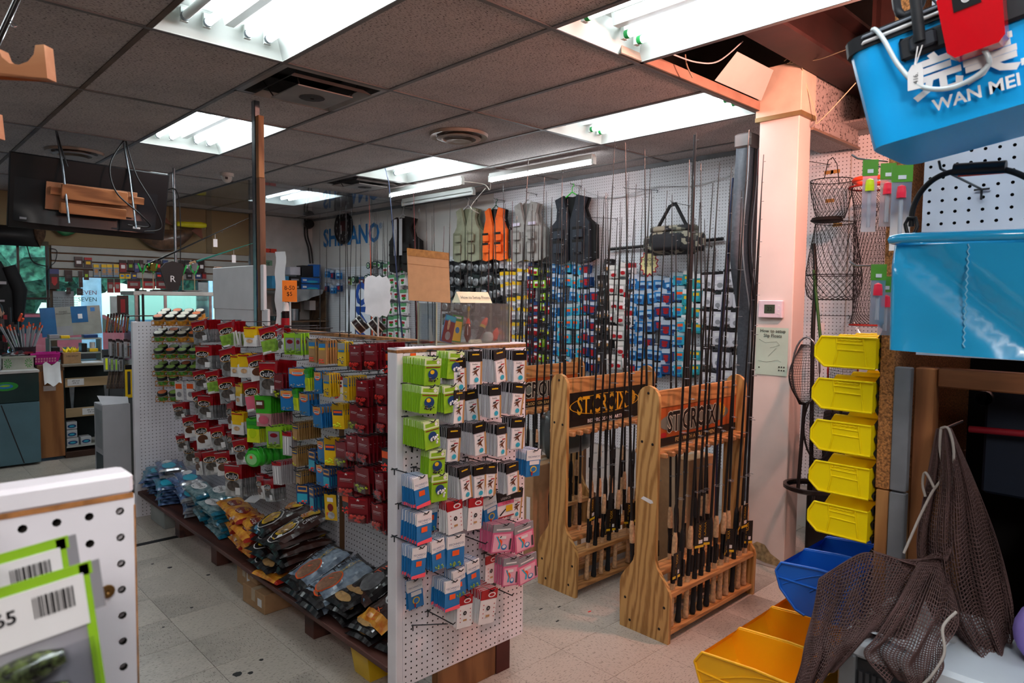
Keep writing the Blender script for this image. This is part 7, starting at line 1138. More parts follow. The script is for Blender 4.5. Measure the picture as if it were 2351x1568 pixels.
# hopper bins: profile in (y outward, z)
def binmesh(L_, h, w, m, big=False):
    root = MB(); t = .003
    pr = [(0, 0), (0, h), (L_*.9, h*1.0), (L_, h*.66), (L_, h*.3), (L_*.84, 0)] if not big else [(0, 0), (0, h), (L_*.45, h*1.0), (L_*.93, h*.93), (L_, h*.74), (L_*.93, h*.4), (L_*.72, h*.06), (L_*.6, 0)]
    for x0 in (0, w-t): b0 = len(root.v); root.prism(pr, x0, x0+t, m); root.v[b0:] = [(z, x, y) for x, y, z in root.v[b0:]]
    lo = pr[::-1][:4 if not big else 5]
    lo = [pr[0]]+pr[:2:-1]; 
    for (a, c) in zip(lo[:-1], lo[1:]):
        if a[1] > h*.75: break
        root.quad((t, a[0], a[1]+.0005), (w-t, a[0], a[1]+.0005), (w-t, c[0], c[1]+.0005), (t, c[0], c[1]+.0005), m)
    root.box((t, 0, 0), (w-t, t, h), m); rib = MB()
    if not big:
        e = pr; n = len(e)
        for i in range(1, n): a, c = e[i], e[(i+1) % n]; rib.tube([(-.0012, a[0], a[1]), (-.0012, c[0], c[1])], .0028, m, 5)
        for (a, c) in (((.05, .78), (.62, .80)), ((.05, .56), (.62, .58)), ((.08, .98), (.0, .06)), ((.64, .98), (.6, .5)), ((.6, .5), (.66, .04))): rib.tube([(-.0005, .02+a[0]*L_*.8, a[1]*h), (-.0008, .02+c[0]*L_*.8, c[1]*h)], .0022, m, 4)
        rib.tube([(-.0005, .02+L_*.8*(.1+.5*k/24), h*(.93-.035*abs(sin(k*.75)))) for k in range(25)], .0024, m, 4)
    else:
        for i in range(1, len(pr)-1): a, c = pr[i], pr[i+1]; rib.tube([(-.001, a[0], a[1]), (-.001, c[0], c[1])], .0035, m, 5)
        rib.tube([(-.001, L_*.98, h*.62), (-.001, L_*.1, h*.60)], .003, m, 5); rib.tube([(-.001, L_*(.9-.75*k/10), h*(.5+.48*sin(k/10*1.5))) for k in range(11)], .002, m, 4); rib.tube([(-.001, L_*(.55-.5*k/10), h*(.5+.48*sin(k/10*1.5))) for k in range(11)], .002, m, 4)
    return root.mesh('hopper_bin'), rib.mesh('ribs')
by, bb_, bo2 = M('bin_yellow', 'ffe004', .45, var=.01, spec=.3), M('bin_blue', '1560c4', .4, var=.04), M('bin_amber', 'f0ad10', .42, var=.04)
B1, r1 = binmesh(.138, .071, .105, by); B2, r2 = binmesh(.19, .123, .135, bb_, True); B3, r3 = binmesh(.27, .15, .175, bo2, True)
for k, (z, y) in enumerate(((1.450, .0), (1.347, .003), (1.245, .003), (1.143, .003), (1.041, .003))):
    for c in range(3):
        o = put(B1, 'hopper_bin', None, (1.70+.112*c, .568+y-.003, z), None, f"yellow hopper bin, {['top', 'second', 'third', 'fourth', 'lowest'][k]} row, {['nearest', 'middle', 'farthest'][c]} column on the end board", 'bin', 'yellow hopper bins'); put(r1, 'ribs', o)
for k, (x, y, z) in enumerate(((1.66, .575, .836), (1.80, .575, .836), (1.94, .575, .836))):
    o = put(B2, 'hopper_bin', None, (x, y, z), (0, 0, 0), f"blue hopper bin, {['nearest', 'middle', 'farthest, with a price label'][k]} of the blue ones", 'bin', 'blue hopper bins'); put(r2, 'ribs', o)
o = MB().box((1.937, .64, .915), (1.9395, .735, .945), wht).box((1.9365, .69, .919), (1.9372, .718, .937), pm('red_sticker', 'e8392a')).build('price_label', label='white price label with a red sticker reading 99 on a blue bin', cat='label'); MB().text('99', .016, blk, Matrix(((0, 0, -1, 1.9362), (-1, 0, 0, .665), (0, 1, 0, .93), (0, 0, 0, 1)))).build('lettering', o)
for k, (x, y, z) in enumerate(((1.42, .575, .635), (1.60, .575, .635), (1.78, .575, .635), (1.96, .575, .635))):
    o = put(B3, 'hopper_bin', None, (x, y, z), (0, 0, 0), f"amber yellow hopper bin, {['nearest of the lower row', 'second of the lower row', 'third of the row', 'farthest of the row'][k]}", 'bin', 'amber hopper bins'); put(r3, 'ribs', o)
# bright blue bucket bag
bc = M('eva_blue', '12a8f0', .35, var=.02); bdk = M('zip_black', '15171d', .6); bag1 = empty('bucket_bag', (1.12, .411, 1.834), 0, 'bright blue zipped bucket bag with white lettering hanging at the upper right', 'bag'); bag1.rotation_euler = (0, -.16, -pi/2)
def rbox(w, d, h, m, r=.03, taper=.0, dent=0):
    b = MB(); n = 10
    def ring(u):
        per = 2*(w+d); s = (u % 1)*per
        if s < w: x, y = s, 0
        elif s < w+d: x, y = w, s-w
        elif s < 2*w+d: x, y = w-(s-w-d), d
        else: x, y = 0, d-(s-2*w-d)
        cx, cy = min(max(x, r), w-r), min(max(y, r), d-r); v = Vector((x-cx, y-cy)); 
        if v.length > 1e-6 and (x-cx) != 0 and (y-cy) != 0: v = v.normalized()*r
        return cx+v.x, cy+v.y
    def f(u, v):
        x, y = ring(u); k = 1-taper*(1-v); x = w/2+(x-w/2)*k; y = d/2+(y-d/2)*k
        if dent: y += dent*math.exp(-((x-.09)/.045)**2-((v-.55)/.3)**2)*(1 if y < d/2 else 0) - .3*dent*math.exp(-((x-.04)/.03)**2-((v-.75)/.2)**2)*(1 if y < d/2 else 0)
        return x, y, v*h
    b.grid(f, 72, n, m); pt = [f(k/72, 0) for k in range(72)]; b.add(pt, [tuple(range(71, -1, -1))], m); return b
rbox(.46, .2, .15, bc, .03, .06, .008).build('body', bag1, (0, 0, .0)); tp = rbox(.47, .205, .022, bdk, .03); tp.add([(.03, .0, .022), (.44, 0, .022), (.47, .03, .022), (.47, .175, .022), (.44, .205, .022), (.03, .205, .022), (0, .175, .022), (0, .03, .022)], [tuple(range(8))], bdk); tp.build('zip_rim', bag1, (-.005, -.0025, .15)); MB().tube([(.0, .03, .158), (.03, -.004, .158), (.46, -.004, .158)], .0028, wht, 5).tube([(.0, .03, .167), (.03, -.004, .167), (.46, -.004, .167)], .002, M('zip_teeth', '8b93a0', .4), 5).build('zip_line', bag1)
hb = MB(); hb.bbox((.075, -.006, .108), (.42, .002, .142), bdk, .004); hb.bbox((.09, -.012, .115), (.125, -.004, .137), M('slider_grey', '2b2e36', .5), .003); hb.build('handle_patch', bag1); MB().tube([(.105, -.012, .125), (.108, -.02, .19), (.15, -.01, .25), (.21, .01, .29)], [.008]*4, bdk, 6).build('handle_strap', bag1)
MB().text('完美上渔', .062, wht, FT(.212, -.0045, .07), sx=1.02, bold=.035).text('WAN MEI SHANG YU', .0235, wht, FT(.222, -.0045, .03), sx=1.02, bold=.02).build('lettering', bag1)
dv = empty('air_pump', (0, 0, 0), 0, 'glossy red bait air pump clipped to the blue bucket bag', 'air pump'); dm_ = bag1.matrix_basis.copy(); dm_ = Matrix.LocRotScale(bag1.location, bag1.rotation_euler, None) @ Matrix.Translation((.139, -.032, .078)); dv.matrix_world = dm_
rp = [(.008, 0), (.058, 0), (.066, .008), (.07, .085), (.062, .095), (.004, .095), (-.004, .085), (0, .01)]; b = MB(); b.prism(rp, 0, .024, M('pump_red', 'c00a18', .2, coat=.9, var=.05)); b.v = [(x, -y_+.024, z_) for x, z_, y_ in b.v]; b.build('housing', dv, (0, .0, 0)); MB().box((.014, -.0012, .06), (.046, .0, .086), blk).build('faceplate', dv); MB().text('HUNHAI', .0055, wht, FT(.03, -.0016, .081)).text('◎', .014, wht, FT(.03, -.0016, .072)).build('lettering', dv)
wm = M('air_tube', 'd3e0e6', .2, coat=.5, alpha=.85); T0 = Matrix.LocRotScale(bag1.location, bag1.rotation_euler, None)
cable('air_hose', [T0 @ Vector(q) for q in ((.035, .02, .155), (.045, -.004, .172), (.058, -.01, .15), (.075, -.012, .1), (.1, -.014, .06), (.14, -.014, .045), (.18, -.014, .06), (.172, -.02, .095))], .0035, wm, 'clear air hose looping over the blue bucket bag front', 'hose', 8)
tg = empty('price_tag', T0 @ Vector((.102, -.016, .118)), 0, 'white price tag tied with string to the blue bucket bag', 'tag'); tg.rotation_euler = (0, -.05, -pi/2); MB().tube([(0, 0, 0), (-.004, 0, -.025)], .001, wht, 4).tube([(.006, 0, 0), (-.003, 0, -.026)], .001, wht, 4).build('string', tg); MB().prism([(-.006, 0), (.006, 0), (.009, -.008), (.009, -.034), (-.011, -.034), (-.011, -.008)], 0, .001, wht).build('tag_card', tg, (-.002, .0, -.026), (pi/2, 0, 0)); MB().text('416.', .009, blk, FT(-.002, -.002, -.045) @ Matrix.Rotation(pi/2, 4, 'Z')).build('lettering', tg)
cable('bag_strap', [pX(2055, -20, 1.35), pX(2062, 25, 1.3), pX(2080, 35, 1.3), pX(2110, 15, 1.3), pX(2120, -20, 1.3)], .007, bdk, 'black strap loop above the blue bucket bag', 'strap', 6)
# light blue water bag with rope handle
wb = M('pvc_sky', '28a9e2', .2, var=.03, coat=.6, bump=.15, scale=9); bag2 = empty('water_bag', (1.35, .434, 1.518), 0, 'sky blue folding water bucket hanging by a black handle', 'bag'); bag2.rotation_euler = (0, .0, -pi/2+.05); b2 = rbox(.26, .17, .19, wb, .02, .02, 0)
b2.v = [(x, y+.022*max(0, 1-abs((x-.02)/.24-(1-z/.19)*.9)/.25)*(1 if y < .08 else 0), z-.008*x/.26) for x, y, z in b2.v]; b2.build('body', bag2); rm = MB(); rm.tube([(.0, .02, .2), (.02, -.003, .2), (.24, -.003, .196), (.265, .05, .195), (.26, .15, .195), (.2, .17, .198), (.02, .17, .2), (0, .15, .2), (0, .02, .2)], .009, wb, 8); rm.build('rolled_rim', bag2); MB().tube([(.12+.001*(k % 2)*3, -.002-.0*(k), .185-.006*k) for k in range(30)], .0014, M('seam_pale', '7cc8ee', .4), 4).build('seam', bag2)
hd = [pX(2092, 520, 1.4), pX(2096, 480, 1.4), pX(2115, 440, 1.4), pX(2150, 408, 1.4), pX(2200, 392, 1.4), pX(2290, 388, 1.4), pX(2351, 405, 1.4), pX(2420, 450, 1.4), pX(2440, 520, 1.4)]; cable('bag_handle', hd, .005, M('rope_black', '111215', .6, bump=.4), 'black rope handle arching over the sky blue bucket', 'handle', 8); MB().tube([pX(2190, 390, 1.4), pX(2310, 383, 1.4)], .011, black, 10).tube([pX(2200, 402, 1.4), pX(2305, 394, 1.4)], .0035, M('grip_orange', 'd8482c', .5), 6).build('handle_grip')
MB().tube([pX(2085, 545, 1.39), pX(2078, 515, 1.39), pX(2085, 500, 1.39), pX(2102, 500, 1.39), pX(2106, 520, 1.39), pX(2095, 545, 1.39)], .0035, black, 6).build('carabiner')
q = pX(2255, 435, 1.737); hook(q, -pi/2, .3, 'carrying the sky blue bucket', 'right gondola hooks'); hook(pX(2200, 60, 1.737), -pi/2, .5, 'carrying the bright blue bucket bag', 'right gondola hooks')
for n_ in ('bag_handle', 'handle_grip', 'carabiner'): adopt(bpy.data.objects[n_], bag2)
adopt(bpy.data.objects['bag_strap'], bag1)
# float tubes in clear sleeves
def floatpack(px_, ytop, ybot, tip, lab, X_=1.62, hdr=True, wpx=26):
    a, c = pX(px_, ytop, X_), pX(px_, ybot, X_); h = a.z-c.z; w = wpx/FPX*1.75; o = empty('float_packet', a, -pi/2+.5, lab, 'packet', 'float packets on the right gondola end'); MB().box((-w/2, -.001, -h), (w/2, .001, 0), MCLEAR('sleeve_plastic', (.95, .96, .97), .3, .35)).build('sleeve', o)
    if hdr: MB().box((-w/2-.001, -.002, -.03), (w/2+.001, .002, .005), pm('header_green', '5c9a2a')).box((-w/5, -.003, -.024), (w/5, -.002, -.016), wht).build('header', o)
    z0 = -.035 if hdr else -.01; MB().lathe([(0, 0), (.008, -.004), (.0095, -.016), (.0095, -.028), (0, -.028)], tip, 12).build('float_tip', o, (0, 0, z0)); MB().tube([(0, 0, z0-.028), (0, 0, -h+.01)], .0045, M('float_tube_clear', 'c9ccd4', .15, coat=.6, alpha=.6), 8).build('float_stem', o); return o
ty_, tr_ = M('tip_yellow', 'dfee12', .3), M('tip_red', 'ff2f4a', .3)
floatpack(1999, 372, 532, ty_, 'clear float packet with neon yellow tip, leftmost'); floatpack(2072, 385, 575, tr_, 'clear float packet with neon red tip beside the pegboard edge', 1.6, True, 34); floatpack(2040, 380, 520, tr_, 'clear float packet with red tip half hidden behind the others', 1.66); floatpack(2018, 612, 745, tr_, 'clear float packet with pink red tip below the grey hook', 1.62); floatpack(2036, 640, 770, tr_, 'clear float packet almost hidden behind the sky blue bucket', 1.66)
for (x, y, l) in ((1955, 355, 'upper one behind the bright blue bag'), (1985, 368, 'second one behind the bright blue bag'), (1950, 600, 'grey one pointing left beside the sky blue bucket')): p = pX(x, y, 1.62); MB().tube([p, p+Vector((.004, -.012, -.01)), (1.72, .565, p.z-.006)], .0024, M('hook_zinc', '8b8f96', .35, .8), 5).build('peg_hook', label='double wire hook, '+l, cat='hook', group='end hooks of right gondola')
# pale shape on the pegboard left clean by an old price plate is part of the board; dark interior
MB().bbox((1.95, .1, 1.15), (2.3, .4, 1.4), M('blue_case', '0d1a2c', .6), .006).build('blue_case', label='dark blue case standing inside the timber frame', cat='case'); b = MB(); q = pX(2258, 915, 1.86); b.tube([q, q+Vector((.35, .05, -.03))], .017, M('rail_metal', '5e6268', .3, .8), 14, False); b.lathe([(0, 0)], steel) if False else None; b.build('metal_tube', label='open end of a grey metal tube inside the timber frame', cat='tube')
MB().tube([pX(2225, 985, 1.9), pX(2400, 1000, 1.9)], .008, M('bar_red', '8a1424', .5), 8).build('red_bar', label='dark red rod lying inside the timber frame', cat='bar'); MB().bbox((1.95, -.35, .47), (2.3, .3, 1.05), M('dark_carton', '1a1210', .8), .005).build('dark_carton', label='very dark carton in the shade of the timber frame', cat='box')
# white appliance with ribbed side
ap = empty('white_appliance', (1.39, .505, 0), 0, 'white cabinet top with black ribbed side at the lower right', 'appliance'); ap.rotation_euler = (0, 0, 0); AT = .945
def apb(b, n): return b.build(n, ap)
wapp = M('appliance_white', 'c3ccd6', .35, var=.03); apb(MB().bbox((.0, -.75, AT-.035), (.31, .0, AT), wapp, .008), 'top'); apb(MB().bbox((.01, -.74, .02), (.30, -.02, AT-.036), M('appliance_body', '2a2c30', .5), .004), 'body')
for k in range(26): apb(MB().box((.004, -.03-.012*k, .3), (.0102, -.023-.012*k, AT-.06), M('rib_black', '3b3d42', .4, .3)), 'rib')
for k in range(1): apb(MB().bbox((-.004, -.03, .2), (.02, .002, AT-.03), M('corner_steel', '7b7f84', .4, .5), .003), 'corner_strip')
MB().grid(lambda u, v: (.0+.14*u, -.16*v, .004+.008*sin(u*7+v*5)), 8, 8, M('wrap_film', 'dfe6ee', .25, coat=.5)).build('plastic_wrap', None, (1.41, .5, AT+.004), label='crumpled clear film on the white cabinet corner', cat='film')
pp2 = MB(); pp2.grid(lambda u, v: (cos(2*pi*u)*.05*sin(pi*v), sin(2*pi*u)*.05*sin(pi*v), cos(pi*v)*.06), 14, 10, M('cloth_lilac', '8f78c8', .8, bump=.3)); p = pX(2402, 1458, 1.55); pp2.build('lilac_cloth', None, (p.x, p.y, p.z), label='lilac cloth bundle at the right edge above the white cabinet', cat='cloth')
# brown net hung from a nail and draped over the bins
nb_ = M('net_brown', '5a4240', .9, var=.15); nroot = empty('brown_net', (1.6, .4, 0), 0, 'coarse brown fishing net hung from a nail and draped over bins and cabinet', 'net')
def lattice(f, nu, nv, r, m, name, us=1, vs=1, segs=2):
    V, Fc = [], []
    def strand(pts):
        k = len(pts); base = len(V)
        for i, p in enumerate(pts):
            t = (pts[min(i+1, k-1)]-pts[max(i-1, 0)]).normalized(); a = t.cross(FW); a = (a.normalized() if a.length > 1e-4 else t.orthogonal().normalized()); c = t.cross(a); 
            for j in range(3): an = 2*pi*j/3; V.append(tuple(p+a*(r*cos(an))+c*(r*sin(an))))
        for i in range(k-1):
            for j in range(3): Fc.append((base+i*3+j, base+i*3+(j+1) % 3, base+i*3+3+(j+1) % 3, base+i*3+3+j))
    G = [[Vector(f(i/nu, j/nv)) for i in range(nu+1)] for j in range(nv+1)]
    for j in range(0, nv+1): strand(G[j])
    for i in range(0, nu+1): strand([G[j][i] for j in range(nv+1)])
    b = MB(); b.add(V, Fc, m, True); o = b.build(name, nroot, kind='stuff'); o.location = (-1.6, -.4, 0); return o
def pts_surface(rows):
    """rows of (px, py, X) control points, top to bottom; returns smooth interpolation"""
    R_ = [[pX(*q) for q in r] for r in rows]
    def cr(P_, t):
        n = len(P_)-1; s = t*n; i = min(int(s), n-1); q = s-i; a, b_, c, d = P_[max(i-1, 0)], P_[i], P_[i+1], P_[min(i+2, n)]; return .5*((2*b_)+(c-a)*q+(2*a-5*b_+4*c-d)*q*q+(-a+3*b_-3*c+d)*q**3)
    return lambda u, v: cr([cr(r, u) for r in R_], v)
fold = lambda S, amp, f1, f2: (lambda u, v: tuple(S(u, v)+Vector((-1, -.3, 0))*(amp*min(1, v*3+.2)*(sin(u*f1+v*2.2)+.5*sin(u*f1*2.3+v*f2)))))
S1 = pts_surface([[(2150, 985, 1.66), (2168, 982, 1.64), (2185, 985, 1.66)], [(2125, 1110, 1.64), (2180, 1100, 1.58), (2235, 1100, 1.66)], [(2105, 1250, 1.60), (2180, 1250, 1.55), (2285, 1230, 1.64)], [(2130, 1380, 1.58), (2210, 1400, 1.53), (2320, 1370, 1.62)], [(2200, 1480, 1.56), (2270, 1510, 1.53), (2325, 1460, 1.60)]])
lattice(fold(S1, .016, 17, 6), 36, 64, .0012, nb_, 'hanging_net')
S2 = pts_surface([[(2190, 1270, 1.60), (2090, 1290, 1.56), (1985, 1270, 1.54), (1880, 1330, 1.50)], [(2140, 1330, 1.56), (2060, 1345, 1.5), (1960, 1350, 1.48), (1868, 1400, 1.47)], [(2110, 1400, 1.52), (2030, 1410, 1.45), (1920, 1440, 1.42), (1850, 1470, 1.42)], [(2070, 1460, 1.48), (1990, 1460, 1.40), (1900, 1500, 1.37), (1838, 1530, 1.40)], [(1980, 1500, 1.45), (1920, 1530, 1.38), (1860, 1580, 1.36), (1815, 1600, 1.38)]])
lattice(fold(S2, .015, 15, 9), 46, 40, .0013, nb_, 'draped_net')
S3 = pts_surface([[(2110, 1290, 1.54), (2160, 1300, 1.54), (2180, 1330, 1.54)], [(2060, 1380, 1.46), (2130, 1390, 1.44), (2200, 1420, 1.46)], [(2010, 1460, 1.40), (2100, 1470, 1.38), (2165, 1480, 1.40)], [(1985, 1500, 1.37), (2080, 1520, 1.36), (2165, 1530, 1.37)], [(2040, 1560, 1.36), (2100, 1570, 1.35), (2140, 1575, 1.35)]])
lattice(fold(S3, .012, 13, 7), 28, 40, .0012, nb_, 'draped_net')
S4 = pts_surface([[(2000, 1262, 1.56), (2060, 1285, 1.56), (2120, 1300, 1.58)], [(2080, 1310, 1.55), (2140, 1290, 1.54), (2190, 1230, 1.56)], [(2130, 1330, 1.56), (2170, 1290, 1.53), (2205, 1200, 1.56)]]); lattice(fold(S4, .008, 20, 9), 34, 12, .0010, nb_, 'net_collar')
lattice(fold(S2, .022, 11, 13), 44, 38, .0012, nb_, 'draped_net'); lattice(fold(S1, .024, 12, 9), 34, 60, .0011, nb_, 'hanging_net')
nc_ = M('net_cord', 'a39b95', .8)
for (pts, l) in (([(2160, 985, 1.63), (2158, 1030, 1.62), (2165, 1090, 1.6), (2140, 1130, 1.58), (2110, 1190, 1.57), (2075, 1270, 1.55)], 'pale cord of the brown net running down to the left'), ([(2160, 983, 1.63), (2178, 985, 1.62), (2190, 1040, 1.6), (2182, 1120, 1.58)], 'pale cord loop at the top of the brown net'), ([(2075, 1300, 1.55), (2195, 1405, 1.43), (2165, 1440, 1.39), (2168, 1500, 1.37), (2140, 1550, 1.35), (2110, 1580, 1.34)], 'pale edge cord of the brown net over the cabinet'), ([(2145, 1120, 1.58), (2125, 1085, 1.59), (2118, 1110, 1.6), (2125, 1140, 1.6)], 'small pale cord loop on the brown net')): cable('net_cord', [pX(*q) for q in (pts[1:] if 'edge cord' in l else pts)], .0028, nc_, l, 'cord')
MB().tube([pX(2168, 984, 1.66), pX(2168, 984, 1.66)+Vector((.14, 0, 0))], .003, steel, 5).build('nail', label='long nail that holds the brown net', cat='nail')
for o in [o for o in bpy.data.objects if o.name.startswith('net_cord')]: adopt(o, nroot)
for o in [o for o in bpy.data.objects if o.name.startswith(('tv_cable', 'hanging_strap'))]: adopt(o, tv)
# ------------------------------------------------------------------ pillar fittings
th = empty('thermostat', (3.958, 1.905, 1.565), -pi/2, 'white wall thermostat showing 22 on the pillar', 'thermostat'); MB().bbox((-.075, -.024, -.052), (.075, 0, .052), M('thermostat_white', 'd6cddb', .4), .004).build('housing', th); MB().box((-.035, -.0255, -.025), (.03, -.0242, .027), M('lcd', '3b4a3c', .3)).build('display', th); MB().text('22', .034, blk, FT(-.002, -.0262, 0)).build('digits', th)
for z in (.02, -.005, -.03): MB().box((.048, -.0256, z), (.058, -.0242, z+.008), wht).build('button', th)
po2 = empty('float_leaflet', (3.957, 1.897, 1.312), -pi/2, 'pale green leaflet How to setup Slip Floats taped to the pillar', 'poster'); MB().grid(lambda u, v: ((u-.5)*.2, -.001-.001*sin(u*8), (v-.5)*.285), 6, 4, M('leaflet_green', 'b2cfc2', .6, var=.08, scale=4)).build('sheet', po2); MB().text('How to setup\nSlip Floats', .028, M('ink_green', '26332f', .6), FT(.005, -.004, .108), bold=.01).build('lettering', po2)
ik = M('ink_green', '26332f', .6); b = MB(); b.tube([(-.08, -.003, .07), (-.04, -.003, .05), (.03, -.003, .06), (.05, -.003, .04), (-.01, -.003, .02)], .0007, ik, 3).tube([(.03, -.003, .02), (-.02, -.003, -.03)], .0008, ik, 3).lathe([(0, 0)], ik) if False else b.tube([(-.08, -.003, .07), (-.04, -.003, .05), (.03, -.003, .06), (.05, -.003, .04), (-.01, -.003, .02)], .0007, ik, 3).tube([(.03, -.003, .02), (-.02, -.003, -.03)], .0008, ik, 3).tube([(-.08, -.003, -.06), (-.03, -.003, -.065), (.04, -.003, -.05), (.06, -.003, -.06)], .0007, ik, 3)
for (x, z) in ((.05, -.09), (.065, -.09), (.08, -.09), (.05, -.11), (.065, -.11), (.08, -.11), (-.075, -.1)): b.cbox((x, -.003, z), (.008, .0008, .008), ik)
b.build('diagram', po2, kind='stuff')
# cords around the pillar head
for (pts, l) in (([(1800, 140, 3.9), (1815, 132, 3.9), (1838, 140, 3.9), (1880, 136, 3.8), (1930, 118, 3.6), (1960, 108, 3.5)], 'cream string tied round the pillar head, running right'), ([(1838, 140, 3.9), (1850, 190, 4.0), (1872, 260, 4.05), (1873, 285, 4.05)], 'cream string hanging down the bulkhead'), ([(1875, 285, 4.05), (1910, 250, 4.1), (1965, 190, 4.1)], 'cream string sloping across the bulkhead to the blue bag'), ([(1820, 138, 3.9), (1808, 146, 3.9), (1826, 143, 3.9)], 'cream bow knot on the pillar head')): cable('string', [pX(*q) for q in pts], .003, cream, l, 'string')
# fish baskets, landing nets on the wall right of the pillar
nm_, wbk = M('net_black', '17161a', .8), M('wire_black', '1b1a1c', .5, .5)
def revlattice(name, prof, root, m, nu=26, nv=16, r=.0016, sq=1.0):
    V, Fc = [], []; P_ = lambda u, v: (lambda R_, z: Vector((cos(2*pi*u)*R_, sin(2*pi*u)*R_*sq, z)))(*(lambda s, i: (prof[i][0]+(prof[i+1][0]-prof[i][0])*(s-i), prof[i][1]+(prof[i+1][1]-prof[i][1])*(s-i)))(v*(len(prof)-1), min(int(v*(len(prof)-1)), len(prof)-2)))
    for d in (1, -1):
        for i in range(nu):
            pts = [P_((i+d*j*.5)/nu, j/nv) for j in range(nv+1)]; base = len(V)
            for k, p in enumerate(pts):
                t = (pts[min(k+1, nv)]-pts[max(k-1, 0)]).normalized(); a = t.orthogonal().normalized(); c = t.cross(a)
                for j in range(3): an = 2*pi*j/3; V.append(tuple(p+a*(r*cos(an))+c*(r*sin(an))))
            for k in range(nv):
                for j in range(3): Fc.append((base+k*3+j, base+k*3+(j+1) % 3, base+k*3+3+(j+1) % 3, base+k*3+3+j))
    MB().add(V, Fc, m).build(name, root, kind='stuff')
def hoop(R_, z, root, m, r=.003, sq=1.0, name='hoop'): MB().tube([(cos(2*pi*k/24)*R_, sin(2*pi*k/24)*R_*sq, z) for k in range(25)], r, m, 5, False).build(name, root)
def bask(px_, ytop, ybot, prof, lab, x=4.62, nv=16):
    a, c = pX(px_, ytop, x), pX(px_, ybot, x); o = empty('fish_basket', a, 0, lab, 'fish basket', 'wire fish baskets'); h = a.z-c.z; pr = [(r_, -z*h) for r_, z in prof]; revlattice('wire_mesh', pr, o, wbk, 26, nv); [hoop(r_, -z*h, o, wbk) for r_, z in (prof[0], prof[-1])]; return o, h
o, h = bask(1910, 415, 500, [(.13, 0), (.125, .3), (.10, .8), (.085, 1)], 'small collapsible wire fish basket, upper part, on the wall right of the pillar', nv=10)
for s in (-1, 1): MB().tube([(s*.12, 0, 0), (s*.07, 0, .12), (0, 0, .15)], .003, wbk, 4).build('bail', o)
MB().lathe([(0, .01), (.09, .0), (.1, -.02), (.08, -.03), (0, -.03)], M('bundle_black', '121113', .8, bump=.4), 14).build('folded_collar', None, pX(1898, 500, 4.6), label='dark bundled collar between the two fish baskets', cat='net')
o, h = bask(1918, 512, 688, [(.12, 0), (.13, .15), (.155, .45), (.17, .68), (.17, .8), (.155, .95), (.13, 1)], 'large wire fish basket hanging low right of the pillar', nv=18); hoop(.17, -h*.68, o, wbk); hook((WX-.009, pX(1905, 378, WX).y, pX(1905, 378, WX).z), -pi/2-.3, .3, 'carrying the fish baskets', 'wall pegboard hooks')
o = empty('keep_net', pX(2005, 430, 4.4), 0, 'long black keep net with orange rim right of the fish baskets', 'net'); revlattice('mesh', [(.12, 0), (.10, -.12), (.09, -.45), (.085, -.75), (.10, -.82)], o, nm_, 34, 34, .0013); MB().tube([(cos(2*pi*k/20)*.13, sin(2*pi*k/20)*.1, .04+.0*k) for k in range(21)], .014, M('rim_orange', 'f0502a', .4), 6, False).build('float_rim', o); hoop(.13, .0, o, M('rim_red', '8d2018', .5), .006); hoop(.1, -.82, o, M('rim_red', '8d2018', .5), .005)
def landing(c, R_, h, lab, rot=0, m=nm_, rimm=None, x=4.3):
    p = pX(*c, x); o = empty('landing_net', p, 0, lab, 'landing net', 'landing nets by the pillar'); o.rotation_euler = (0, 0, rot); pts = [(0, sin(a)*R_*.62, cos(a)*R_*1.5) for a in [2*pi*k/24 for k in range(25)]]; MB().tube(pts, .006, rimm or M('alu_rim', '8f9196', .25, .8), 6, False).build('frame', o)
    V = MB(); S_ = lambda u, v: Vector((-.02-.16*sin(pi*v)*sin(pi*u), (u-.5)*2*R_*.6*sin(pi*min(1, v*.8+.1)), (.9-v*2.1)*R_*1.3)); 
    for i in range(21): V.tube([S_(i/20, j/24) for j in range(25)], .0012, m, 3, False)
    for j in range(25): V.tube([S_(i/20, j/24) for i in range(21)], .0012, m, 3, False)
    V.build('mesh', o, kind='stuff'); MB().tube([(0, 0, -R_*1.5), (0, .02, -R_*1.5-h)], .011, blk, 8).build('handle', o); return o
landing((1850, 850), .125, .5, 'oval landing net with bright aluminium rim leaning by the pillar', x=3.88); landing((1880, 980), .13, .4, 'second black landing net hanging lower behind the yellow bins', .4, rimm=blk, x=4.0); landing((1935, 850), .13, .3, 'black landing net with red rim behind the yellow bins', .5, rimm=M('rim_red', '8d2018', .5), x=4.2)
cable('curved_pole', [pX(1868, 560, 4.55), pX(1872, 640, 4.5), pX(1866, 780, 4.45), pX(1862, 1100, 4.4)], .014, M('handle_black', '141416', .5), 'black curved landing net handle right of the pillar', 'net handle', 6); MB().tube([pX(1868, 620, 4.5), pX(1885, 790, 4.4)], .01, M('handle_green', '1f5a22', .5), 6).build('curved_pole', label='dark green net pole crossing behind the pillar', cat='net handle')
b = MB(); S_ = lambda u, v: Vector((-.05*sin(u*9)*v, (u-.5)*.5*v, -.3*v)); b.grid(lambda u, v: tuple(S_(u, v)), 16, 6, MCLEAR('poly_clear', (.95, .95, .96), .12, .15)); b.build('poly_bag', None, pX(1952, 725, 4.5), label='clear plastic bag hanging on a hook above the yellow bins', cat='bag'); hook((WX-.009, pX(1952, 725, WX).y, pX(1952, 725, WX).z), -pi/2-.3, .3, 'carrying the clear plastic bag', 'wall pegboard hooks')
for (x, y) in ((1903, 395), (1918, 393), (1905, 460), (1923, 515)): p = pX(x, y, WX-.01); MB().box((WX-.0105, p.y-.03, p.z-.014), (WX-.009, p.y+.03, p.z+.01), M('old_tape', 'b5802f', .5)).build('tape_patch', bpy.data.objects['wall_right'])
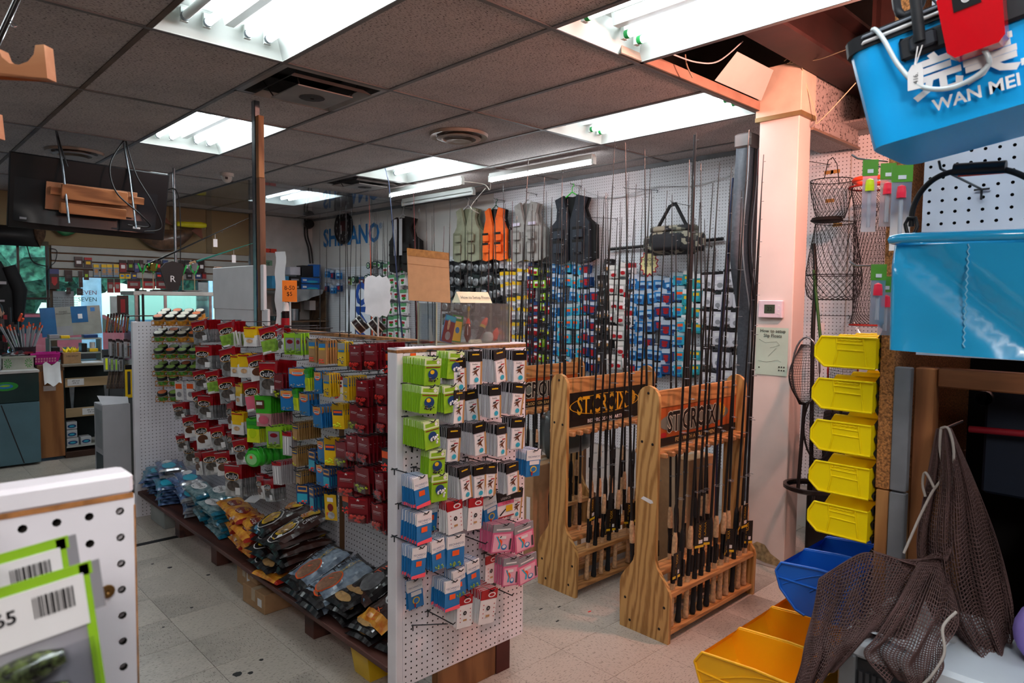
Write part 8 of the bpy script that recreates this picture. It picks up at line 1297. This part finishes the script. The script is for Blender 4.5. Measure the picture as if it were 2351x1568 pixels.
p = pX(1888, 742, 4.5); MB().tube([p+Vector((0, 0, .12)), p], .0015, wht, 4).box((p.x, p.y-.015, p.z-.05), (p.x+.002, p.y+.015, p.z), wht).build('price_tag', label='small white price tag dangling left of the clear plastic bag', cat='tag')
# dark gear and stool behind the bins
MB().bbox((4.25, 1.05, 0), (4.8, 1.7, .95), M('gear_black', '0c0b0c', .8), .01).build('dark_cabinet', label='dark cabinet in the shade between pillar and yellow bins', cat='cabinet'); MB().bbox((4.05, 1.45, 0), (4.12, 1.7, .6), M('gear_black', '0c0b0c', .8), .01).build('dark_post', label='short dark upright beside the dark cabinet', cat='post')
b = MB(); b.lathe([(.13, 0), (.15, .01), (.15, .03), (.13, .03)], blk, 20); p = pX(1862, 1125, 3.9); b.build('black_bucket', None, (p.x, p.y, p.z), label='black bucket rim behind the lowest yellow bin', cat='bucket')
# floor marks
b = MB(); 
for (x, y, r_) in ((545, 1548, .02), (478, 1320, .012), (390, 1303, .014), (350, 1295, .009), (600, 1515, .01), (575, 1545, .012), (440, 1395, .009), (375, 1440, .007)):
    p = pZ(x, y, 0); 
    if p.y > 1.2: b.add([(p.x+cos(2*pi*k/9)*r_*(1+.25*sin(k*2.3)), p.y+sin(2*pi*k/9)*r_, .0004) for k in range(9)], [tuple(range(9))], gum)
b.build('gum_spots', floor, kind='stuff')
a, c = pZ(312, 1252, 0), pZ(405, 1240, 0); MB().box((a.x-.02, a.y-.03, 0), (c.x+.05, a.y+.02, .0012), M('tape_black', '1c1c1e', .5)).build('floor_tape', label='strip of black tape across the left aisle floor', cat='tape')
for k, (x, y) in enumerate(((1352, 1406), (1282, 1395), (1240, 1400), (1278, 1428))): p = pZ(x, y, 0); MB().box((p.x, p.y, .0), (p.x+.02, p.y+.008, .001), pm('red_sticker', 'e8392a') if k == 0 else gum).build('litter_scrap', label=['red scrap on the floor before the middle rack', 'dark scrap nearest the gondola end', 'tiny dark scrap on the right aisle floor, leftmost', 'tiny dark scrap on the right aisle floor, lowest'][k], cat='scrap')
